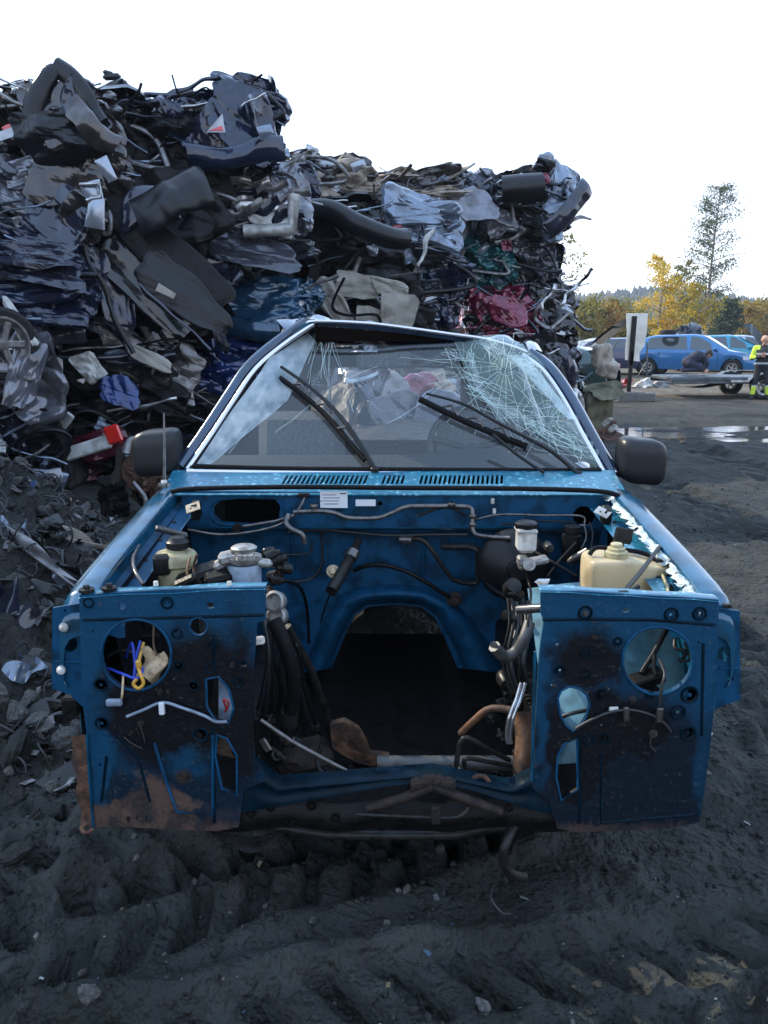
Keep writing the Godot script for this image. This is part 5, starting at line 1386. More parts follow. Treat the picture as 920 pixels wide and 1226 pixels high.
func truck_fenders(tk: Node3D) -> void:
	var st := [[1.945, 0.878, 0.845], [1.95, 0.888, 0.895], [1.965, 0.892, 0.925], [2.0, 0.895, 0.948], [2.06, 0.896, 0.963], [2.15, 0.896, 0.978], [2.3, 0.895, 1.0], [2.5, 0.89, 1.03], [2.7, 0.882, 1.062], [2.9, 0.872, 1.085], [3.1, 0.866, 1.098], [3.3, 0.862, 1.1]]
	for sd in [-1, 1]:
		var prof := func(i: float, t: float) -> Vector3:
			var k := clampi(int(i * (st.size() - 1)), 0, st.size() - 2)
			var f: float = i * (st.size() - 1) - k
			var u: float = lerpf(st[k][0], st[k + 1][0], f)
			var xo: float = lerpf(st[k][1], st[k + 1][1], f)
			var y: float = lerpf(st[k][2], st[k + 1][2], f)
			var low := maxf(0.42, 0.40 + sqrt(maxf(0.0, 0.17 - pow(u - 2.98, 2.0))))
			if u < 2.05: low = 0.7
			low = minf(low, y - 0.14)
			var pts := [[-0.100, -0.045], [-0.098, -0.012], [-0.090, 0.0], [-0.065, 0.004], [-0.04, 0.002], [-0.02, -0.008], [-0.006, -0.03], [0.0, -0.07], [0.004, -0.13]]
			var q: float = t * 12.0
			if q <= 8.0:
				var a := clampi(int(q), 0, 7)
				var g := q - a
				return cc(sd * (xo + lerpf(pts[a][0], pts[a + 1][0], g)), y + lerpf(pts[a][1], pts[a + 1][1], g), u)
			var g2: float = (q - 8.0) / 4.0
			return cc(sd * (xo + 0.004 - 0.012 * g2), lerpf(y - 0.13, low, g2), u)
		var b := MB.new()
		b.grid(66, 24, func(s, t): return prof.call(s, t))
		var fe := tp("fender", b, "truck_blue", tk, "%s fender with its bonnet gutter" % ("left" if sd < 0 else "right"))
		# inner gutter flange
		b = MB.new()
		b.grid(40, 4, func(s, t):
			var e: Vector3 = prof.call(0.1 + 0.72 * s, 0.0)
			return e + Vector3(-sd * 0.075 * t, -0.004 - 0.012 * t + 0.004 * zig(t * 2.0), 0))
		var gu := tp("gutter", b, "truck_blue_inner" if sd < 0 else "truck_blue_worn", fe)
		for k in 9:
			b = MB.new()
			var e: Vector3 = prof.call(0.2 + 0.07 * k, 0.0)
			b.lathe(xf(e + Vector3(-sd * 0.035, -0.006, 0)), [Vector2(0, 0.004), Vector2(0.006, 0.004), Vector2(0.008, 0.0), Vector2(0.008, -0.006)], 8)
			tp("bolt", b, "dark_metal", gu)
		if sd > 0:
			var rg := RandomNumberGenerator.new()
			rg.seed = 4
			var jag := []
			for k in 60: jag.append([rg.randf_range(0.0, 0.03), rg.randf_range(0.0, 0.022), rg.randf_range(-0.004, 0.008)])
			b = MB.new()
			b.grid(59, 4, func(s, t):
				var e: Vector3 = prof.call(0.14 + 0.68 * s, 0.03)
				var j = jag[int(roundf(s * 59))]
				return e + Vector3(lerpf(-j[0] - 0.004, j[1] + 0.006, t), 0.014 + j[2] * (1.0 - absf(t - 0.5)) + 0.006 * sin(t * PI), 0))
			tp("peeling_filler", b, "filler", fe, "torn pale filler along the right fender's inner edge")
			b = MB.new()
			for k in 26:
				var e: Vector3 = prof.call(rg.randf_range(0.16, 0.8), 0.02)
				b.grid(3, 3, func(s, t): return e + Vector3(-0.03 + rg.randf() * 0.004 + s * 0.03, 0.012 + 0.012 * zig(s + 0.3), (t - 0.5) * 0.03 * rg.randf_range(0.9, 1.1)), true)
			tp("filler_flakes", b, "filler", fe).set_meta("kind", "stuff")
		# front end plate
		var u := 1.955
		b = MB.new()
		var T := Transform3D(Basis(), Vector3(0, 0, -u))
		if sd < 0:
			b.plate(outline([63, 728, 99, 722, 101, 848, 84, 832, 62, 824], u), T, 0.01, [oval(84, 771, 9, 10, u, 16), oval(78, 731, 2, 2, u, 6)])
		else:
			b.plate(outline([860, 728, 886, 732, 887, 838, 868, 844, 856, 850], u), T, 0.01, [oval(867, 783, 8, 9, u, 16), oval(876, 763, 4, 2, u, 8), oval(875, 813, 4, 3, u, 8)])
		var ep := tp("end_plate", b, "truck_blue_inner", fe)
		b = MB.new()
		if sd < 0:
			for q in [[76, 750], [73, 801]]:
				b = MB.new()
				b.lathe(xf(at(q[0], q[1], 1.95), Vector3(PI / 2, 0, -0.5)), [Vector2(0, 0.022), Vector2(0.008, 0.02), Vector2(0.012, 0.012), Vector2(0.011, 0.0), Vector2(0.006, -0.004)], 12)
				tp("plug", b, "white_plastic", ep)
		else:
			for q in [[871, 725]]: b.box(xf(at(q[0], q[1], 1.95)), Vector3(0.02, 0.012, 0.02), 0.003)
			tp("clip", b, "dark_metal", ep)
		b = MB.new() # horizontal pressing across the plate
		var yb := 792.0 if sd < 0 else 800.0
		line(b, [66 if sd < 0 else 862, yb, u - 0.002, 99 if sd < 0 else 884, yb, u - 0.002], 0.004, 6, 1)
		tp("crease", b, "truck_blue_inner", ep)
		if sd < 0:
			b = MB.new()
			b.box(xf(at(88, 842, 2.0)), Vector3(0.05, 0.05, 0.05), 0.006)
			tp("bracket", b, "oily", tk)
		# inner apron on the left; on the right the fender's own inside shows
		b = MB.new()
		var ua := 2.0 if sd < 0 else 2.72
		b.grid(14, 14, func(s, t):
			var uu: float = lerpf(ua, 2.86, s)
			return cc(sd * (0.76 - 0.12 * t * t + 0.02 * sin(s * 9.0) * t), lerpf(0.93 + 0.1 * s, 0.42, t), uu))
		tp("inner_apron", b, "truck_blue_inner" if sd > 0 else "oily", tk)
		if sd > 0:
			b = MB.new()
			b.grid(14, 14, func(s, t):
				return cc(lerpf(0.44, 0.885, s), lerpf(0.40, 0.80, t) + 0.04 * sin(s * PI), 2.08 + 0.42 * pow(t, 1.3) - 0.05 * sin(s * PI)))
			tp("wheel_arch_liner", b, "liner_blue", tk)
		# mirror
		b = MB.new()
		var cm := at(190, 541, 3.02) if sd < 0 else at(766, 551, 3.02)
		b.grid(36, 22, func(s, t):
			var th: float = s * TAU
			var ph: float = (t - 0.5) * PI
			var ct := cos(th)
			var sn := sin(th)
			var cp := pow(maxf(cos(ph), 0.0), 0.42)
			var w := 0.092 + 0.004 * sin(ph)
			return cm + Vector3(signf(ct) * pow(absf(ct), 0.42) * cp * w, signf(sin(ph)) * pow(absf(sin(ph)), 0.55) * 0.088 + (0.014 * -sd * ct * cp), signf(sn) * pow(absf(sn), 0.7) * cp * (0.05 if sn < 0 else 0.085)))
		var mi := tp("mirror", b, "mirror_plastic", tk, "%s black door mirror" % ("left" if sd < 0 else "right"))
		b = MB.new()
		b.tube(smooth([cm + Vector3(-sd * 0.07, -0.04, 0), cm + Vector3(-sd * 0.12, -0.06, -0.1), Vector3(0.035 + sd * 0.83, 1.12, -3.2)], 4), 0.025, 10)
		tp("mirror_arm", b, "mirror_plastic", mi)
	# aerial on the left fender
	var b := MB.new()
	b.tube([at(197, 578, 2.84), at(197, 560, 2.84), at(197, 528, 2.84), at(196.5, 494, 2.84)], [0.007, 0.006, 0.0045, 0.003], 8)
	b.lathe(xf(at(197, 580, 2.84)), [Vector2(0, 0.02), Vector2(0.012, 0.018), Vector2(0.014, 0.008), Vector2(0.024, 0.004), Vector2(0.024, -0.006)], 14)
	tp("aerial", b, "bright_metal", tk)

func truck_bay(tk: Node3D) -> void:
	var b := MB.new()
	# upper firewall with its two duct openings
	var u := 2.78
	var T := Transform3D(Basis(), Vector3(0, 0, -u))
	b.plate(outline([215, 588, 350, 589, 480, 590, 620, 590, 738, 594, 738, 636, 480, 632, 225, 632], u), T, 0.012, [outline([256, 607, 264, 599, 290, 597, 330, 598, 336, 606, 334, 622, 300, 627, 266, 625, 257, 617], u), oval(455, 603, 3, 3, u, 8), oval(700, 618, 14, 12, u, 14)])
	var fw := tp("firewall", b, "truck_blue_inner", tk)
	b = MB.new()
	line(b, [252, 607, u - .003, 262, 597, u - .003, 290, 595, u - .003, 332, 596, u - .003, 339, 606, u - .003, 336, 624, u - .003, 300, 629, u - .003, 264, 627, u - .003, 253, 617, u - .003, 252, 607, u - .003], 0.004, 6, 3)
	tp("duct_rim", b, "truck_blue_inner", fw)
	b = MB.new() # the ledge
	b.grid(30, 6, func(s, t):
		var x: float = lerpf(222, 740, s)
		return at(x, 631, u - 0.006) + Vector3(0, -0.004 * t - 0.008 * sin(t * PI), 0.02 * sin(t * PI) - 0.06 * t))
	tp("ledge", b, "truck_blue", fw)
	# lower firewall with the gearbox tunnel cut out and flared
	var ul := 2.85
	var hole := [395, 800, 404, 782, 414, 758, 426, 736, 440, 727, 472, 724, 505, 727, 521, 740, 533, 764, 548, 800]
	b = MB.new()
	var lo := outline([225, 634, 480, 634, 738, 637, 738, 800, 548, 800, 533, 764, 521, 740, 505, 727, 472, 724, 440, 727, 426, 736, 414, 758, 404, 782, 395, 800, 225, 800], ul)
	b.plate(lo, Transform3D(Basis(), Vector3(0, 0, -ul)), 0.012)
	var lw := tp("firewall", b, "truck_blue_inner", tk)
	b = MB.new()
	var outer := [362, 806, 374, 775, 388, 742, 408, 712, 434, 703, 472, 700, 508, 703, 540, 716, 566, 744, 588, 775, 604, 806]
	var inner := [398, 800, 406, 780, 415, 757, 426, 737, 440, 727, 472, 724, 505, 727, 521, 740, 533, 763, 541, 780, 549, 800]
	b.grid(40, 10, func(s, t):
		var k := minf(s * 10.0, 9.999)
		var i := int(k)
		var f := k - i
		var po := Vector2(outer[i * 2], outer[i * 2 + 1]).lerp(Vector2(outer[i * 2 + 2], outer[i * 2 + 3]), f)
		var pi := Vector2(inner[i * 2], inner[i * 2 + 1]).lerp(Vector2(inner[i * 2 + 2], inner[i * 2 + 3]), f)
		var w := sin(t * PI / 2)
		return at(lerpf(po.x, pi.x, t), lerpf(po.y, pi.y, t), 2.84 - 0.10 * sin(t * PI * 0.75) + 0.12 * t * t))
	tp("tunnel_flare", b, "truck_blue_inner", lw)
	b = MB.new()
	b.grid(24, 16, func(s, t):
		var a: float = PI * (1.0 - s)
		return cc(0.005 + cos(a) * (0.21 - 0.02 * t), 0.42 + sin(a) * (0.19 + 0.03 * t), 2.88 + 1.5 * t))
	tp("gearbox_tunnel", b, "oily", tk)
	b = MB.new()
	for sd in [-1, 1]: b.box(xf(cc(sd * 0.56, 0.45, 3.65)), Vector3(0.66, 0.03, 1.5), 0.01)
	tp("floor_pan", b, "oily", tk)
	# vertical pressings in the firewall
	b = MB.new()
	for q in [[350, 640, 352, 700], [508, 650, 506, 700], [590, 655, 598, 720]]: line(b, [q[0], q[1], ul - .003, q[2], q[3], ul - .003], 0.006, 6, 1)
	tp("pressed_rib", b, "truck_blue_inner", lw)
	# plates and tags
	b = MB.new()
	b.box(xf(at(400, 598, 2.765)), Vector3(0.098, 0.062, 0.002), 0.0005)
	var pl := tp("data_plate", b, "white_label", fw)
	b = MB.new()
	for k in 4: b.box(xf(at(394 + (k % 2) * 3, 592.5 + k * 3.6, 2.763)), Vector3(0.05 + 0.012 * (k % 3), 0.0022, 0.001), 0.0002)
	b.box(xf(at(411, 591, 2.763)), Vector3(0.02, 0.004, 0.001), 0.0002)
	tp("print", b, "ink", pl)
	b = MB.new()
	b.box(xf(at(438, 602, 2.765)), Vector3(0.072, 0.024, 0.002), 0.0005)
	tp("sticker", b, "white_label", fw)
	for q in [[231, 607, -0.5, 2.62], [722, 613, 0.5, 2.6]]:
		b = MB.new()
		b.plate(PackedVector2Array([Vector2(-0.028, -0.014), Vector2(0.02, -0.018), Vector2(0.028, 0.014), Vector2(-0.02, 0.018)]), xf(at(q[0], q[1], q[3]), Vector3(-0.8, 0, -q[2])), 0.004, [ellipse(-0.008, -0.002, 0.004, 0.004, 8), ellipse(0.01, 0.003, 0.005, 0.005, 8)])
		tp("hinge_plate", b, "beige_tag" if q[0] < 400 else "white_plastic", tk)
		b = MB.new()
		b.box(xf(at(q[0] + 4, q[1] + 4, q[3] + 0.03), Vector3(0.3, 0, 0)), Vector3(0.03, 0.06, 0.05), 0.006)
		tp("hinge", b, "oily", tk)
	# wiper linkage in the left duct
	one_line("wiper_link", [283, 631, 2.74, 300, 629, 2.74, 330, 624, 2.74, 348, 618, 2.75], 0.006, "pipe_metal", tk, 1)
	one_line("cable", [225, 634, 2.7, 262, 640, 2.72, 300, 637, 2.72, 335, 628, 2.73, 356, 612, 2.74, 365, 596, 2.76], 0.0055, "pipe_metal", tk)
	b = MB.new()
	b.lathe(xf(at(285, 632, 2.73), Vector3(PI / 2, 0, 0)), [Vector2(0, 0.014), Vector2(0.014, 0.014), Vector2(0.018, 0.006), Vector2(0.018, 0)], 14)
	b.box(xf(at(364, 593, 2.765)), Vector3(0.045, 0.014, 0.02), 0.004)
	tp("wiper_pivot", b, "dark_metal", tk)
	one_line("fuel_pipe", [346, 616, 2.73, 343, 626, 2.71, 350, 634, 2.69, 362, 640, 2.68, 365, 651, 2.68], 0.0105, "pipe_metal", tk)
	one_line("heater_pipe", [352, 613, 2.735, 380, 612, 2.73, 400, 614, 2.73, 418, 620, 2.73, 452, 620, 2.73, 470, 614, 2.73, 488, 607, 2.73, 520, 606, 2.73, 560, 607, 2.73, 566, 615, 2.72, 566, 632, 2.71, 571, 640, 2.7, 590, 643, 2.66, 612, 644, 2.62], 0.0085, "pipe_metal", tk, 4)
	one_line("pipe", [500, 618, 2.74, 520, 610, 2.74, 540, 608, 2.74, 558, 617, 2.74], 0.005, "dark_metal", tk)
	b = MB.new()
	for q in [[566, 618], [566, 628], [376, 606], [541, 604]]:
		b = MB.new()
		b.lathe(xf(at(q[0], q[1], 2.715)), [Vector2(0.012, -0.008), Vector2(0.014, -0.004), Vector2(0.014, 0.004), Vector2(0.012, 0.008)], 12)
		tp("pipe_joint", b, "pipe_metal", tk)
	one_line("hose", [484, 648, 2.82, 496, 645, 2.79, 508, 648, 2.77, 520, 662, 2.76, 535, 685, 2.76, 546, 695, 2.77, 570, 698, 2.77, 572, 680, 2.76, 572, 655, 2.74], 0.0095, "dark_metal", tk)
	b = MB.new()
	b.tube([at(480, 646, 2.8), at(494, 647, 2.78)], 0.016, 10)
	tp("hose_clamp", b, "pipe_metal", tk)
	one_line("hose", [530, 654, 2.8, 545, 655, 2.77, 562, 655, 2.75, 580, 662, 2.72], 0.013, "dark_metal", tk)
	one_line("hose", [424, 683, 2.82, 440, 677, 2.79, 462, 677, 2.78, 488, 685, 2.77, 512, 698, 2.77, 530, 710, 2.78, 543, 716, 2.8], 0.0085, "oily", tk)
	b = MB.new()
	b.lathe(xf(at(544, 717, 2.8), Vector3(PI / 2, 0, 0)), [Vector2(0, 0.03), Vector2(0.016, 0.03), Vector2(0.018, 0.012), Vector2(0.03, 0.008), Vector2(0.03, 0)], 16)
	tp("grommet", b, "rust_dark", tk)
	one_line("wiring_loom", [345, 637, 2.8, 385, 634, 2.8, 430, 638, 2.8, 470, 641, 2.8, 520, 640, 2.8, 560, 640, 2.78], 0.006, "wire_black", tk)
	one_line("wire", [385, 634, 2.8, 386, 660, 2.82, 384, 680, 2.82, 370, 694, 2.82, 345, 697, 2.8], 0.005, "wire_black", tk)
	one_line("wire", [320, 662, 2.8, 345, 664, 2.82, 370, 662, 2.82, 374, 648, 2.82], 0.004, "wire_black", tk)
	# steering column end and rod
	var ps := [at(430, 646, 2.8), at(424, 660, 2.75), at(412, 682, 2.66), at(397, 708, 2.56)]
	b = MB.new()
	b.tube([ps[0], ps[1]], 0.014, 12)
	b.tube([ps[1], ps[2], ps[3]], 0.021, 14)
	var sc := tp("steering_column", b, "grey_plastic", tk)
	sc.material_override = M.dark_metal
	b = MB.new()
	b.tube([at(424, 660, 2.73), at(420, 668, 2.71)], 0.024, 14)
	tp("column_collar", b, "pipe_metal", sc)
	b = MB.new()
	b.lathe(xf(at(399, 684, 2.75), Vector3(1.2, 0, 0)), [Vector2(0, 0.03), Vector2(0.012, 0.03), Vector2(0.015, 0.01), Vector2(0.024, 0.008), Vector2(0.024, -0.01)], 12)
	tp("column_joint", b, "beige_tag", sc)
	one_line("wire", [396, 710, 2.58, 390, 725, 2.7, 384, 745, 2.78], 0.004, "wire_black", tk)
	# brake servo and cylinder on the right
	b = MB.new()
	b.lathe(xf(at(612, 672, 2.72), Vector3(PI / 2 - 0.05, 0, 0)), [Vector2(0, 0.16), Vector2(0.03, 0.16), Vector2(0.035, 0.12), Vector2(0.06, 0.11), Vector2(0.10, 0.095), Vector2(0.118, 0.07), Vector2(0.128, 0.055), Vector2(0.128, 0.045), Vector2(0.118, 0.03), Vector2(0.11, -0.04)], 36)
	var sv := tp("brake_servo", b, "oily", tk)
	sv.material_override = M.black_plastic
	b = MB.new()
	b.tube([at(628, 676, 2.56), at(634, 676, 2.42)], [0.024, 0.02], 14)
	b.box(xf(at(640, 672, 2.47), Vector3(0, 0, 0.2)), Vector3(0.09, 0.02, 0.05), 0.006)
	b.box(xf(at(626, 671, 2.45)), Vector3(0.035, 0.03, 0.04), 0.006)
	tp("master_cylinder", b, "alloy", tk)
	b = MB.new()
	b.box(xf(at(630, 645, 2.45), Vector3(0.05, 0, 0)), Vector3(0.060, 0.082, 0.07), 0.012)
	b.box(xf(at(630, 634, 2.45)), Vector3(0.066, 0.016, 0.075), 0.006)
	var rv := tp("fluid_reservoir", b, "white_plastic", tk)
	b = MB.new()
	b.lathe(xf(at(630, 632, 2.45)), [Vector2(0.034, 0.0), Vector2(0.036, 0.004), Vector2(0.036, 0.016), Vector2(0.03, 0.021), Vector2(0, 0.022)], 20)
	tp("reservoir_cap", b, "black_plastic", rv)
	one_line("brake_line", [628, 682, 2.43, 634, 700, 2.42, 636, 712, 2.3, 634, 730, 2.1, 632, 750, 2.05], 0.004, "dark_metal", tk)
	b = MB.new()
	b.grid(4, 6, func(s, t): return at(640 + 14 * s + 5 * zig(t), 693 + 18 * t * (0.4 + s), 2.4 - 0.02 * t))
	tp("foil_scrap", b, "bright_metal", tk)
	# clutch cylinder, canister and pipes at the far right
	b = MB.new()
	b.lathe(xf(at(684, 655, 2.66), Vector3.ZERO), [Vector2(0, -0.05), Vector2(0.03, -0.05), Vector2(0.034, 0.0), Vector2(0.034, 0.045), Vector2(0.024, 0.05), Vector2(0.024, 0.056), Vector2(0.03, 0.056), Vector2(0.03, 0.075), Vector2(0, 0.076)], 18)
	tp("clutch_cylinder", b, "black_plastic", tk)
	b = MB.new()
	b.lathe(xf(at(690, 668, 2.6), Vector3(0.5, 0, -0.8)), [Vector2(0, 0.05), Vector2(0.014, 0.05), Vector2(0.016, 0.0), Vector2(0.012, -0.03), Vector2(0, -0.03)], 12)
	tp("switch", b, "pipe_metal", tk)
	b = MB.new()
	b.lathe(xf(at(657, 655, 2.6), Vector3(PI / 2, 0, 0)), [Vector2(0, 0.02), Vector2(0.013, 0.02), Vector2(0.016, 0.01), Vector2(0.016, -0.03)], 14)
	tp("bolt", b, "pipe_metal", tk)
	one_line("brake_line", [570, 622, 2.75, 600, 616, 2.74, 650, 617, 2.74, 696, 618, 2.73, 700, 630, 2.72, 702, 645, 2.7, 692, 664, 2.66], 0.0042, "pipe_metal", tk)
	one_line("brake_line", [600, 628, 2.75, 650, 624, 2.74, 690, 626, 2.74], 0.004, "dark_metal", tk)
	one_line("cable", [706, 625, 2.72, 710, 640, 2.7, 706, 665, 2.65, 700, 690, 2.5], 0.004, "wire_black", tk)
	one_line("vacuum_hose", [570, 654, 2.74, 585, 668, 2.68, 600, 680, 2.64, 618, 693, 2.6, 620, 704, 2.55], 0.007, "rubber", tk)
	one_line("cable", [640, 660, 2.6, 660, 672, 2.5, 690, 690, 2.45], 0.005, "rubber", tk)
	one_line("cable", [650, 700, 2.5, 670, 672, 2.5, 690, 650, 2.55], 0.005, "rubber", tk)
	one_line("cable", [575, 690, 2.7, 590, 705, 2.6, 612, 720, 2.5, 618, 735, 2.4], 0.009, "rubber", tk)
	b = MB.new()
	for q in [[590, 600], [592, 612]]: b.box(xf(at(q[0], q[1], 2.76)), Vector3(0.012, 0.02, 0.01), 0.002)
	tp("clip", b, "white_plastic", tk)
	# washer tank with its cap and the bracket behind it
	b = MB.new()
	var tc := at(748, 688, 2.27)
	b.grid(40, 24, func(s, t):
		var th: float = s * TAU
		var ph: float = (t - 0.5) * PI
		var cp := pow(maxf(cos(ph), 0.0), 0.16)
		var x := signf(cos(th)) * pow(absf(cos(th)), 0.3) * cp
		var z := signf(sin(th)) * pow(absf(sin(th)), 0.3) * cp
		var y := signf(sin(ph)) * pow(absf(sin(ph)), 0.22)
		var notch := 0.012 * smoothstep(0.12, 0.0, absf(x - 0.22)) * (1.0 if z > 0 else 0.0)
		var drop := 0.018 * smoothstep(0.15, 0.4, x) * maxf(y, 0.0)
		return tc + Vector3(x * 0.122, y * 0.072 - drop - 0.01, z * 0.075 - notch))
	var tank := tp("washer_tank", b, "tank_plastic", tk)
	b = MB.new()
	b.lathe(xf(at(738, 660, 2.25)), [Vector2(0.034, -0.014), Vector2(0.034, 0.0), Vector2(0.026, 0.003), Vector2(0.026, 0.011), Vector2(0.018, 0.013), Vector2(0.018, 0.022), Vector2(0.015, 0.025), Vector2(0, 0.025)], 20)
	tp("tank_cap", b, "cream_plastic", tank)
	b = MB.new()
	b.box(xf(at(742, 645, 2.36), Vector3(-0.1, 0.2, -0.25)), Vector3(0.04, 0.07, 0.012), 0.004)
	tp("bracket", b, "dark_metal", tk)
	b = MB.new()
	b.box(xf(at(752, 642, 2.38), Vector3(-0.1, 0.2, -0.25)), Vector3(0.03, 0.05, 0.012), 0.004)
	tp("bracket", b, "dark_metal", tk)
	one_line("overflow_hose", [706, 664, 2.25, 714, 656, 2.26, 735, 657, 2.28, 770, 662, 2.28, 790, 674, 2.24, 800, 690, 2.2, 804, 706, 2.12, 806, 716, 2.0], 0.007, "rubber", tk)
	one_line("overflow_hose", [770, 668, 2.3, 790, 684, 2.22, 798, 700, 2.12, 800, 712, 2.02], 0.005, "cream_plastic", tk)
	one_line("prop_rod", [748, 708, 1.95, 768, 684, 2.1, 790, 655, 2.3], 0.0065, "black_plastic", tk, 1)
	one_line("prop_rod", [752, 710, 1.94, 765, 702, 1.96], 0.006, "black_plastic", tk, 1)
	b = MB.new()
	b.box(xf(at(745, 709, 1.925)), Vector3(0.03, 0.012, 0.03), 0.003)
	b.box(xf(at(818, 712, 1.93)), Vector3(0.03, 0.008, 0.03), 0.003)
	tp("clip", b, "dark_metal", tk)
	# left side: round reservoir and fluid unit
	b = MB.new()
	b.lathe(xf(at(212, 688, 2.28)), [Vector2(0.054, -0.03), Vector2(0.056, 0.03), Vector2(0.062, 0.036), Vector2(0.062, 0.062), Vector2(0.056, 0.07), Vector2(0.03, 0.075), Vector2(0.026, 0.09), Vector2(0, 0.09)], 30)
	var rr := tp("power_steering_reservoir", b, "cream_plastic", tk)
	b = MB.new()
	b.lathe(xf(at(213, 653, 2.28)), [Vector2(0.026, -0.012), Vector2(0.034, -0.006), Vector2(0.034, 0.012), Vector2(0.028, 0.016), Vector2(0.022, 0.026), Vector2(0, 0.028)], 20)
	tp("reservoir_cap", b, "black_plastic", rr)
	b = MB.new()
	b.box(xf(at(194, 676, 2.23), Vector3(0, 0.3, 0)), Vector3(0.05, 0.06, 0.04), 0.008)
	tp("bracket", b, "dark_metal", tk)
	b = MB.new()
	b.box(xf(at(206, 637, 2.33), Vector3(0.2, 0.3, -0.35)), Vector3(0.1, 0.012, 0.03), 0.004)
	tp("bracket", b, "dark_metal", tk)
	b = MB.new()
	b.lathe(xf(at(293, 690, 2.2)), [Vector2(0.048, -0.04), Vector2(0.05, 0.035), Vector2(0.046, 0.04), Vector2(0, 0.04)], 26)
	var fu := tp("filter_bowl", b, "grey_plastic", tk)
	b = MB.new()
	b.lathe(xf(at(293, 672, 2.2)), [Vector2(0.044, -0.002), Vector2(0.05, 0.006), Vector2(0.05, 0.016), Vector2(0.03, 0.022), Vector2(0.026, 0.03), Vector2(0.036, 0.034), Vector2(0.038, 0.042), Vector2(0.03, 0.047), Vector2(0, 0.048)], 26)
	b.box(xf(at(272, 668, 2.19), Vector3(0, 0.2, 0.2)), Vector3(0.05, 0.035, 0.05), 0.01)
	b.box(xf(at(264, 676, 2.19), Vector3(0, 0.2, 0.5)), Vector3(0.04, 0.03, 0.04), 0.01)
	b.box(xf(at(316, 674, 2.2), Vector3(0, 0.2, -0.2)), Vector3(0.05, 0.022, 0.04), 0.008)
	for k in 5: b.lathe(xf(at(280 + k * 7, 669, 2.145)), [Vector2(0.006, -0.004), Vector2(0.006, 0.01), Vector2(0, 0.01)], 8)
	tp("filter_head", b, "alloy", fu)
	b = MB.new()
	b.box(xf(at(262, 694, 2.17), Vector3(0.4, 0.3, 0.2)), Vector3(0.08, 0.05, 0.05), 0.01)
	b.box(xf(at(225, 700, 2.12), Vector3(0.5, 0.2, 0.5)), Vector3(0.07, 0.05, 0.03), 0.008)
	b.box(xf(at(240, 690, 2.25), Vector3(0.1, 0.5, 0.2)), Vector3(0.14, 0.05, 0.08), 0.012)
	tp("electrical_box", b, "oily", tk)
	one_line("hose", [172, 700, 2.1, 162, 684, 2.15, 160, 668, 2.25, 168, 650, 2.4], 0.006, "pipe_metal", tk)
	one_line("wire", [236, 700, 2.16, 232, 680, 2.2, 236, 664, 2.2], 0.004, "rust", tk)
	one_line("wire", [228, 698, 2.14, 224, 684, 2.16, 228, 668, 2.2], 0.0035, "tan_metal", tk)
	one_line("hose", [325, 700, 2.4, 344, 696, 2.5, 360, 704, 2.6, 368, 730, 2.7, 370, 770, 2.75], 0.006, "rubber", tk)
	# the loom and linkage hanging at the left of the radiator opening
	b = MB.new()
	for q in [[322, 662, 0.034], [330, 668, 0.028], [338, 678, 0.03], [328, 690, 0.034], [322, 708, 0.03], [333, 726, 0.036]]:
		b = MB.new()
		b.box(xf(at(q[0], q[1], 2.35), Vector3(q[0] * 0.7, q[1] * 0.3, q[0])), Vector3(q[2], q[2] * 1.3, q[2] * 0.8), 0.006)
		b.lathe(xf(at(q[0] + 3, q[1] + 3, 2.33), Vector3(PI / 2 - 0.3, q[1], 0.3)), [Vector2(0, 0.03), Vector2(0.009, 0.03), Vector2(0.01, 0.016), Vector2(0.017, 0.014), Vector2(0.017, -0.02)], 10)
		tp("linkage", b, "dark_metal", tk)
	for q in [[330, 720], [332, 738]]:
		b = MB.new()
		b.lathe(xf(at(q[0], q[1], 2.3), Vector3(PI / 2 - 0.3, 0, 0.3)), [Vector2(0.03, -0.02), Vector2(0.034, 0.01), Vector2(0.026, 0.014), Vector2(0.02, 0.0), Vector2(0, 0)], 16)
		tp("linkage", b, "alloy", tk)
	one_line("radiator_hose", [328, 742, 2.1, 340, 768, 2.08, 350, 800, 2.08, 352, 830, 2.1, 346, 860, 2.12], 0.021, "grey_plastic", tk).material_override = M.rubber
	b = MB.new()
	b.tube([at(347, 852, 2.115), at(345, 868, 2.12)], 0.026, 14)
	tp("hose_clamp", b, "dark_metal", tk)
	for k in 9:
		var x0 := 312.0 + k * 4.5
		one_line("hose" if k % 3 == 0 else "wire", [x0, 735 + k * 3, 2.1 + 0.02 * k, x0 + 8 - 3 * (k % 4), 775, 2.05 + 0.02 * k, x0 + 4 + k * 1.5, 815, 2.05 + 0.03 * k, x0 - 4 + k * 5, 850 + k * 4, 2.1 + 0.04 * k, x0 - 14 + k * 9, 890 + k, 2.15 + 0.04 * k], 0.003 + 0.002 * (k % 3), ["rubber", "wire_black", "dark_metal"][k % 3], tk)
	one_line("steering_shaft", [344, 750, 2.2, 372, 800, 2.25, 388, 845, 2.3, 398, 885, 2.35], 0.013, "dark_metal", tk, 1)
	one_line("diagonal_rod", [312, 862, 2.0, 350, 888, 2.0, 400, 915, 2.0, 440, 936, 2.0], 0.0065, "pipe_metal", tk, 1)
	b = MB.new()
	b.box(xf(at(310, 767, 1.92), Vector3(0, 0, 0.15)), Vector3(0.03, 0.02, 0.02), 0.004)
	tp("connector", b, "white_plastic", tk)
	b = MB.new()
	b.box(xf(at(318, 892, 1.98), Vector3(0, 0, 0.5)), Vector3(0.02, 0.04, 0.012), 0.003)
	b.lathe(xf(at(412, 934, 1.97), Vector3(PI / 2, 0, 0)), [Vector2(0, 0.01), Vector2(0.009, 0.01), Vector2(0.014, 0.004), Vector2(0.014, 0)], 10)
	tp("bolt", b, "pipe_metal", tk)
	# right: coolant hoses and pipe stub
	b = MB.new()
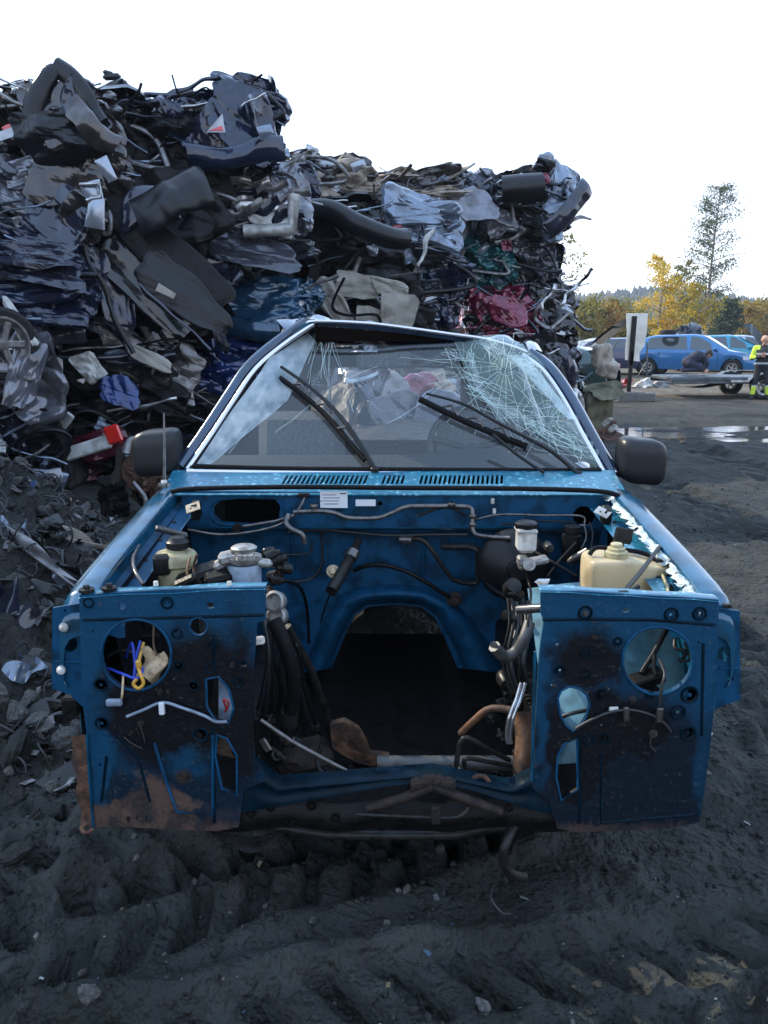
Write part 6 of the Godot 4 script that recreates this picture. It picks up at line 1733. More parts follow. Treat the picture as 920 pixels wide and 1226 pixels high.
	b.lathe(xf(at(591.3, 773.3, 2.119), Vector3(PI / 2, -0.9, 0)), [Vector2(0, 0.002), Vector2(0.013, 0.002), Vector2(0.013, -0.004)], 14)
	tp("hose_mouth", b, "ink", tk)
	one_line("pipe_stub", [620, 730, 2.02, 634, 729, 2.0, 650, 728, 1.97], 0.0125, "pipe_metal", tk, 1)
	one_line("coolant_hose", [592, 774, 2.12, 604, 786, 2.14, 618, 780, 2.15, 628, 764, 2.15, 634, 746, 2.18], 0.018, "grey_plastic", tk).material_override = M.hose_grey
	b = MB.new()
	for q in [[612, 706, 0.04], [608, 738, 0.03], [614, 790, 0.035], [604, 812, 0.04], [620, 816, 0.035], [608, 826, 0.03]]:
		b = MB.new()
		b.box(xf(at(q[0] + 6, q[1] + 5, 2.28), Vector3(q[1], q[0], 0.4)), Vector3(q[2], q[2] * 1.5, q[2]) * 0.8, 0.006)
		b.lathe(xf(at(q[0], q[1], 2.3), Vector3(q[1] * 0.01, 0, q[0] * 0.01)), [Vector2(0, q[2] * 0.9), Vector2(q[2] * 0.6, q[2] * 0.8), Vector2(q[2] * 0.7, 0), Vector2(q[2] * 0.5, -q[2] * 0.5), Vector2(0, -q[2] * 0.6)], 14)
		tp("valve_body", b, "dark_metal", tk)
	for k in 6:
		var x0 := 606.0 + k * 5.0
		one_line("hose" if k % 2 == 0 else "wire", [x0, 700 + k * 4, 2.4, x0 + 4, 745, 2.25 + 0.02 * k, x0 - 4, 790, 2.2, x0 + 6 - k, 830, 2.15 + 0.02 * k], 0.004 + 0.002 * (k % 3), ["rubber", "dark_metal", "wire_black"][k % 3], tk)
	for k in 2: one_line("twin_pipe", [624 + k * 5, 818, 2.05, 618 + k * 5, 838, 2.02, 610 + k * 5, 858, 2.0, 607 + k * 4, 880, 2.0, 609 + k * 3, 890, 2.0], 0.0055, "bright_metal", tk, 5)
	b = MB.new()
	b.grid(8, 16, func(s, t): return at(lerpf(612, 638, s) + 6 * t + 3 * sin(t * 5.0), lerpf(852, 935, t), 2.05 - 0.03 * sin(s * PI) - 0.05 * t))
	tp("tan_bracket", b, "tan_metal", tk)
	one_line("tan_bracket", [552, 878, 2.2, 575, 856, 2.15, 590, 848, 2.12, 612, 850, 2.1], 0.011, "tan_metal", tk, 2)
	one_line("pipe", [544, 935, 2.0, 548, 905, 2.0, 552, 888, 2.0, 562, 884, 2.0, 590, 900, 2.02, 610, 910, 2.05], 0.0075, "dark_metal", tk, 4)
	one_line("pipe", [560, 935, 2.0, 556, 915, 2.0, 560, 908, 2.0, 585, 912, 2.02, 612, 917, 2.05], 0.0065, "dark_metal", tk, 4)
	var rg := []
	for k in 17: rg.append(at(575 + 11 * cos(PI * k / 16.0 + PI), 940 + 11 * sin(PI * k / 16.0 + PI), 1.93))
	b = MB.new()
	b.tube(rg, 0.007, 8)
	tp("rusty_ring", b, "rust", tk)
	# brackets, tabs and cut pipes low in the bay
	var br := RandomNumberGenerator.new()
	br.seed = 31
	for q in [[322, 862, 2.15], [338, 884, 2.2], [356, 888, 2.3], [330, 905, 2.1], [392, 925, 2.2], [348, 935, 2.1], [588, 858, 2.3], [600, 880, 2.25], [592, 925, 2.2], [570, 922, 2.3], [622, 905, 2.15], [604, 842, 2.35], [376, 872, 2.4], [420, 925, 2.3]]:
		b = MB.new()
		var e := Vector3(br.randf() * 3.0, br.randf() * 3.0, br.randf() * 3.0)
		var sz := br.randf_range(0.03, 0.065)
		b.box(xf(at(q[0], q[1], q[2]), e), Vector3(sz, sz * 0.7, sz * 0.25), 0.004)
		b.box(xf(at(q[0] + 4, q[1] + 3, q[2] + 0.02), e + Vector3(0.9, 0.2, 0.1)), Vector3(sz * 0.8, sz * 0.25, sz * 0.7), 0.004)
		b.lathe(xf(at(q[0], q[1], q[2] - 0.02), e), [Vector2(0, 0.02), Vector2(sz * 0.14, 0.02), Vector2(sz * 0.16, 0.008), Vector2(sz * 0.28, 0.006), Vector2(sz * 0.28, -0.006)], 8)
		tp("bracket", b, ["dark_metal", "rust_dark", "pipe_metal", "rust", "dark_metal"][br.randi() % 5], tk)
	for q in [[300, 905, 330, 930, 352, 925], [398, 940, 380, 915, 386, 890], [560, 930, 545, 918, 520, 922], [632, 880, 622, 910, 628, 935]]: one_line("pipe", [q[0], q[1], 2.05, q[2], q[3], 2.1, q[4], q[5], 2.2], 0.007, "dark_metal", tk, 5)
	# steering box with its rusty arm
	b = MB.new()
	b.box(xf(at(372, 910, 2.3), Vector3(0.2, 0.3, 0.1)), Vector3(0.14, 0.12, 0.14), 0.03)
	b.lathe(xf(at(352, 915, 2.25), Vector3(PI / 2, 0, 0)), [Vector2(0, 0.04), Vector2(0.03, 0.04), Vector2(0.045, 0.02), Vector2(0.05, -0.03)], 18)
	tp("steering_box", b, "rust_dark", tk)
	b = MB.new()
	b.plate(outline([395, 868, 412, 864, 430, 874, 440, 892, 443, 903, 466, 906, 467, 913, 446, 918, 430, 914, 412, 905, 398, 895], 2.3), Transform3D(Basis(), Vector3(0, 0, -2.3)), 0.03, [oval(420, 890, 4, 4, 2.3, 8)])
	tp("idler_arm", b, "tan_metal", tk)

func truck_under(tk: Node3D) -> void:
	var b := MB.new()
	b.tube([at(452, 914, 2.14), at(648, 914, 2.14)], 0.023, 16)
	tp("drag_link", b, "hose_grey", tk)
	b = MB.new()
	for sd in [-1, 1]: b.box(xf(cc(sd * 0.43, 0.5, 4.0)), Vector3(0.08, 0.13, 3.9), 0.01)
	tp("frame_rail", b, "oily", tk)
	b = MB.new()
	b.grid(20, 10, func(s, t): return cc(lerpf(-0.6, 0.66, s), 0.26 + 0.02 * t, 2.04 + 1.4 * t))
	tp("skid_plate", b, "oily", tk)
	var wheel := func(x: float, u: float):
		var wt := part("wheel", pool.tyre, M.tyre, tk, xf(cc(x, 0.345, u) - T0, Vector3(0, PI / 2 if x > 0 else -PI / 2, 0), Vector3(0.7, 0.7, 0.72)))
		part("rim", pool.rim, M.alloy, wt, xf(Vector3(0, 0, 0.08), Vector3.ZERO, Vector3(0.6, 0.6, 0.6)))
	for u in [2.98, 5.6]:
		for sd in [-1, 1]: wheel.call(sd * 0.74, u)
	b = MB.new()
	b.tube([cc(-0.7, 0.345, 5.6), cc(0.7, 0.345, 5.6)], 0.045, 12)
	tp("rear_axle", b, "oily", tk)
	b = MB.new()
	b.tube([cc(-0.62, 0.36, 2.98), cc(-0.35, 0.42, 2.98)], 0.04, 12)
	tp("control_arm", b, "rust_dark", tk)
	b = MB.new()
	b.tube([cc(0.62, 0.36, 2.98), cc(0.35, 0.42, 2.98)], 0.04, 12)
	tp("control_arm", b, "rust_dark", tk)
	# cargo bed
	b = MB.new()
	b.box(xf(cc(0, 0.66, 5.45)), Vector3(1.6, 0.04, 1.9), 0.01)
	tp("bed_floor", b, "truck_blue_inner", tk)
	for sd in [-1, 1]:
		b = MB.new()
		b.grid(24, 8, func(s, t):
			var u: float = lerpf(4.5, 6.4, s)
			var low := maxf(0.56, 0.36 + sqrt(maxf(0.0, 0.2 - pow(u - 5.6, 2.0))))
			return cc(sd * (0.83 + 0.012 * sin(t * PI)), lerpf(1.06, low, t), u))
		tp("bed_side", b, "truck_blue", tk)
		b = MB.new()
		b.box(xf(cc(sd * 0.8, 1.062, 5.45)), Vector3(0.07, 0.02, 1.9), 0.006)
		tp("bed_rail", b, "truck_blue", tk)
	b = MB.new()
	b.box(xf(cc(0, 0.82, 6.41)), Vector3(1.62, 0.48, 0.04), 0.01)
	tp("tailgate", b, "truck_blue", tk)
	b = MB.new()
	b.box(xf(cc(0, 0.85, 4.5)), Vector3(1.6, 0.4, 0.03), 0.01)
	tp("bed_front", b, "truck_blue", tk)

var P0 := Vector3()
var PN := Vector3()

func on_glass(px: float, py: float, lift := 0.0) -> Vector3: # where a line of sight meets the windscreen's plane
	var d := at(px, py, 1.0) - Vector3(0, EYE, 0)
	var k := (P0 - Vector3(0, EYE, 0)).dot(PN) / d.dot(PN)
	return Vector3(0, EYE, 0) + d * k + PN * lift

func truck_cab(tk: Node3D) -> void:
	P0 = at(228, 558, 2.98)
	var p1 := at(722, 563, 2.98)
	var p2 := at(480, 412, 3.43)
	PN = (p1 - P0).cross(p2 - P0).normalized()
	if PN.z < 0: PN = -PN
	var b := MB.new()
	# cowl with its louvres
	var u0 := 2.765
	var u1 := 2.965
	var c0 := Vector3(0, 1.066, -u0)
	var cv := Vector3(0, 0.056, -(u1 - u0))
	var T := Transform3D(Basis(Vector3(1, 0, 0), cv.normalized(), Vector3(1, 0, 0).cross(cv.normalized())), c0)
	var L := cv.length()
	var holes := []
	var slot := func(px: float):
		var x := at(px, 570, 2.87).x
		var sk := 0.012
		holes.append(PackedVector2Array([Vector2(x - 0.0045, L * 0.42), Vector2(x + 0.0045, L * 0.42), Vector2(x + 0.0045 + sk, L * 0.78), Vector2(x - 0.0045 + sk, L * 0.78)]))
	for k in 18: slot.call(339 + k * 5.7)
	for k in 5: slot.call(458 + k * 5.7)
	for k in 18: slot.call(503 + k * 5.7)
	b.plate(PackedVector2Array([Vector2(-0.80, 0.0), Vector2(0.87, 0.0), Vector2(0.872, L), Vector2(-0.802, L)]), T, 0.006, holes)
	tp("cowl", b, "truck_blue_worn", tk)
	b = MB.new()
	b.box(xf(Vector3(0.035, 1.05, -2.88)), Vector3(1.5, 0.004, 0.14), 0.001)
	tp("cowl_drain", b, "oily", tk)
	one_line("bonnet_seal", [205, 589, 2.74, 235, 585, 2.75, 350, 583, 2.755, 470, 584, 2.755, 620, 585, 2.755, 715, 588, 2.75, 742, 594, 2.74], 0.009, "rubber", tk, 4)
	# dashboard, seats, wheel
	b = MB.new()
	b.grid(20, 10, func(s, t):
		return cc(lerpf(-0.74, 0.74, s), 1.085 + 0.035 * sin(t * PI * 0.8) + 0.03 * exp(-pow((s - 0.76) / 0.14, 2.0)) - maxf(0.0, t - 0.75) * 1.2, 3.0 + 0.42 * minf(t / 0.75, 1.0)))
	tp("dashboard", b, "dash", tk)
	for sd in [-1, 1]:
		b = MB.new()
		for q in [[0.0, 0.74, 3.75, 0.46, 0.16, 0.5, 0.1], [0.0, 0.98, 4.05, 0.44, 0.54, 0.16, -0.2]]:
			b.box(xf(cc(sd * 0.46 + q[0], q[1], q[2]), Vector3(q[6], 0, 0)), Vector3(q[3], q[4], q[5]), 0.05)
		tp("seat", b, "seat_cloth", tk)
	var ring := []
	var sw := xf(cc(0.36, 1.14, 3.52), Vector3(-0.5, 0, 0))
	for k in 33: ring.append(sw * Vector3(cos(TAU * k / 32) * 0.19, sin(TAU * k / 32) * 0.19, 0))
	b = MB.new()
	b.tube(ring, 0.014, 8, false)
	for a in [0.2, 2.94, 4.71]: b.tube([sw * Vector3(cos(a) * 0.19, sin(a) * 0.19, 0), sw * Vector3(0, 0, -0.04)], 0.016, 6)
	b.tube([sw * Vector3(0, 0, -0.02), sw * Vector3(0, -0.1, -0.5)], 0.03, 8)
	tp("steering_wheel", b, "black_plastic", tk)
	# cab back wall with its window
	var ub := 4.42
	b = MB.new()
	var win := outline([372, 452, 385, 440, 540, 440, 552, 452, 552, 520, 545, 527, 380, 527, 372, 520], ub)
	b.plate(PackedVector2Array([Vector2(-0.79, 0.5), Vector2(0.86, 0.5), Vector2(0.86, 1.12), Vector2(0.68, 1.53), Vector2(-0.5, 1.55), Vector2(-0.79, 1.12)]), Transform3D(Basis(), Vector3(0, 0, -ub)), 0.04, [win])
	tp("cab_back", b, "headliner", tk)
	b = MB.new()
	b.plate(win, Transform3D(Basis(), Vector3(0, 0, -ub - 0.02)), 0.004)
	tp("rear_window", b, "glass", tk)
	# doors and side windows
	for sd in [-1, 1]:
		b = MB.new()
		b.grid(10, 10, func(s, t): return cc(sd * (0.862 - 0.02 * t * t + 0.008 * sin(t * 5.0)), lerpf(1.1, 0.5, t), lerpf(3.3, 4.44, s)))
		var dr := tp("door", b, "truck_blue", tk)
		b = MB.new()
		b.box(xf(cc(sd * 0.87, 0.98, 4.25)), Vector3(0.03, 0.03, 0.14), 0.008)
		tp("door_handle", b, "black_plastic", dr)
		b = MB.new()
		b.box(xf(cc(sd * 0.82, 0.8, 3.87)), Vector3(0.04, 0.6, 1.1), 0.01)
		tp("door_card", b, "dash", dr)
		b = MB.new()
		b.tube([cc(sd * 0.84, 1.1, 4.42), cc(-0.56 if sd < 0 else 0.67, 1.53, 4.42)], 0.035, 8)
		tp("rear_pillar", b, "roof_paint", tk)
	# pillars: a body tube, a dark groove and the bright trim along the glass
	for sd in [-1, 1]:
		var out_ := [[216, 560, 3.0], [243, 522, 3.1], [272, 478, 3.22], [298, 440, 3.32], [330, 412, 3.4], [368, 386, 3.42]] if sd < 0 else [[733, 566, 3.0], [708, 522, 3.12], [684, 478, 3.26], [664, 448, 3.36], [650, 434, 3.42], [634, 423, 3.46]]
		var ps := []
		for q in out_: ps.append(at(q[0], q[1], q[2]))
		b = MB.new()
		b.tube(smooth(ps, 4), 0.026, 10)
		tp("windscreen_pillar", b, "roof_paint", tk)
		b = MB.new()
		var qs := []
		for q in out_: qs.append(at(q[0] + (-sd) * 8, q[1] + 2, q[2] - 0.03))
		b.tube(smooth(qs, 4), 0.0105, 8)
		tp("windscreen_trim", b, "trim_chrome", tk)
		b = MB.new()
		qs = []
		for q in out_: qs.append(at(q[0] + (-sd) * 12, q[1] + 2, q[2] - 0.022))
		b.tube(smooth(qs, 4), 0.007, 8)
		tp("windscreen_rubber", b, "rubber", tk)
		b = MB.new()
		qs = []
		for q in out_: qs.append(at(q[0] + sd * 5, q[1], q[2] - 0.01))
		b.tube(smooth(qs, 4), 0.008, 8)
		tp("drip_rail", b, "trim_chrome", tk)
	b = MB.new()
	line(b, [224, 564, 2.955, 350, 566, 2.955, 480, 567, 2.955, 620, 568, 2.955, 727, 568, 2.955], 0.0095, 8, 3)
	tp("windscreen_trim", b, "trim_chrome", tk)
	b = MB.new()
	line(b, [232, 558, 2.965, 350, 561, 2.965, 480, 562, 2.965, 620, 563, 2.965, 720, 563, 2.965], 0.009, 8, 3)
	tp("windscreen_rubber", b, "rubber", tk)
	# crushed roof
	var fx := [[366, 388, 3.42], [376, 383, 3.40], [400, 383, 3.40], [440, 386, 3.40], [490, 392, 3.42], [540, 399, 3.43], [582, 405, 3.45], [620, 416, 3.47], [640, 426, 3.48]]
	var rfold := RandomNumberGenerator.new()
	rfold.seed = 12
	var rf := folds(rfold, 6, 1.6, 0.06)
	b = MB.new()
	b.grid(48, 30, func(s, t):
		var k := minf(s * 8.0, 7.999)
		var i := int(k)
		var f := k - i
		var p := at(lerpf(fx[i][0], fx[i + 1][0], f), lerpf(fx[i][1], fx[i + 1][1], f), lerpf(fx[i][2], fx[i + 1][2], f))
		var rear := cc(lerpf(-0.54, 0.64, s), 1.58 - 0.05 * pow(absf(s - 0.5) * 2.0, 3.0), 4.5)
		if t < 0.1: return p + Vector3(0, -0.028 * (1.0 - t / 0.1), -0.004 * (1.0 - t / 0.1))
		var g: float = (t - 0.1) / 0.9
		var q := p.lerp(rear, g)
		q.x = lerpf(p.x, rear.x, sst(0, 0.35, g))
		return q + Vector3(0, (0.05 * sin(g * PI) + fold_at(rf, Vector3(s * 1.6, 0, g * 1.4))) * sin(g * PI) - 0.16 * exp(-pow((s - 0.62) / 0.2, 2.0)) * sin(g * PI), 0))
	var roof := tp("roof", b, "roof_paint", tk, "crushed roof pushed up into a peak at its left")
	b = MB.new()
	line(b, [366, 389, 3.405, 378, 384.5, 3.385, 440, 387, 3.385, 490, 393, 3.405, 540, 400, 3.415, 582, 406, 3.435, 620, 417, 3.455, 640, 427, 3.465], 0.007, 8, 3)
	tp("roof_lip", b, "trim_chrome", roof)
	b = MB.new()
	b.grid(20, 6, func(s, t): return at(lerpf(378, 600, s), lerpf(391, 407, s) + t * lerpf(17, 3, s), 3.45 + 0.08 * t))
	tp("roof_header", b, "headliner", roof)
	# side cant rails from the pillar tops back
	for sd in [-1, 1]:
		b = MB.new()
		b.tube(smooth([at(362, 390, 3.43) if sd < 0 else at(642, 428, 3.46), cc(-0.43 if sd < 0 else 0.63, 1.575, 3.7), cc(-0.52 if sd < 0 else 0.65, 1.55, 4.1), cc(-0.55 if sd < 0 else 0.66, 1.545, 4.45)], 4), 0.035, 8)
		tp("cant_rail", b, "roof_paint", tk)
	# left: the roof side folded down as a blue flap between peak and pillar
	b = MB.new()
	b.grid(14, 5, func(s, t):
		var e := Vector2(lerpf(300, 374, s), lerpf(440, 386, s) + 3 * sin(s * 6.0))
		return at(e.x + 2 * t, e.y - 7 * sin(s * PI) * (1.0 - t) + 2 * t, 3.41 - 0.03 * s))
	tp("roof_edge_flap", b, "truck_blue", roof)
	b = MB.new() # inner mirror and sun visor, dim behind the glass
	b.box(xf(at(460, 432, 3.52), Vector3(0.1, 0, 0.04)), Vector3(0.24, 0.07, 0.03), 0.012)
	tp("sun_visor", b, "seat_cloth", tk)

func truck_glass(tk: Node3D) -> void:
	var b := MB.new()
	var rg := RandomNumberGenerator.new()
	rg.seed = 77
	var fan := func(mb: MB, a: Array, lift: float):
		var ps := PackedVector2Array()
		for i in range(0, a.size(), 2): ps.append(Vector2(a[i], a[i + 1]))
		var tr := Geometry2D.triangulate_polygon(ps)
		for i in range(0, tr.size(), 3):
			var k := mb.v.size()
			for j in 3: mb.put(on_glass(ps[tr[i + j]].x, ps[tr[i + j]].y, lift), PN)
			mb.tri3(k, k + 1, k + 2)
	fan.call(b, [252, 557, 345, 480, 376, 412, 480, 413, 545, 410, 560, 470, 640, 520, 714, 562, 480, 561], 0.0)
	var ws := tp("windscreen", b, "glass", tk, "shattered windscreen still hanging in its frame")
	# frosted wing at the left: the laminate has folded along a line and gone white
	b = MB.new()
	b.grid(16, 20, func(s, t):
		var lft := Vector2(236, 556).lerp(Vector2(362, 398), t)
		if t > 0.62: lft = Vector2(314, 452).lerp(Vector2(368, 398), (t - 0.62) / 0.38) + Vector2(0, -14.0 * sin((t - 0.62) / 0.38 * PI))
		var rgt := Vector2(252, 557).lerp(Vector2(345, 480), minf(t / 0.5, 1.0)) if t < 0.5 else Vector2(345, 480).lerp(Vector2(378, 408), (t - 0.5) / 0.5)
		if t < 0.62: lft = Vector2(236, 556).lerp(Vector2(314, 452), t / 0.62)
		var q := lft.lerp(rgt, s)
		return on_glass(q.x, q.y, 0.035 * sin((1.0 - s) * PI / 2) * sin(t * PI) + 0.004 * zig(s * 2.3 + t * 3.1)))
	tp("frosted_glass", b, "glass_white", ws, "white crazed wing of the windscreen at the left")
	# the patch at the upper right, burst outwards
	b = MB.new()
	var edge := [[545, 410], [572, 402], [600, 400], [630, 416], [648, 432], [672, 472], [695, 512], [716, 558]]
	var low := [[556, 442], [562, 470], [580, 480], [602, 496], [630, 512], [652, 526], [684, 544], [714, 561]]
	var fo := folds(rg, 6, 2.2, 0.016)
	b.grid(40, 16, func(s, t):
		var k := minf(s * 7.0, 6.999)
		var i := int(k)
		var f := k - i
		var a := Vector2(edge[i][0], edge[i][1]).lerp(Vector2(edge[i + 1][0], edge[i + 1][1]), f)
		var c := Vector2(low[i][0], low[i][1]).lerp(Vector2(low[i + 1][0], low[i + 1][1]), f)
		var q := a.lerp(c, t)
		return on_glass(q.x, q.y, 0.05 * sin(t * PI) * sin(s * PI) + fold_at(fo, Vector3(q.x, q.y, 0) * 0.012) * sin(t * PI)))
	tp("burst_glass", b, "glass_crazed", ws, "crazed patch burst outwards at the upper right")
	# crushed, milky bands
	b = MB.new()
	for q in [[575, 412, 640, 455, 9.0], [640, 455, 690, 520, 10.0], [560, 430, 575, 475, 7.0], [575, 475, 640, 516, 6.0], [690, 520, 712, 555, 8.0]]:
		b.grid(14, 3, func(s, t):
			var e := Vector2(lerpf(q[0], q[2], s), lerpf(q[1], q[3], s))
			var wv: float = q[4] * (0.5 + 0.6 * zig(s * 3.3 + 0.2) + 0.3 * sin(s * 23.0))
			return on_glass(e.x + (t - 0.5) * wv, e.y - (t - 0.5) * wv, 0.034 + 0.003 * zig(t * 2.0)))
	tp("crushed_glass", b, "glass_haze", ws)
	# pale strip along the right pillar
	b = MB.new()
	b.grid(12, 3, func(s, t):
		var a := Vector2(632, 428).lerp(Vector2(690, 505), s)
		var q := a + Vector2(-22.0 * t * (1.0 - 0.6 * s) - 2, 2.0)
		return on_glass(q.x, q.y, 0.02 + 0.006 * zig(s * 3.0)))
	tp("frosted_glass", b, "glass_white", ws)
	# cracks
	b = MB.new()
	var crack := func(x0: float, y0: float, ang: float, len_: float, w: float, wob: float):
		var p := Vector2(x0, y0)
		var a := ang
		var ps := [on_glass(p.x, p.y, 0.012)]
		var n := int(maxf(3.0, len_ / 7.0))
		for i in n:
			a += rg.randf_range(-wob, wob)
			p += Vector2(cos(a), sin(a)) * len_ / n
			if p.x < 250 or p.x > 715 or p.y > 557 or p.y < 404 or p.x > 620 + (p.y - 410) * 0.66: break
			ps.append(on_glass(p.x, p.y, 0.012 + 0.022 * sst(540, 600, p.x) * sst(540, 440, p.y)))
		if ps.size() > 1: b.tube(ps, w, 4)
	for c in [[604, 446, 62.0], [655, 505, 40.0]]:
		var rays := []
		for k in 22:
			var a := TAU * (k + rg.randf() * 0.7) / 22.0
			rays.append(a)
			crack.call(c[0] + cos(a) * 4.0, c[1] + sin(a) * 4.0, a, c[2] * rg.randf_range(0.6, 1.5), rg.randf_range(0.0005, 0.0010), 0.07)
		for r in [0.16, 0.3, 0.5, 0.72, 1.0]:
			for k in 22:
				if rg.randf() < 0.35: continue
				var a0: float = rays[k]
				var a1: float = rays[(k + 1) % 22]
				var r0: float = c[2] * r * rg.randf_range(0.9, 1.1)
				var s0 := Vector2(c[0] + cos(a0) * r0, c[1] + sin(a0) * r0)
				var s1 := Vector2(c[0] + cos(a1) * r0, c[1] + sin(a1) * r0)
				if maxf(s0.x, s1.x) > 615 + (minf(s0.y, s1.y) - 410) * 0.64 or minf(s0.y, s1.y) < 408: continue
				b.tube([on_glass(s0.x, s0.y, 0.03), on_glass(s1.x, s1.y, 0.03)], 0.0006, 4)
	for k in 90: # dense bands along the rim of the patch
		var s := rg.randf()
		var i := int(s * 6.99)
		var e := Vector2(edge[i][0], edge[i][1]).lerp(Vector2(edge[i + 1][0], edge[i + 1][1]), rg.randf())
		crack.call(e.x - rg.randf_range(6, 22), e.y + rg.randf_range(8, 22), rg.randf_range(0.3, 1.6), rg.randf_range(10, 34), rg.randf_range(0.0004, 0.0011), 0.5)
	for k in 70:
		var i := int(rg.randf() * 6.99)
		var e := Vector2(low[i][0], low[i][1]).lerp(Vector2(low[i + 1][0], low[i + 1][1]), rg.randf())
		crack.call(e.x - rg.randf_range(0, 10), e.y - rg.randf_range(0, 14), rg.randf_range(0.2, 1.1), rg.randf_range(16, 64), rg.randf_range(0.0004, 0.001), 0.18)
	for k in 12: crack.call(382 + rg.randf_range(-4, 18), 412, rg.randf_range(1.1, 2.0), rg.randf_range(25, 75), rg.randf_range(0.0004, 0.0009), 0.15)
	for q in [[545, 412, 1.2, 150], [560, 440, 2.4, 120], [300, 470, -0.7, 60], [275, 545, -0.9, 40], [415, 458, 1.5, 40], [415, 456, -0.3, 40], [330, 520, -0.7, 70], [640, 540, 0.2, 60], [480, 430, 0.1, 60]]: crack.call(q[0], q[1], q[2], q[3], 0.0008, 0.1)
	var ck := tp("crack", b, "crack", ws)
	ck.set_meta("kind", "stuff")
	# a flake of white laminate hanging in the middle
	b = MB.new()
	b.grid(10, 2, func(s, t): return on_glass(415 + 38 * s, 457 - 10 * s * s + 4 * t, 0.015))
	tp("laminate_flake", b, "glass_white", ws)
	# wipers
	for q in [[[449, 566, 425, 530, 402, 500, 372, 472, 338, 448], [441, 550, 415, 520, 390, 492, 362, 468, 340, 452], 1], [[691, 571, 660, 550, 628, 532, 590, 512, 553, 492, 510, 480], [634, 534, 600, 520, 570, 508, 540, 494, 506, 477], 2]]:
		b = MB.new()
		var a = q[0]
		var ps := []
		for i in range(0, a.size(), 2): ps.append(on_glass(a[i], a[i + 1], 0.045 if i > 0 else 0.02))
		b.tube(smooth(ps, 3), [0.011, 0.011, 0.0105, 0.0105, 0.01, 0.01, 0.009, 0.009, 0.0085, 0.008, 0.008, 0.008, 0.0075, 0.007, 0.0065, 0.006, 0.006, 0.006], 8, true, 0.8)
		b.lathe(xf(on_glass(a[0], a[1], 0.01)), [Vector2(0.018, -0.02), Vector2(0.018, 0.012), Vector2(0.012, 0.018), Vector2(0, 0.018)], 12)
		var wp := tp("wiper", b, "black_plastic", tk)
		b = MB.new()
		a = q[1]
		ps = []
		for i in range(0, a.size(), 2): ps.append(on_glass(a[i] - 4, a[i + 1] + 5, 0.022))
		b.tube(smooth(ps, 3), 0.008, 6, true, 1.6)
		tp("wiper_blade", b, "rubber", wp)
		b = MB.new()
		for k in 3:
			var i := 2 + k * 2
			b.tube([on_glass(a[i], a[i + 1], 0.045), on_glass(a[i] - 10, a[i + 1] - 2, 0.028)], 0.005, 6)
			b.tube([on_glass(a[i], a[i + 1], 0.045), on_glass(a[i] + 8, a[i + 1] + 9, 0.028)], 0.005, 6)
		tp("wiper_bridge", b, "pipe_metal", wp).set_meta("kind", "stuff")
	one_line("wiper_stay", [590, 520, 2.99, 620, 545, 2.96, 652, 566, 2.93], 0.006, "black_plastic", tk, 2)

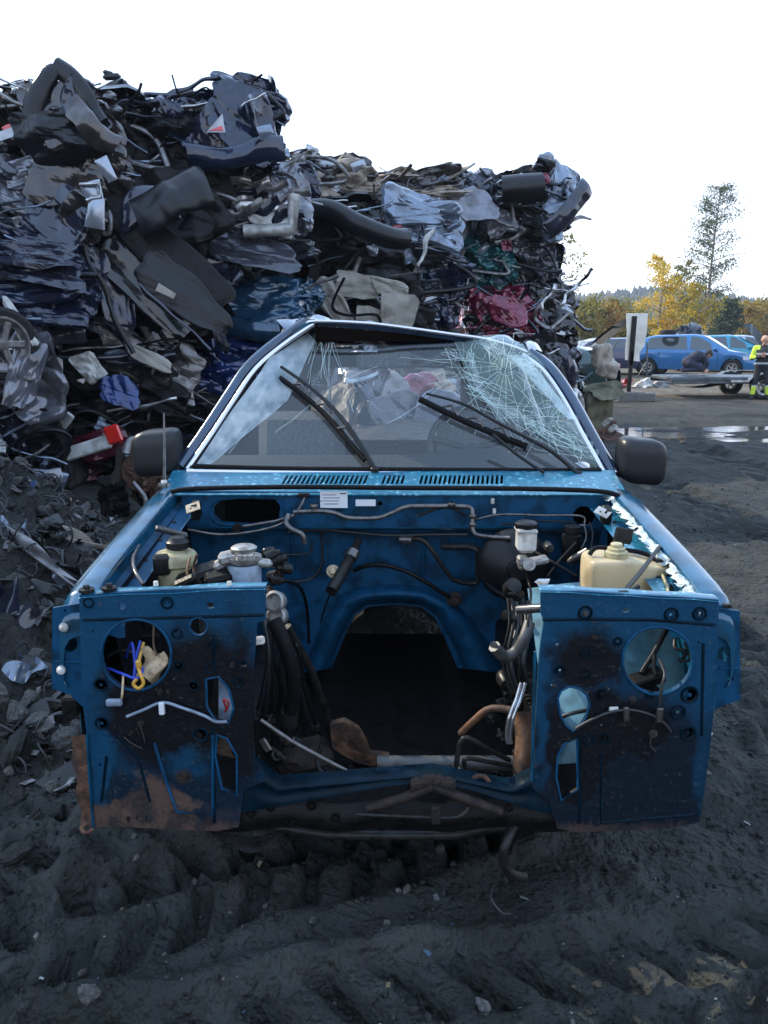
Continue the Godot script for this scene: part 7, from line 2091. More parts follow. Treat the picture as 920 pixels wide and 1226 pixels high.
# ------------------------------------------------------------------ people: a smooth body meshed from tapered bones
func figure(bones: Array, cell: float, colour: Callable) -> ArrayMesh:
	var lo := Vector3(1e9, 1e9, 1e9)
	var hi := -lo
	for q in bones:
		for e in 2:
			var r: float = q[2 + e] + cell * 2.5
			lo = lo.min(q[e] - Vector3(r, r, r)); hi = hi.max(q[e] + Vector3(r, r, r))
	var n := Vector3i(((hi - lo) / cell).ceil()) + Vector3i.ONE
	var fld := PackedFloat32Array()
	fld.resize(n.x * n.y * n.z)
	fld.fill(0.2)
	for q in bones:
		var a: Vector3 = q[0]
		var b: Vector3 = q[1]
		var ra: float = q[2]
		var rb: float = q[3]
		var k: float = q[4] if q.size() > 4 else 0.03
		var m := maxf(ra, rb) + k + cell * 2.0
		var i0 := Vector3i(((a.min(b) - Vector3(m, m, m) - lo) / cell).floor()).clamp(Vector3i.ZERO, n - Vector3i.ONE)
		var i1 := Vector3i(((a.max(b) + Vector3(m, m, m) - lo) / cell).ceil()).clamp(Vector3i.ZERO, n - Vector3i.ONE)
		var ab := b - a
		var l2 := maxf(ab.length_squared(), 1e-9)
		for z in range(i0.z, i1.z + 1):
			for y in range(i0.y, i1.y + 1):
				for x in range(i0.x, i1.x + 1):
					var p := lo + Vector3(x, y, z) * cell
					var t := clampf((p - a).dot(ab) / l2, 0.0, 1.0)
					var d := (p - a - ab * t).length() - lerpf(ra, rb, t)
					var at_ := (z * n.y + y) * n.x + x
					var o := fld[at_]
					var h := maxf(k - absf(o - d), 0.0) / k
					fld[at_] = minf(o, d) - h * h * k * 0.25
	var mb := MB.new()
	var idx := {}
	var sx := 1
	var sy := n.x
	var sz := n.x * n.y
	var off := [0, sx, sy, sx + sy, sz, sx + sz, sy + sz, sx + sy + sz]
	for z in n.z - 1:
		for y in n.y - 1:
			for x in n.x - 1:
				var c := (z * n.y + y) * n.x + x
				var cnt := 0
				for k in 8:
					if fld[c + off[k]] < 0.0: cnt += 1
				if cnt == 0 or cnt == 8: continue
				var s := Vector3.ZERO
				var w := 0
				for e in [[0, 1], [2, 3], [4, 5], [6, 7], [0, 2], [1, 3], [4, 6], [5, 7], [0, 4], [1, 5], [2, 6], [3, 7]]:
					var fa := fld[c + off[e[0]]]
					var fb := fld[c + off[e[1]]]
					if (fa < 0.0) != (fb < 0.0):
						var t := fa / (fa - fb)
						var pa := Vector3(e[0] & 1, (e[0] >> 1) & 1, e[0] >> 2)
						var pb := Vector3(e[1] & 1, (e[1] >> 1) & 1, e[1] >> 2)
						s += pa.lerp(pb, t)
						w += 1
				var p := lo + (Vector3(x, y, z) + s / w) * cell
				var g := Vector3(fld[c + sx] - fld[c], fld[c + sy] - fld[c], fld[c + sz] - fld[c]) + Vector3(fld[c + 7 * 0 + sx + sy + sz] - fld[c + sy + sz], fld[c + sx + sy + sz] - fld[c + sx + sz], fld[c + sx + sy + sz] - fld[c + sx + sy])
				mb.col = colour.call(p)
				idx[c] = mb.put(p, g.normalized())
	for z in range(1, n.z - 1):
		for y in range(1, n.y - 1):
			for x in range(1, n.x - 1):
				var c := (z * n.y + y) * n.x + x
				var inside := fld[c] < 0.0
				for ax in [[sx, sy, sz], [sy, sz, sx], [sz, sx, sy]]:
					if (fld[c + ax[0]] < 0.0) != inside:
						var q := [c, c - ax[1], c - ax[1] - ax[2], c - ax[2]]
						if idx.has(q[0]) and idx.has(q[1]) and idx.has(q[2]) and idx.has(q[3]):
							mb.tri3(idx[q[0]], idx[q[1]], idx[q[2]]); mb.tri3(idx[q[0]], idx[q[2]], idx[q[3]])
	return mb.done()

func hand_bones(w: Vector3, fwd: Vector3, side: Vector3) -> Array:
	var up := fwd.cross(side).normalized()
	var o := [[w, w + fwd * 0.07, 0.026, 0.03, 0.02]]
	for k in 4:
		var r := w + fwd * 0.08 + side * (k - 1.5) * 0.021
		var l: float = [0.035, 0.042, 0.038, 0.028][k]
		var m := r + fwd * l - up * 0.01
		o.append([r, m, 0.0105, 0.0095, 0.008])
		o.append([m, m + fwd * l * 0.5 - up * 0.028, 0.0095, 0.0085, 0.008])
	var tb := w + fwd * 0.03 + side * 0.03
	o.append([tb, tb + side * 0.03 + fwd * 0.03, 0.013, 0.011, 0.01])
	o.append([tb + side * 0.03 + fwd * 0.03, tb + side * 0.03 + fwd * 0.06, 0.011, 0.009, 0.008])
	return o

func build_people() -> void:
	# the standing man in high-visibility work clothes; local axes: +z towards the camera, -x to the photo's left
	var gy := ground_y(10.45, 22.4)
	var pn := thing("person", Vector3(10.58, gy, -22.4), "bald person in black work trousers and yellow high-visibility jacket, looking down with folded arms", "person", "", -0.45)
	var skin := Color(0.52, 0.27, 0.19)
	var hiv := Color(0.5, 0.68, 0.05)
	var blk := Color(0.015, 0.016, 0.02)
	var refl := Color(0.45, 0.46, 0.45)
	var H := 1.78
	var bn := []
	var hipL := Vector3(-0.1, 0.93, 0)
	var hipR := Vector3(0.1, 0.93, 0)
	var knL := Vector3(-0.15, 0.5, 0.05)
	var knR := Vector3(0.16, 0.5, 0.02)
	var anL := Vector3(-0.2, 0.09, 0.02)
	var anR := Vector3(0.2, 0.09, -0.06)
	bn += [[hipL, knL, 0.105, 0.078, 0.05], [hipR, knR, 0.105, 0.078, 0.05], [knL, anL, 0.075, 0.062], [knR, anR, 0.075, 0.062]]
	for q in [[anL, -0.04], [anR, 0.05]]: bn += [[q[0] + Vector3(0, -0.03, -0.04), q[0] + Vector3(q[1], -0.05, 0.16), 0.055, 0.042], [q[0], q[0] + Vector3(0, -0.04, -0.03), 0.058, 0.05]]
	bn += [[Vector3(-0.07, 0.98, 0), Vector3(0.07, 0.98, 0), 0.135, 0.135, 0.08], [Vector3(0, 1.0, 0), Vector3(0, 1.25, 0.01), 0.15, 0.165, 0.08], [Vector3(-0.1, 1.32, 0.0), Vector3(0.1, 1.32, 0.0), 0.135, 0.135, 0.08], [Vector3(-0.17, 1.42, 0), Vector3(0.17, 1.42, 0), 0.075, 0.075, 0.07]]
	var shL := Vector3(-0.215, 1.42, 0.0)
	var shR := Vector3(0.215, 1.42, 0.0)
	var elL := Vector3(-0.29, 1.15, 0.06)
	var elR := Vector3(0.29, 1.15, 0.06)
	var wrL := Vector3(-0.06, 1.19, 0.22)
	var wrR := Vector3(0.08, 1.24, 0.24)
	bn += [[shL, elL, 0.075, 0.06, 0.04], [shR, elR, 0.075, 0.06, 0.04], [elL, wrL, 0.058, 0.042], [elR, wrR, 0.058, 0.042], [Vector3(0, 1.46, 0), Vector3(0, 1.56, 0.025), 0.062, 0.058, 0.04]]
	var body := figure(bn, 0.02, func(p):
		if p.y > 1.51: return skin
		if p.y < 0.14: return Color(0.02, 0.018, 0.016)
		if p.y < 0.36: return hiv
		if p.y > 0.36 and p.y < 0.40: return refl
		if p.y < 0.98: return blk
		if p.y < 1.03: return refl
		if absf(p.x) > 0.19 and p.y > 1.12: return hiv
		if p.y > 1.38: return hiv if absf(p.x) > 0.1 else blk
		if p.y > 1.24 and p.y < 1.28: return refl
		return blk)
	part("body", body, M.person, pn)
	var hb := hand_bones(wrL, Vector3(0.9, 0.2, 0.1).normalized(), Vector3(0, 0.9, 0.3).normalized()) + hand_bones(wrR, Vector3(-0.9, 0.1, 0.1).normalized(), Vector3(0, 0.9, 0.3).normalized())
	part("hands", figure(hb, 0.006, func(p): return skin), M.person, pn)
	var hd := xf(Vector3(0, 1.62, 0.03), Vector3(0.42, -0.15, 0))
	var V := func(x, y, z): return hd * Vector3(x, y, z)
	var fb := [[V.call(0, 0.05, -0.025), V.call(0, 0.055, 0.02), 0.094, 0.09, 0.03], [V.call(0, -0.03, 0.02), V.call(0, -0.075, 0.05), 0.068, 0.045, 0.03], [V.call(0, 0.02, 0.1), V.call(0, -0.015, 0.118), 0.012, 0.016, 0.015], [V.call(-0.035, 0.035, 0.085), V.call(0.035, 0.035, 0.085), 0.018, 0.018, 0.015], [V.call(-0.09, 0.0, 0.0), V.call(-0.095, 0.03, -0.012), 0.014, 0.02, 0.008], [V.call(0.09, 0.0, 0.0), V.call(0.095, 0.03, -0.012), 0.014, 0.02, 0.008], [V.call(-0.02, -0.055, 0.092), V.call(0.02, -0.055, 0.092), 0.012, 0.012, 0.008]]
	part("head", figure(fb, 0.007, func(p):
		var q: Vector3 = hd.affine_inverse() * p
		if q.z > 0.07 and absf(q.y - 0.012) < 0.009 and absf(absf(q.x) - 0.033) < 0.014: return Color(0.08, 0.05, 0.04)
		if q.z > 0.07 and absf(q.y + 0.056) < 0.006 and absf(q.x) < 0.026: return Color(0.3, 0.09, 0.08)
		if q.y < -0.03 and q.z > 0.0: return Color(0.36, 0.2, 0.15)
		return skin), M.person, pn)
	# the one kneeling on the trailer in dark clothes
	var kn := thing("person", at(832, 446, 24.0), "person in dark navy clothes kneeling bent over on the trailer deck", "person", "", 0.0)
	var nav := Color(0.014, 0.018, 0.034)
	var kb := [[Vector3(-0.22, 0.30, -0.05), Vector3(0.05, 0.46, -0.02), 0.17, 0.17, 0.08], [Vector3(0.05, 0.46, -0.02), Vector3(0.2, 0.46, 0.0), 0.17, 0.13, 0.08], [Vector3(-0.2, 0.26, 0.08), Vector3(0.16, 0.12, 0.14), 0.115, 0.085, 0.05], [Vector3(-0.2, 0.26, -0.16), Vector3(0.12, 0.12, -0.18), 0.115, 0.085, 0.05], [Vector3(0.14, 0.1, 0.14), Vector3(-0.3, 0.07, 0.12), 0.075, 0.055], [Vector3(0.1, 0.1, -0.18), Vector3(-0.33, 0.07, -0.16), 0.075, 0.055], [Vector3(-0.3, 0.06, 0.12), Vector3(-0.42, 0.05, 0.12), 0.05, 0.04], [Vector3(0.2, 0.46, 0.14), Vector3(0.28, 0.28, 0.2), 0.075, 0.058], [Vector3(0.28, 0.28, 0.2), Vector3(0.26, 0.12, 0.16), 0.055, 0.04], [Vector3(0.2, 0.46, -0.14), Vector3(0.3, 0.28, -0.18), 0.075, 0.058], [Vector3(0.3, 0.28, -0.18), Vector3(0.3, 0.12, -0.1), 0.055, 0.04], [Vector3(0.22, 0.5, 0), Vector3(0.28, 0.53, 0), 0.06, 0.055]]
	part("body", figure(kb, 0.02, func(p): return nav), M.person, kn)
	part("hands", figure(hand_bones(Vector3(0.26, 0.12, 0.16), Vector3(0, -0.6, 0.5).normalized(), Vector3(1, 0, 0)) + hand_bones(Vector3(0.3, 0.12, -0.1), Vector3(0, -0.6, 0.3).normalized(), Vector3(1, 0, 0)), 0.007, func(p): return skin), M.person, kn)
	var kh := xf(Vector3(0.34, 0.53, 0.03), Vector3(0.9, 0.9, 0))
	var W := func(x, y, z): return kh * Vector3(x, y, z)
	part("head", figure([[W.call(0, 0.05, -0.025), W.call(0, 0.05, 0.02), 0.098, 0.092, 0.03], [W.call(0, -0.03, 0.02), W.call(0, -0.07, 0.05), 0.066, 0.045, 0.03], [W.call(0, 0.02, 0.1), W.call(0, -0.015, 0.118), 0.012, 0.015, 0.015]], 0.008, func(p):
		var q: Vector3 = kh.affine_inverse() * p
		return skin if q.z > 0.02 and q.y < 0.06 else Color(0.02, 0.017, 0.015)), M.person, kn)

# ------------------------------------------------------------------ parked cars: bonnet towards +x
func make_car(paint: String, label: String, T: Transform3D, opt := {}) -> Node3D:
	var L: float = opt.get("len", 4.4)
	var Hc: float = opt.get("tall", 1.5)
	var estate: float = opt.get("estate", 0.0) # 0 hatchback, 1 long roof
	var o := thing("parked_car", T.origin, label, "car", opt.get("group", "cars parked behind the trailer"))
	o.transform = T
	var hw := 0.88
	# profile along x from tail (-) to nose (+): x, belt height, roof height
	var xr := -L * 0.5
	var st := [[xr, 0.55, 0.75], [xr + 0.05, 0.88, 0.92], [xr + 0.15, 0.95, 1.0], [xr + 0.55 - 0.2 * estate, 0.98, Hc - 0.14], [xr + 0.95 - 0.4 * estate, 0.98, Hc - 0.03], [0.0, 0.95, Hc], [L * 0.5 - 1.9, 0.93, Hc - 0.05], [L * 0.5 - 1.02, 0.92, 0.98], [L * 0.5 - 0.6, 0.88, 0.90], [L * 0.5 - 0.18, 0.72, 0.76], [L * 0.5, 0.45, 0.6]]
	var prof := func(x: float) -> Vector2:
		for i in st.size() - 1:
			if x <= st[i + 1][0]:
				var f: float = (x - st[i][0]) / maxf(0.001, st[i + 1][0] - st[i][0])
				return Vector2(lerpf(st[i][1], st[i + 1][1], f), lerpf(st[i][2], st[i + 1][2], f))
		return Vector2(0.4, 0.45)
	var wx := [L * 0.5 - 0.85, -L * 0.5 + 0.78]
	var b := MB.new()
	b.grid(70, 28, func(s, t):
		var x: float = lerpf(-L / 2, L / 2, s)
		var pr: Vector2 = prof.call(x)
		var end := 1.0 - 0.16 * pow(absf(s - 0.5) * 2.0, 5.0)
		var low := 0.26
		for c in wx: low = maxf(low, 0.33 + sqrt(maxf(0.0, 0.125 - pow(x - c, 2.0))) if absf(x - c) < 0.353 else 0.26)
		low = minf(low, pr.x - 0.05)
		var w := hw * end
		var a: float = t * 2.0 - 1.0 # -1 one sill, 0 roof, 1 other sill
		var sd := signf(a)
		a = absf(a)
		var g: float
		if a > 0.5:
			g = (a - 0.5) / 0.5
			return Vector3(x, lerpf(pr.x, low, g), sd * w * (0.97 + 0.03 * sin(g * PI)))
		g = a / 0.5
		var ins := w * 0.97 - (pr.y - pr.x) * 0.36
		if g > 0.55: return Vector3(x, lerpf(pr.y - 0.03, pr.x, (g - 0.55) / 0.45), sd * lerpf(ins, w * 0.97, (g - 0.55) / 0.45))
		return Vector3(x, pr.y - 0.03 * pow(g / 0.55, 3.0), sd * ins * g / 0.55))
	part("body", b.done(), M[paint], o)
	# glass, standing 6 mm proud of the body
	var sg := [[-0.02, 0.92], [0.02, 0.0]]
	for sd in [-1, 1]:
		for q in [[xr + 0.75 - 0.3 * estate, -0.12], [-0.04, L * 0.5 - 1.55]]:
			b = MB.new()
			b.grid(10, 4, func(s, t):
				var x: float = lerpf(q[0], q[1], s)
				var pr: Vector2 = prof.call(x)
				var y: float = lerpf(pr.x + 0.03, maxf(pr.x + 0.05, pr.y - 0.09), t)
				var g: float = (y - pr.x) / maxf(0.02, pr.y - 0.03 - pr.x)
				var z := lerpf(hw * 0.97, hw * 0.97 - (pr.y - pr.x) * 0.36, g)
				return Vector3(x - 0.1 * t * (0.0 if s < 0.5 else 1.0), y, sd * (z + 0.008)))
			part("side_window", b.done(), M.car_glass, o)
		for c in wx:
			var wh := part("wheel", pool.tyre, M.tyre, o, xf(Vector3(c, 0.32, sd * 0.78), Vector3(0, 0 if sd > 0 else PI, 0), Vector3(0.64, 0.64, 0.66)))
			part("rim", pool.rim, M.alloy, wh, xf(Vector3(0, 0, 0.07), Vector3.ZERO, Vector3(0.62, 0.62, 0.6)))
		b = MB.new()
		b.box(xf(Vector3(L * 0.5 - 1.45, 1.0, sd * 0.96)), Vector3(0.16, 0.13, 0.14), 0.04)
		part("door_mirror", b.done(), M[paint], o)
		b = MB.new()
		b.grid(8, 5, func(s, t): return Vector3(L * 0.5 - 0.5 + 0.38 * s - 0.02 * t, lerpf(0.62, 0.78 - 0.08 * s, t), sd * (0.875 - 0.26 * s * s - 0.02 * t)))
		part("headlight", b.done(), M.lamp_glass, o)
		b = MB.new()
		b.box(xf(Vector3(-L * 0.5 + 0.1, 0.84, sd * 0.72), Vector3(0, sd * 0.3, 0)), Vector3(0.12, 0.2, 0.22), 0.03)
		part("tail_light", b.done(), M.red_lens, o)
		for q in [-0.1, L * 0.5 - 1.35, -1.1]:
			b = MB.new()
			b.tube([Vector3(q, 0.92, sd * 0.872), Vector3(q, 0.32, sd * 0.884)], 0.006, 4)
			part("door_gap", b.done(), M.ink, o)
	for q in [[L * 0.5 - 1.84, L * 0.5 - 1.06, "windscreen"], [xr + 0.2, xr + 0.6 - 0.2 * estate, "rear_screen"]]:
		b = MB.new()
		b.grid(6, 10, func(s, t):
			var x: float = lerpf(q[0], q[1], s)
			var pr: Vector2 = prof.call(x)
			var ins := hw * 0.95 - (pr.y - pr.x) * 0.36
			return Vector3(x, pr.y + 0.012 - 0.03 * pow(absf(t - 0.5) * 1.8, 3.0), (t - 0.5) * 1.86 * ins))
		part(q[2], b.done(), M.car_glass, o)
	b = MB.new()
	b.box(xf(Vector3(L * 0.5 - 0.05, 0.42, 0)), Vector3(0.12, 0.16, 1.1), 0.03)
	part("grille", b.done(), M.black_plastic, o)
	b = MB.new()
	b.box(xf(Vector3(0, 0.3, 0)), Vector3(L - 0.5, 0.12, 1.5), 0.04)
	part("underbody", b.done(), M.oily, o)
	return o

func build_yard() -> void:
	# the board seen from behind
	var gy := ground_y(6.75, 21.9)
	var sg := thing("sign_board", Vector3(6.85, gy, -21.9), "back of a white sign board on a dark post in a concrete foot", "sign")
	var off := -sg.position
	var b := MB.new()
	b.plate(outline([750, 375, 776, 375, 775, 395, 772, 414, 766, 422, 766, 433, 749, 431, 749, 420, 751, 398], 21.9), Transform3D(Basis(), Vector3(0, 0, -21.9)), 0.02)
	part("board", b.done(), M.sign_white, sg, Transform3D(Basis(), off))
	b = MB.new()
	b.box(xf(at(757.5, 408, 21.84), Vector3(0, 0, -0.02)), Vector3(0.13, 1.3, 0.08), 0.01)
	b.box(xf(at(754.5, 450, 21.84), Vector3(0, 0, -0.02)), Vector3(0.1, 1.3, 0.08), 0.01)
	part("post", b.done(), M.dark_metal, sg, Transform3D(Basis(), off))
	b = MB.new()
	b.box(Transform3D(Basis(), Vector3(at(752, 476, 21.9).x + 0.05, gy + 0.11, -21.9)), Vector3(0.75, 0.28, 0.4), 0.03)
	part("foot", b.done(), M.concrete, sg, Transform3D(Basis(), off))
	b = MB.new()
	b.box(Transform3D(Basis(), Vector3(at(765, 476, 21.9).x + 0.12, gy + 0.1, -21.86)), Vector3(0.55, 0.25, 0.36), 0.03)
	part("foot", b.done(), M.concrete, sg, Transform3D(Basis(), off))
	b = MB.new()
	b.tube([at(775, 410, 22.0), at(775, 452, 22.0)], 0.025, 6)
	b.tube([at(766, 433, 22.0), at(775, 448, 22.0)], 0.012, 6)
	b.tube([at(775, 433, 22.0), at(764, 450, 22.0)], 0.012, 6)
	part("brace", b.done(), M.galvanised, sg, Transform3D(Basis(), off))
	# low scrap on the ground behind the board
	var sc := thing("scrap_row", Vector3(7.6, ground_y(7.6, 26.5), -26.5), "low row of grey scrap on the ground behind the sign", "scrap")
	for k in 7: part("scrap_piece", pool["sheet%d" % (k * 2)], M[["paint_grey", "foam", "scrap_metal", "paint_slate", "red_lens", "white_paint", "scrap_metal"][k]], sc, xf(Vector3(-2.1 + k * 0.62, 0.12, 0.1 * sin(k)), Vector3(-0.8 + 0.2 * sin(k * 2.0), k, 0.2), Vector3(0.7, 0.5, 0.5)))
	# trailer
	var tx := thing("car_trailer", Vector3(10.5, ground_y(10.5, 23.6), -23.6), "grey twin-axle flat car trailer behind the person", "trailer")
	b = MB.new()
	b.box(xf(Vector3(0.2, 0.56, 0)), Vector3(5.0, 0.1, 1.9), 0.02)
	part("deck", b.done(), M.galvanised, tx)
	b = MB.new()
	for z in [-0.9, 0.9]: b.box(xf(Vector3(0.2, 0.5, z)), Vector3(5.06, 0.14, 0.07), 0.012)
	part("side_rail", b.done(), M.galvanised, tx)
	b = MB.new()
	b.grid(10, 4, func(s, t): return Vector3(-2.2 + 1.7 * s, 0.42 - 0.14 * sin(s * PI), -0.4 + 0.8 * t))
	part("ramp", b.done(), M.oily, tx)
	for k in 12:
		b = MB.new()
		b.box(xf(Vector3(-2.1 + k * 0.42, 0.615, 0)), Vector3(0.36, 0.02, 1.75), 0.004)
		part("deck_plank", b.done(), M.galvanised, tx)
	for z in [-1, 1]:
		for x in [0.22, 1.15]:
			var wh := part("wheel", pool.tyre, M.tyre, tx, xf(Vector3(x, 0.34, z * 1.06), Vector3(0, 0 if z > 0 else PI, 0), Vector3(0.7, 0.7, 0.66)))
			part("rim", pool.rim, M.scrap_bright, wh, xf(Vector3(0, 0, 0.08), Vector3.ZERO, Vector3(0.66, 0.66, 0.6)))
		b = MB.new()
		b.grid(16, 3, func(s, t):
			var x: float = lerpf(-0.28, 1.65, s)
			return Vector3(x, 0.74 - 0.26 * pow(absf(s - 0.5) * 2.0, 6.0), z * (0.93 + 0.28 * t)))
		part("mudguard", b.done(), M.galvanised, tx)
		b = MB.new()
		b.box(xf(Vector3(-0.42, 0.5, z * 1.02)), Vector3(0.5, 0.05, 0.05), 0.01)
		part("tail_light_bar", b.done(), M.white_paint, tx)
	# parked cars
	make_car("car_blue", "bright blue hatchback with a dented side, behind the trailer", Transform3D(Basis.from_euler(Vector3(0, -0.5, 0)), Vector3(11.75, ground_y(11.7, 30.5), -30.5)), {"len": 4.6, "tall": 1.55})
	make_car("car_teal", "turquoise car whose windscreen shows behind the blue hatchback's nose", Transform3D(Basis.from_euler(Vector3(0, -0.25, 0)), Vector3(14.3, ground_y(14.3, 33.5), -33.5)), {"len": 4.3, "tall": 1.5})
	make_car("car_silver", "silver-roofed car parked behind the turquoise one", Transform3D(Basis.from_euler(Vector3(0, -0.1, 0)), Vector3(16.6, ground_y(16.6, 37.5), -37.5)), {"len": 4.6, "tall": 1.52, "estate": 1.0})
	make_car("car_navy", "dark navy car half hidden by the white sign board", Transform3D(Basis.from_euler(Vector3(0, 0.1, 0)), Vector3(9.3, ground_y(9.3, 31.5), -31.5)), {"len": 4.2, "tall": 1.4})
	var hb := make_car("car_black", "black car with its bonnet raised, behind the standing person", Transform3D(Basis.from_euler(Vector3(0, PI - 0.2, 0)), Vector3(16.9, ground_y(16.9, 33.0), -33.0)), {"len": 4.4, "tall": 1.45})
	b = MB.new()
	b.grid(8, 8, func(s, t): return Vector3(1.15 + 0.85 * s, 0.98 + 0.95 * s + 0.05 * sin(s * PI), -0.78 + 1.56 * t))
	part("raised_bonnet", b.done(), M.car_black, hb)
	var gt := make_car("car_green", "dark green hatchback with its tailgate up, beside the pile's right end", Transform3D(Basis.from_euler(Vector3(0, PI - 0.55, 0)), Vector3(4.95, ground_y(5.0, 24.5), -24.5)), {"len": 4.2, "tall": 1.45, "group": ""})
	b = MB.new()
	b.grid(10, 10, func(s, t): return Vector3(-1.45 - 1.15 * s, 1.42 + 0.85 * s + 0.08 * sin(s * PI), (-0.66 + 1.32 * t) * (1.0 - 0.12 * s)))
	var tg := part("tailgate", b.done(), M.car_green, gt)
	b = MB.new()
	b.grid(8, 8, func(s, t): return Vector3(-1.5 - 0.62 * s, 1.412 + 0.456 * s + 0.07 * sin(s * 0.6 * PI), (-0.56 + 1.12 * t) * (1.0 - 0.1 * s)))
	part("pane", b.done(), M.car_glass, tg)
	b = MB.new()
	for z in [-0.6, 0.6]: b.tube([Vector3(-1.6, 1.0, z), Vector3(-2.0, 1.6, z)], 0.015, 6)
	part("gas_strut", b.done(), M.bright_metal, gt)
	# tyres lying on the roofs
	for q in [[800, 396, 30.0, "black tyre lying on the blue hatchback's roof"], [823, 396, 32.0, "dark bundle of scrap standing behind the blue hatchback's roof"]]:
		var p := at(q[0], q[1] + 3, q[2])
		if q[0] == 800:
			p.y = ground_y(p.x, q[2]) + 1.55 + 0.09
			tag(part("loose_tyre", pool.tyre, M.tyre, self, xf(p, Vector3(PI / 2, 0, 0), Vector3(0.6, 0.6, 0.6))), q[3], "tyre")
		else:
			p.y = ground_y(p.x, 34.6)
			p.z = -34.6
			p.x *= 34.6 / 32.0
			tag(part("scrap_stack", pool.block2, M.paint_ink_blue, self, xf(p + Vector3(0, 0.95, 0), Vector3.ZERO, Vector3(1.0, 1.9, 1.0))), q[3], "scrap")
	# white bag on the mud
	var wb := at(727, 509, 14.0)
	wb.y = ground_y(wb.x, 14.0) + 0.03
	tag(part("plastic_bag", pool.sheet8, M.sign_white, self, xf(wb, Vector3(-1.3, 0, 0.1), Vector3(0.5, 0.4, 0.35))), "white plastic bag lying flat on the mud behind the right mirror", "bag")
	# scrap thrown into the truck's bed, seen through the rear window
	var ld := thing("scrap_load", Vector3(0.035, 0.69, -5.4), "crumpled pink and pale scrap lying in the truck's bed behind the cab", "scrap")
	for q in [[-0.35, 0.3, "paint_slate", 3, 0.7], [0.15, 0.28, "paint_grey", 6, 0.7], [0.25, 0.5, "paint_magenta", 4, 0.45], [-0.1, 0.45, "scrap_metal", 9, 0.6], [0.5, 0.3, "paint_slate", 1, 0.7], [-0.55, 0.35, "scrap_dark", 11, 0.7], [0.38, 0.62, "scrap_beige", 7, 0.22], [-0.25, 0.6, "paint_grey", 12, 0.5]]: part("crumpled_panel", pool["sheet%d" % q[3]], M[q[2]], ld, xf(Vector3(q[0], q[1], 0.3 - q[1]), Vector3(-0.5, q[0], q[0] * 2.0), Vector3(q[4], q[4], q[4] * 0.6)))
	part("crushed_body", pool.block4, M.scrap_dark, ld, xf(Vector3(0, 0.15, 0), Vector3.ZERO, Vector3(1.4, 0.4, 1.5)))
	# the discarded hub and strut standing left of the truck
	var en := thing("suspension_unit", Vector3(-2.3, ground_y(-2.3, 7.2), -7.2), "rusty wheel hub and strut standing on the mud behind the left mirror", "car part", "", 0.2)
	b = MB.new()
	b.lathe(xf(Vector3(0.05, 0.42, 0.1), Vector3(PI / 2 - 0.1, 0, 0.3)), [Vector2(0, 0.06), Vector2(0.05, 0.06), Vector2(0.06, 0.03), Vector2(0.17, 0.02), Vector2(0.18, 0.0), Vector2(0.17, -0.02), Vector2(0.08, -0.03), Vector2(0.07, -0.12), Vector2(0, -0.12)], 26)
	part("hub_disc", b.done(), M.rust, en)
	b = MB.new()
	b.tube(smooth([Vector3(-0.24, 0.0, 0.1), Vector3(-0.2, 0.22, 0.12), Vector3(-0.14, 0.45, 0.06), Vector3(-0.12, 0.66, 0.02)], 4), [0.06, 0.075, 0.07, 0.08, 0.07, 0.05, 0.06, 0.05, 0.03, 0.035, 0.03, 0.028, 0.028], 9)
	part("strut", b.done(), M.rust_dark, en)
	part("torn_gaiter", pool.block3, M.rubber, en, xf(Vector3(-0.2, 0.2, 0.1), Vector3(0.2, 0.4, 0.1), Vector3(0.22, 0.36, 0.2)))
	part("casting", pool.block5, M.rust, en, xf(Vector3(0.12, 0.3, 0.0), Vector3(0.3, 0.7, 0.2), Vector3(0.3, 0.34, 0.26)))
	b = MB.new()
	b.box(xf(Vector3(0.12, 0.25, -0.05), Vector3(0.2, 0.4, 0.3)), Vector3(0.3, 0.34, 0.26), 0.06)
	b.box(xf(Vector3(0.26, 0.12, 0.05), Vector3(0.5, 0.1, 0.6)), Vector3(0.26, 0.2, 0.2), 0.04)
	part("knuckle", b.done(), M.oily, en)
	b = MB.new()
	b.tube(smooth([Vector3(-0.05, 0.6, 0.15), Vector3(0.0, 0.72, 0.1), Vector3(0.14, 0.66, 0.08), Vector3(0.25, 0.48, 0.1), Vector3(0.45, 0.42, 0.05)], 5), 0.035, 8)
	b.tube(smooth([Vector3(0.0, 0.35, 0.2), Vector3(0.1, 0.2, 0.25), Vector3(0.06, 0.05, 0.25)], 5), 0.02, 8)
	part("arm", b.done(), M.scrap_metal, en)
	build_people()

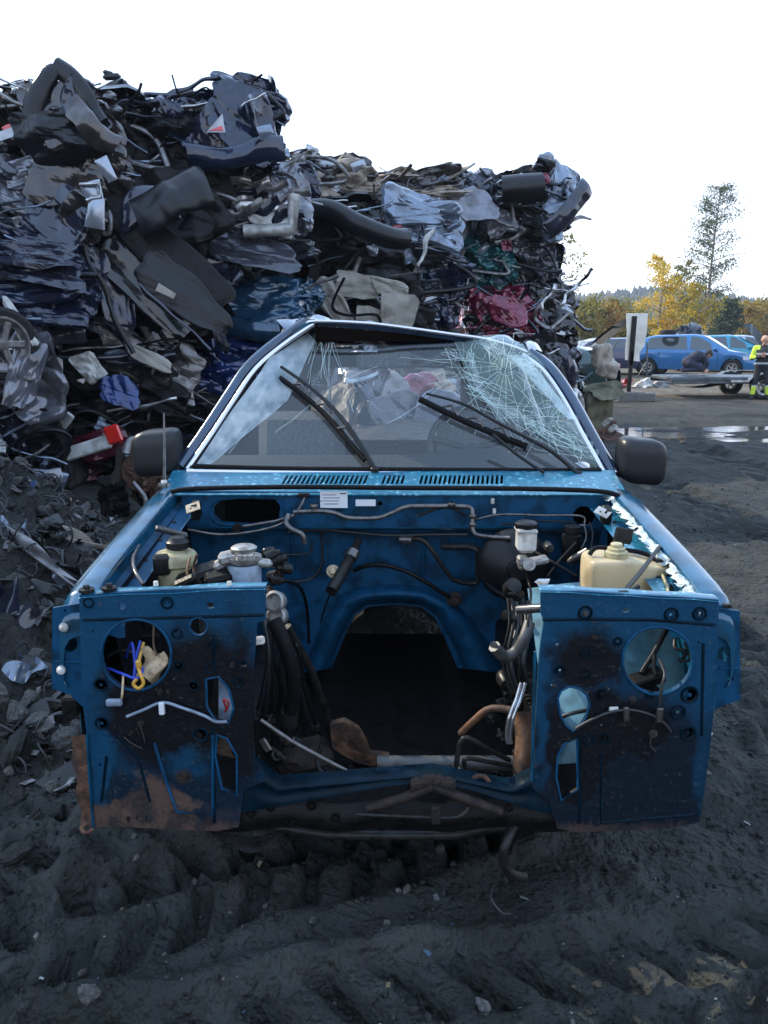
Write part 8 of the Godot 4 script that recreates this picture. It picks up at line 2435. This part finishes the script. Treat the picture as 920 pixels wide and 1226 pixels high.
# ------------------------------------------------------------------ trees and hills
func tree(called: String, base: Vector3, h: float, spread: float, leaves: int, cols: Array, label: String, opt := {}) -> void:
	var rg := RandomNumberGenerator.new()
	rg.seed = int(base.x * 100) + leaves
	var o := thing(called, base, label, "tree", opt.get("group", ""))
	var tk := MB.new()
	var trunk := []
	var rad := []
	for i in 9:
		var f := i / 8.0
		trunk.append(Vector3(sin(f * 3.0 + base.x) * h * 0.018, f * h, cos(f * 2.4) * h * 0.01))
		rad.append(lerpf(h * 0.013, h * 0.0015, f))
	tk.tube(trunk, rad, 7)
	var lf := MB.new()
	var nb: int = opt.get("branches", 34)
	var low: float = opt.get("low", 0.22)
	for k in nb:
		var f := low + (1.0 - low) * pow((k + rg.randf()) / nb, 0.85)
		f = minf(f, 0.985)
		var a := rg.randf() * TAU
		var shape: float = opt.get("shape", 0.0)
		var env := lerpf(sin(pow(1.0 - (f - low) / (1.0 - low), 0.7) * PI * 0.86 + 0.25), 1.0 - 0.55 * f, shape)
		var len_ := spread * maxf(0.12, env) * rg.randf_range(0.65, 1.15)
		var p0 := Vector3(sin(f * 3.0 + base.x) * h * 0.018, f * h, cos(f * 2.4) * h * 0.01)
		var dir := Vector3(cos(a), rg.randf_range(0.35, 0.8), sin(a)).normalized()
		var ps := []
		for i in 5: ps.append(p0 + dir * len_ * i / 4.0 + Vector3(0, -0.16 * len_ * pow(i / 4.0, 2.0), 0))
		tk.tube(ps, [h * 0.003, h * 0.0024, h * 0.0018, h * 0.0012, h * 0.0006], 4, false)
		var m := int(leaves / float(nb) * (0.4 + 0.9 * env))
		var clump := rg.randf()
		for i in m:
			var t := pow(rg.randf(), 0.6)
			var c: Vector3 = p0 + dir * len_ * t + Vector3(0, -0.16 * len_ * t * t, 0)
			c += Vector3(rg.randfn(), rg.randfn() * 0.8 - 0.3, rg.randfn()) * len_ * (0.07 + 0.09 * t)
			var s: float = opt.get("leaf", 0.12) * rg.randf_range(0.6, 1.4)
			var bx := Vector3(rg.randfn(), rg.randfn(), rg.randfn()).normalized()
			var by := bx.cross(Vector3(rg.randfn(), rg.randfn(), rg.randfn())).normalized()
			var col: Color = cols[0].lerp(cols[1], clampf(clump * 0.6 + rg.randf() * 0.5, 0, 1))
			if cols.size() > 2 and rg.randf() < 0.18: col = cols[2]
			lf.col = col
			var nn := bx.cross(by)
			var q := lf.put(c - bx * s, nn)
			lf.put(c + by * s * 0.55, nn); lf.put(c + bx * s, nn); lf.put(c - by * s * 0.55, nn)
			lf.tri3(q, q + 1, q + 2); lf.tri3(q, q + 2, q + 3)
	part("trunk", tk.done(), M.bark_birch if opt.get("birch", true) else M.bark_dark, o)
	part("crown", lf.done(), M.leaf, o)

func build_far() -> void:
	var g = func(px: float, d: float): return Vector3((px - 460.0) / F * d / 1.02, 0.36, -d)
	var yel := [Color(0.55, 0.33, 0.02), Color(0.68, 0.47, 0.05), Color(0.3, 0.28, 0.04)]
	var oli := [Color(0.16, 0.15, 0.035), Color(0.3, 0.24, 0.05), Color(0.1, 0.12, 0.04)]
	var org := [Color(0.26, 0.13, 0.03), Color(0.36, 0.22, 0.05), Color(0.16, 0.14, 0.04)]
	var gre := [Color(0.05, 0.075, 0.035), Color(0.1, 0.12, 0.06), Color(0.16, 0.16, 0.07)]
	var dgr := [Color(0.03, 0.05, 0.025), Color(0.06, 0.08, 0.035)]
	tree("birch_tree", g.call(846, 56.0), 11.4, 2.6, 10500, gre, "tall thin birch with sparse grey-green leaves, standing above all other trees", {"branches": 84, "leaf": 0.06, "low": 0.12, "shape": 0.45})
	tree("birch_tree", g.call(786, 52.0), 6.4, 1.9, 2800, yel, "bright yellow birch directly right of the white sign board", {"branches": 34, "leaf": 0.085, "low": 0.1})
	tree("birch_tree", g.call(815, 58.0), 6.6, 1.7, 1900, oli, "olive birch between the bright yellow one and the tall one", {"branches": 36, "leaf": 0.1, "low": 0.1})
	tree("birch_tree", g.call(832, 50.0), 4.6, 1.7, 2200, [yel[0], oli[1], yel[2]], "low yellow-green birch at the foot of the tall birch", {"branches": 30, "leaf": 0.09, "low": 0.06})
	tree("birch_tree", g.call(800, 66.0), 4.2, 2.2, 2600, [yel[0], org[1]], "low golden birch behind the blue hatchback's roof", {"branches": 30, "leaf": 0.1, "low": 0.06})
	tree("leafy_tree", g.call(720, 62.0), 3.9, 2.4, 3200, org, "orange-brown tree above the raised tailgate", {"branches": 34, "leaf": 0.11, "low": 0.08, "birch": false})
	tree("leafy_tree", g.call(742, 70.0), 4.4, 3.0, 4500, oli, "olive bush left of the white sign board", {"branches": 30, "leaf": 0.11, "low": 0.05, "birch": false})
	tree("leafy_tree", g.call(695, 60.0), 4.0, 2.6, 3500, oli, "olive bush at the pile's right edge", {"branches": 30, "leaf": 0.11, "low": 0.05, "birch": false})
	tree("spruce_tree", g.call(862, 72.0), 4.6, 2.0, 4500, dgr, "dark green tree just right of the tall birch trunk", {"branches": 40, "leaf": 0.11, "low": 0.04, "birch": false, "shape": 1.0})
	tree("spruce_tree", g.call(872, 74.0), 4.9, 1.8, 4000, dgr, "dark green tree left of the orange trees at the right", {"branches": 40, "leaf": 0.11, "low": 0.04, "birch": false, "shape": 1.0})
	tree("leafy_tree", g.call(893, 78.0), 4.8, 2.6, 4000, [org[1], oli[1], org[0]], "orange tree right of the dark green trees", {"branches": 34, "leaf": 0.12, "low": 0.05, "birch": false})
	tree("leafy_tree", g.call(912, 84.0), 4.6, 2.8, 4000, org, "rust-coloured tree above the standing person's head", {"branches": 34, "leaf": 0.12, "low": 0.05, "birch": false})
	tree("leafy_tree", g.call(934, 80.0), 5.2, 3.0, 4000, gre, "green tree cut by the photo's right edge", {"branches": 34, "leaf": 0.12, "low": 0.05, "birch": false})
	tree("birch_tree", g.call(670, 40.0), 6.2, 1.5, 900, [gre[2], oli[1]], "pale birch peeping out from behind the pile's overhang", {"branches": 26, "leaf": 0.075, "low": 0.3})
	for k in 14:
		tree("leafy_tree", g.call(735 + k * 15.0, 96.0 + 7.0 * sin(k * 2.3)), 2.7 + 0.7 * sin(k * 1.7), 3.2, 1700, [oli, org, gre, yel][(k * 3) % 4], "%s tree, %s from the left in the far row below the hill" % [["olive", "yellow", "green", "orange"][k % 4], ["first", "second", "third", "fourth", "fifth", "sixth", "seventh", "eighth", "ninth", "tenth", "eleventh", "twelfth", "thirteenth", "fourteenth"][k]], {"branches": 24, "leaf": 0.17, "low": 0.04, "birch": false, "group": "far row of trees below the hill"})
	# hills: one ridge on the left, a broad one on the right
	var rn := FastNoiseLite.new()
	rn.seed = 6; rn.frequency = 0.006; rn.fractal_octaves = 4
	var hill := func(x: float, z: float, k: int) -> float:
		var c: Vector2 = [Vector2(200, -640), Vector2(470, -560)][k]
		var r: Vector2 = [Vector2(190, 200), Vector2(330, 210)][k]
		var q := Vector2((x - c.x) / r.x, (z - c.y) / r.y).length()
		return (([33.0, 23.0][k]) * maxf(0.0, cos(minf(q, 1.0) * PI / 2)) + rn.get_noise_2d(x, z) * 9.0 * (1.0 - minf(q, 1.0))) - 0.5
	var rg := RandomNumberGenerator.new()
	rg.seed = 3
	var cone := MB.new()
	cone.lathe(xf(Vector3.ZERO), [Vector2(0.02, 0), Vector2(0.5, 0.12), Vector2(0.42, 0.4), Vector2(0.24, 0.72), Vector2(0.0, 1.0)], 7)
	var blob := rock_mesh(3, 1.1, 7)
	var nm := ["wooded ridge at the left behind the trees", "broad wooded hill at the right behind the trees"]
	for k in 2:
		var b := MB.new()
		var c: Vector2 = [Vector2(200, -640), Vector2(470, -560)][k]
		var r: Vector2 = [Vector2(190, 200), Vector2(330, 210)][k]
		b.grid(60, 40, func(s, t):
			var x: float = c.x + (s * 2 - 1) * r.x
			var z: float = c.y + (t * 2 - 1) * r.y
			return Vector3(x, hill.call(x, z, k), z), false, func(s, t): return Color(0.045, 0.05, 0.03))
		tag(part("hill", b.done(), M.hill, self), nm[k], "hill", "", "structure")
		var sp := []
		var cols := []
		var sp2 := []
		var cols2 := []
		while sp.size() + sp2.size() < 5200:
			var x := c.x + rg.randf_range(-1, 1) * r.x
			var z := c.y + rg.randf_range(-0.2, 1) * r.y
			var y: float = hill.call(x, z, k)
			if y < 0.5: continue
			var s := rg.randf_range(5.0, 9.0)
			var w := rn.get_noise_2d(x * 2.0 + 300.0, z * 2.0)
			if rg.randf() < 0.55 + w:
				sp.append(Transform3D(Basis.from_scale(Vector3(s * 0.42, s, s * 0.42)), Vector3(x, y - 0.3, z)))
				cols.append(Color(0.03, 0.045, 0.025) * rg.randf_range(0.7, 1.4))
			else:
				sp2.append(Transform3D(Basis.from_euler(Vector3(0, rg.randf() * TAU, 0)) * Basis.from_scale(Vector3(s * 0.7, s * 0.8, s * 0.7)), Vector3(x, y + s * 0.25, z)))
				cols2.append([Color(0.2, 0.11, 0.03), Color(0.24, 0.18, 0.04), Color(0.1, 0.1, 0.035), Color(0.15, 0.1, 0.05)][rg.randi() % 4] * rg.randf_range(0.7, 1.3))
		scatter("forest", cone.done(), M.leaf, sp, cols, ["dark spruces covering the left ridge", "dark spruces covering the right hill"][k], "forest")
		scatter("forest", blob, M.leaf, sp2, cols2, ["autumn birches mixed over the left ridge", "autumn birches mixed over the right hill"][k], "forest")

func _ready() -> void:
	seed(20240)
	var cam := Camera3D.new()
	cam.name = "camera"
	add_child(cam)
	cam.position = Vector3(0, EYE, 0)
	cam.rotation.x = -PITCH
	cam.fov = rad_to_deg(2.0 * atan(613.0 / F))
	cam.far = 4000.0
	cam.near = 0.05
	cam.current = true
	var we := WorldEnvironment.new()
	we.name = "environment"
	var env := Environment.new()
	var sky := Sky.new()
	var sm := ProceduralSkyMaterial.new()
	sm.sky_top_color = Color(0.72, 0.84, 1.0)
	sm.sky_horizon_color = Color(0.97, 0.98, 1.0)
	sm.sky_curve = 0.16
	sm.ground_bottom_color = Color(0.18, 0.17, 0.16)
	sm.ground_horizon_color = Color(0.5, 0.5, 0.5)
	sm.energy_multiplier = 1.75
	sm.sun_angle_max = 1.0
	sky.sky_material = sm
	env.background_mode = Environment.BG_SKY
	env.sky = sky
	env.ambient_light_source = Environment.AMBIENT_SOURCE_SKY
	env.tonemap_mode = Environment.TONE_MAPPER_LINEAR
	env.tonemap_exposure = 1.3
	env.sdfgi_enabled = true
	env.ssao_enabled = true
	env.ssil_enabled = true
	env.fog_enabled = true
	env.fog_density = 0.0004
	env.fog_light_color = Color(0.82, 0.88, 0.95)
	we.environment = env
	add_child(we)
	var sun := DirectionalLight3D.new()
	sun.name = "sun"
	sun.light_energy = 1.6
	sun.light_color = Color(1.0, 0.95, 0.86)
	sun.light_angular_distance = 0.5
	sun.shadow_enabled = true
	add_child(sun)
	sun.look_at_from_position(Vector3.ZERO, -Vector3(-0.819, 0.71, -0.574), Vector3.UP)
	materials()
	build_ground()
	build_far()
	build_pile()
	build_heap()
	build_truck()
	build_yard()
	build_ground_litter()
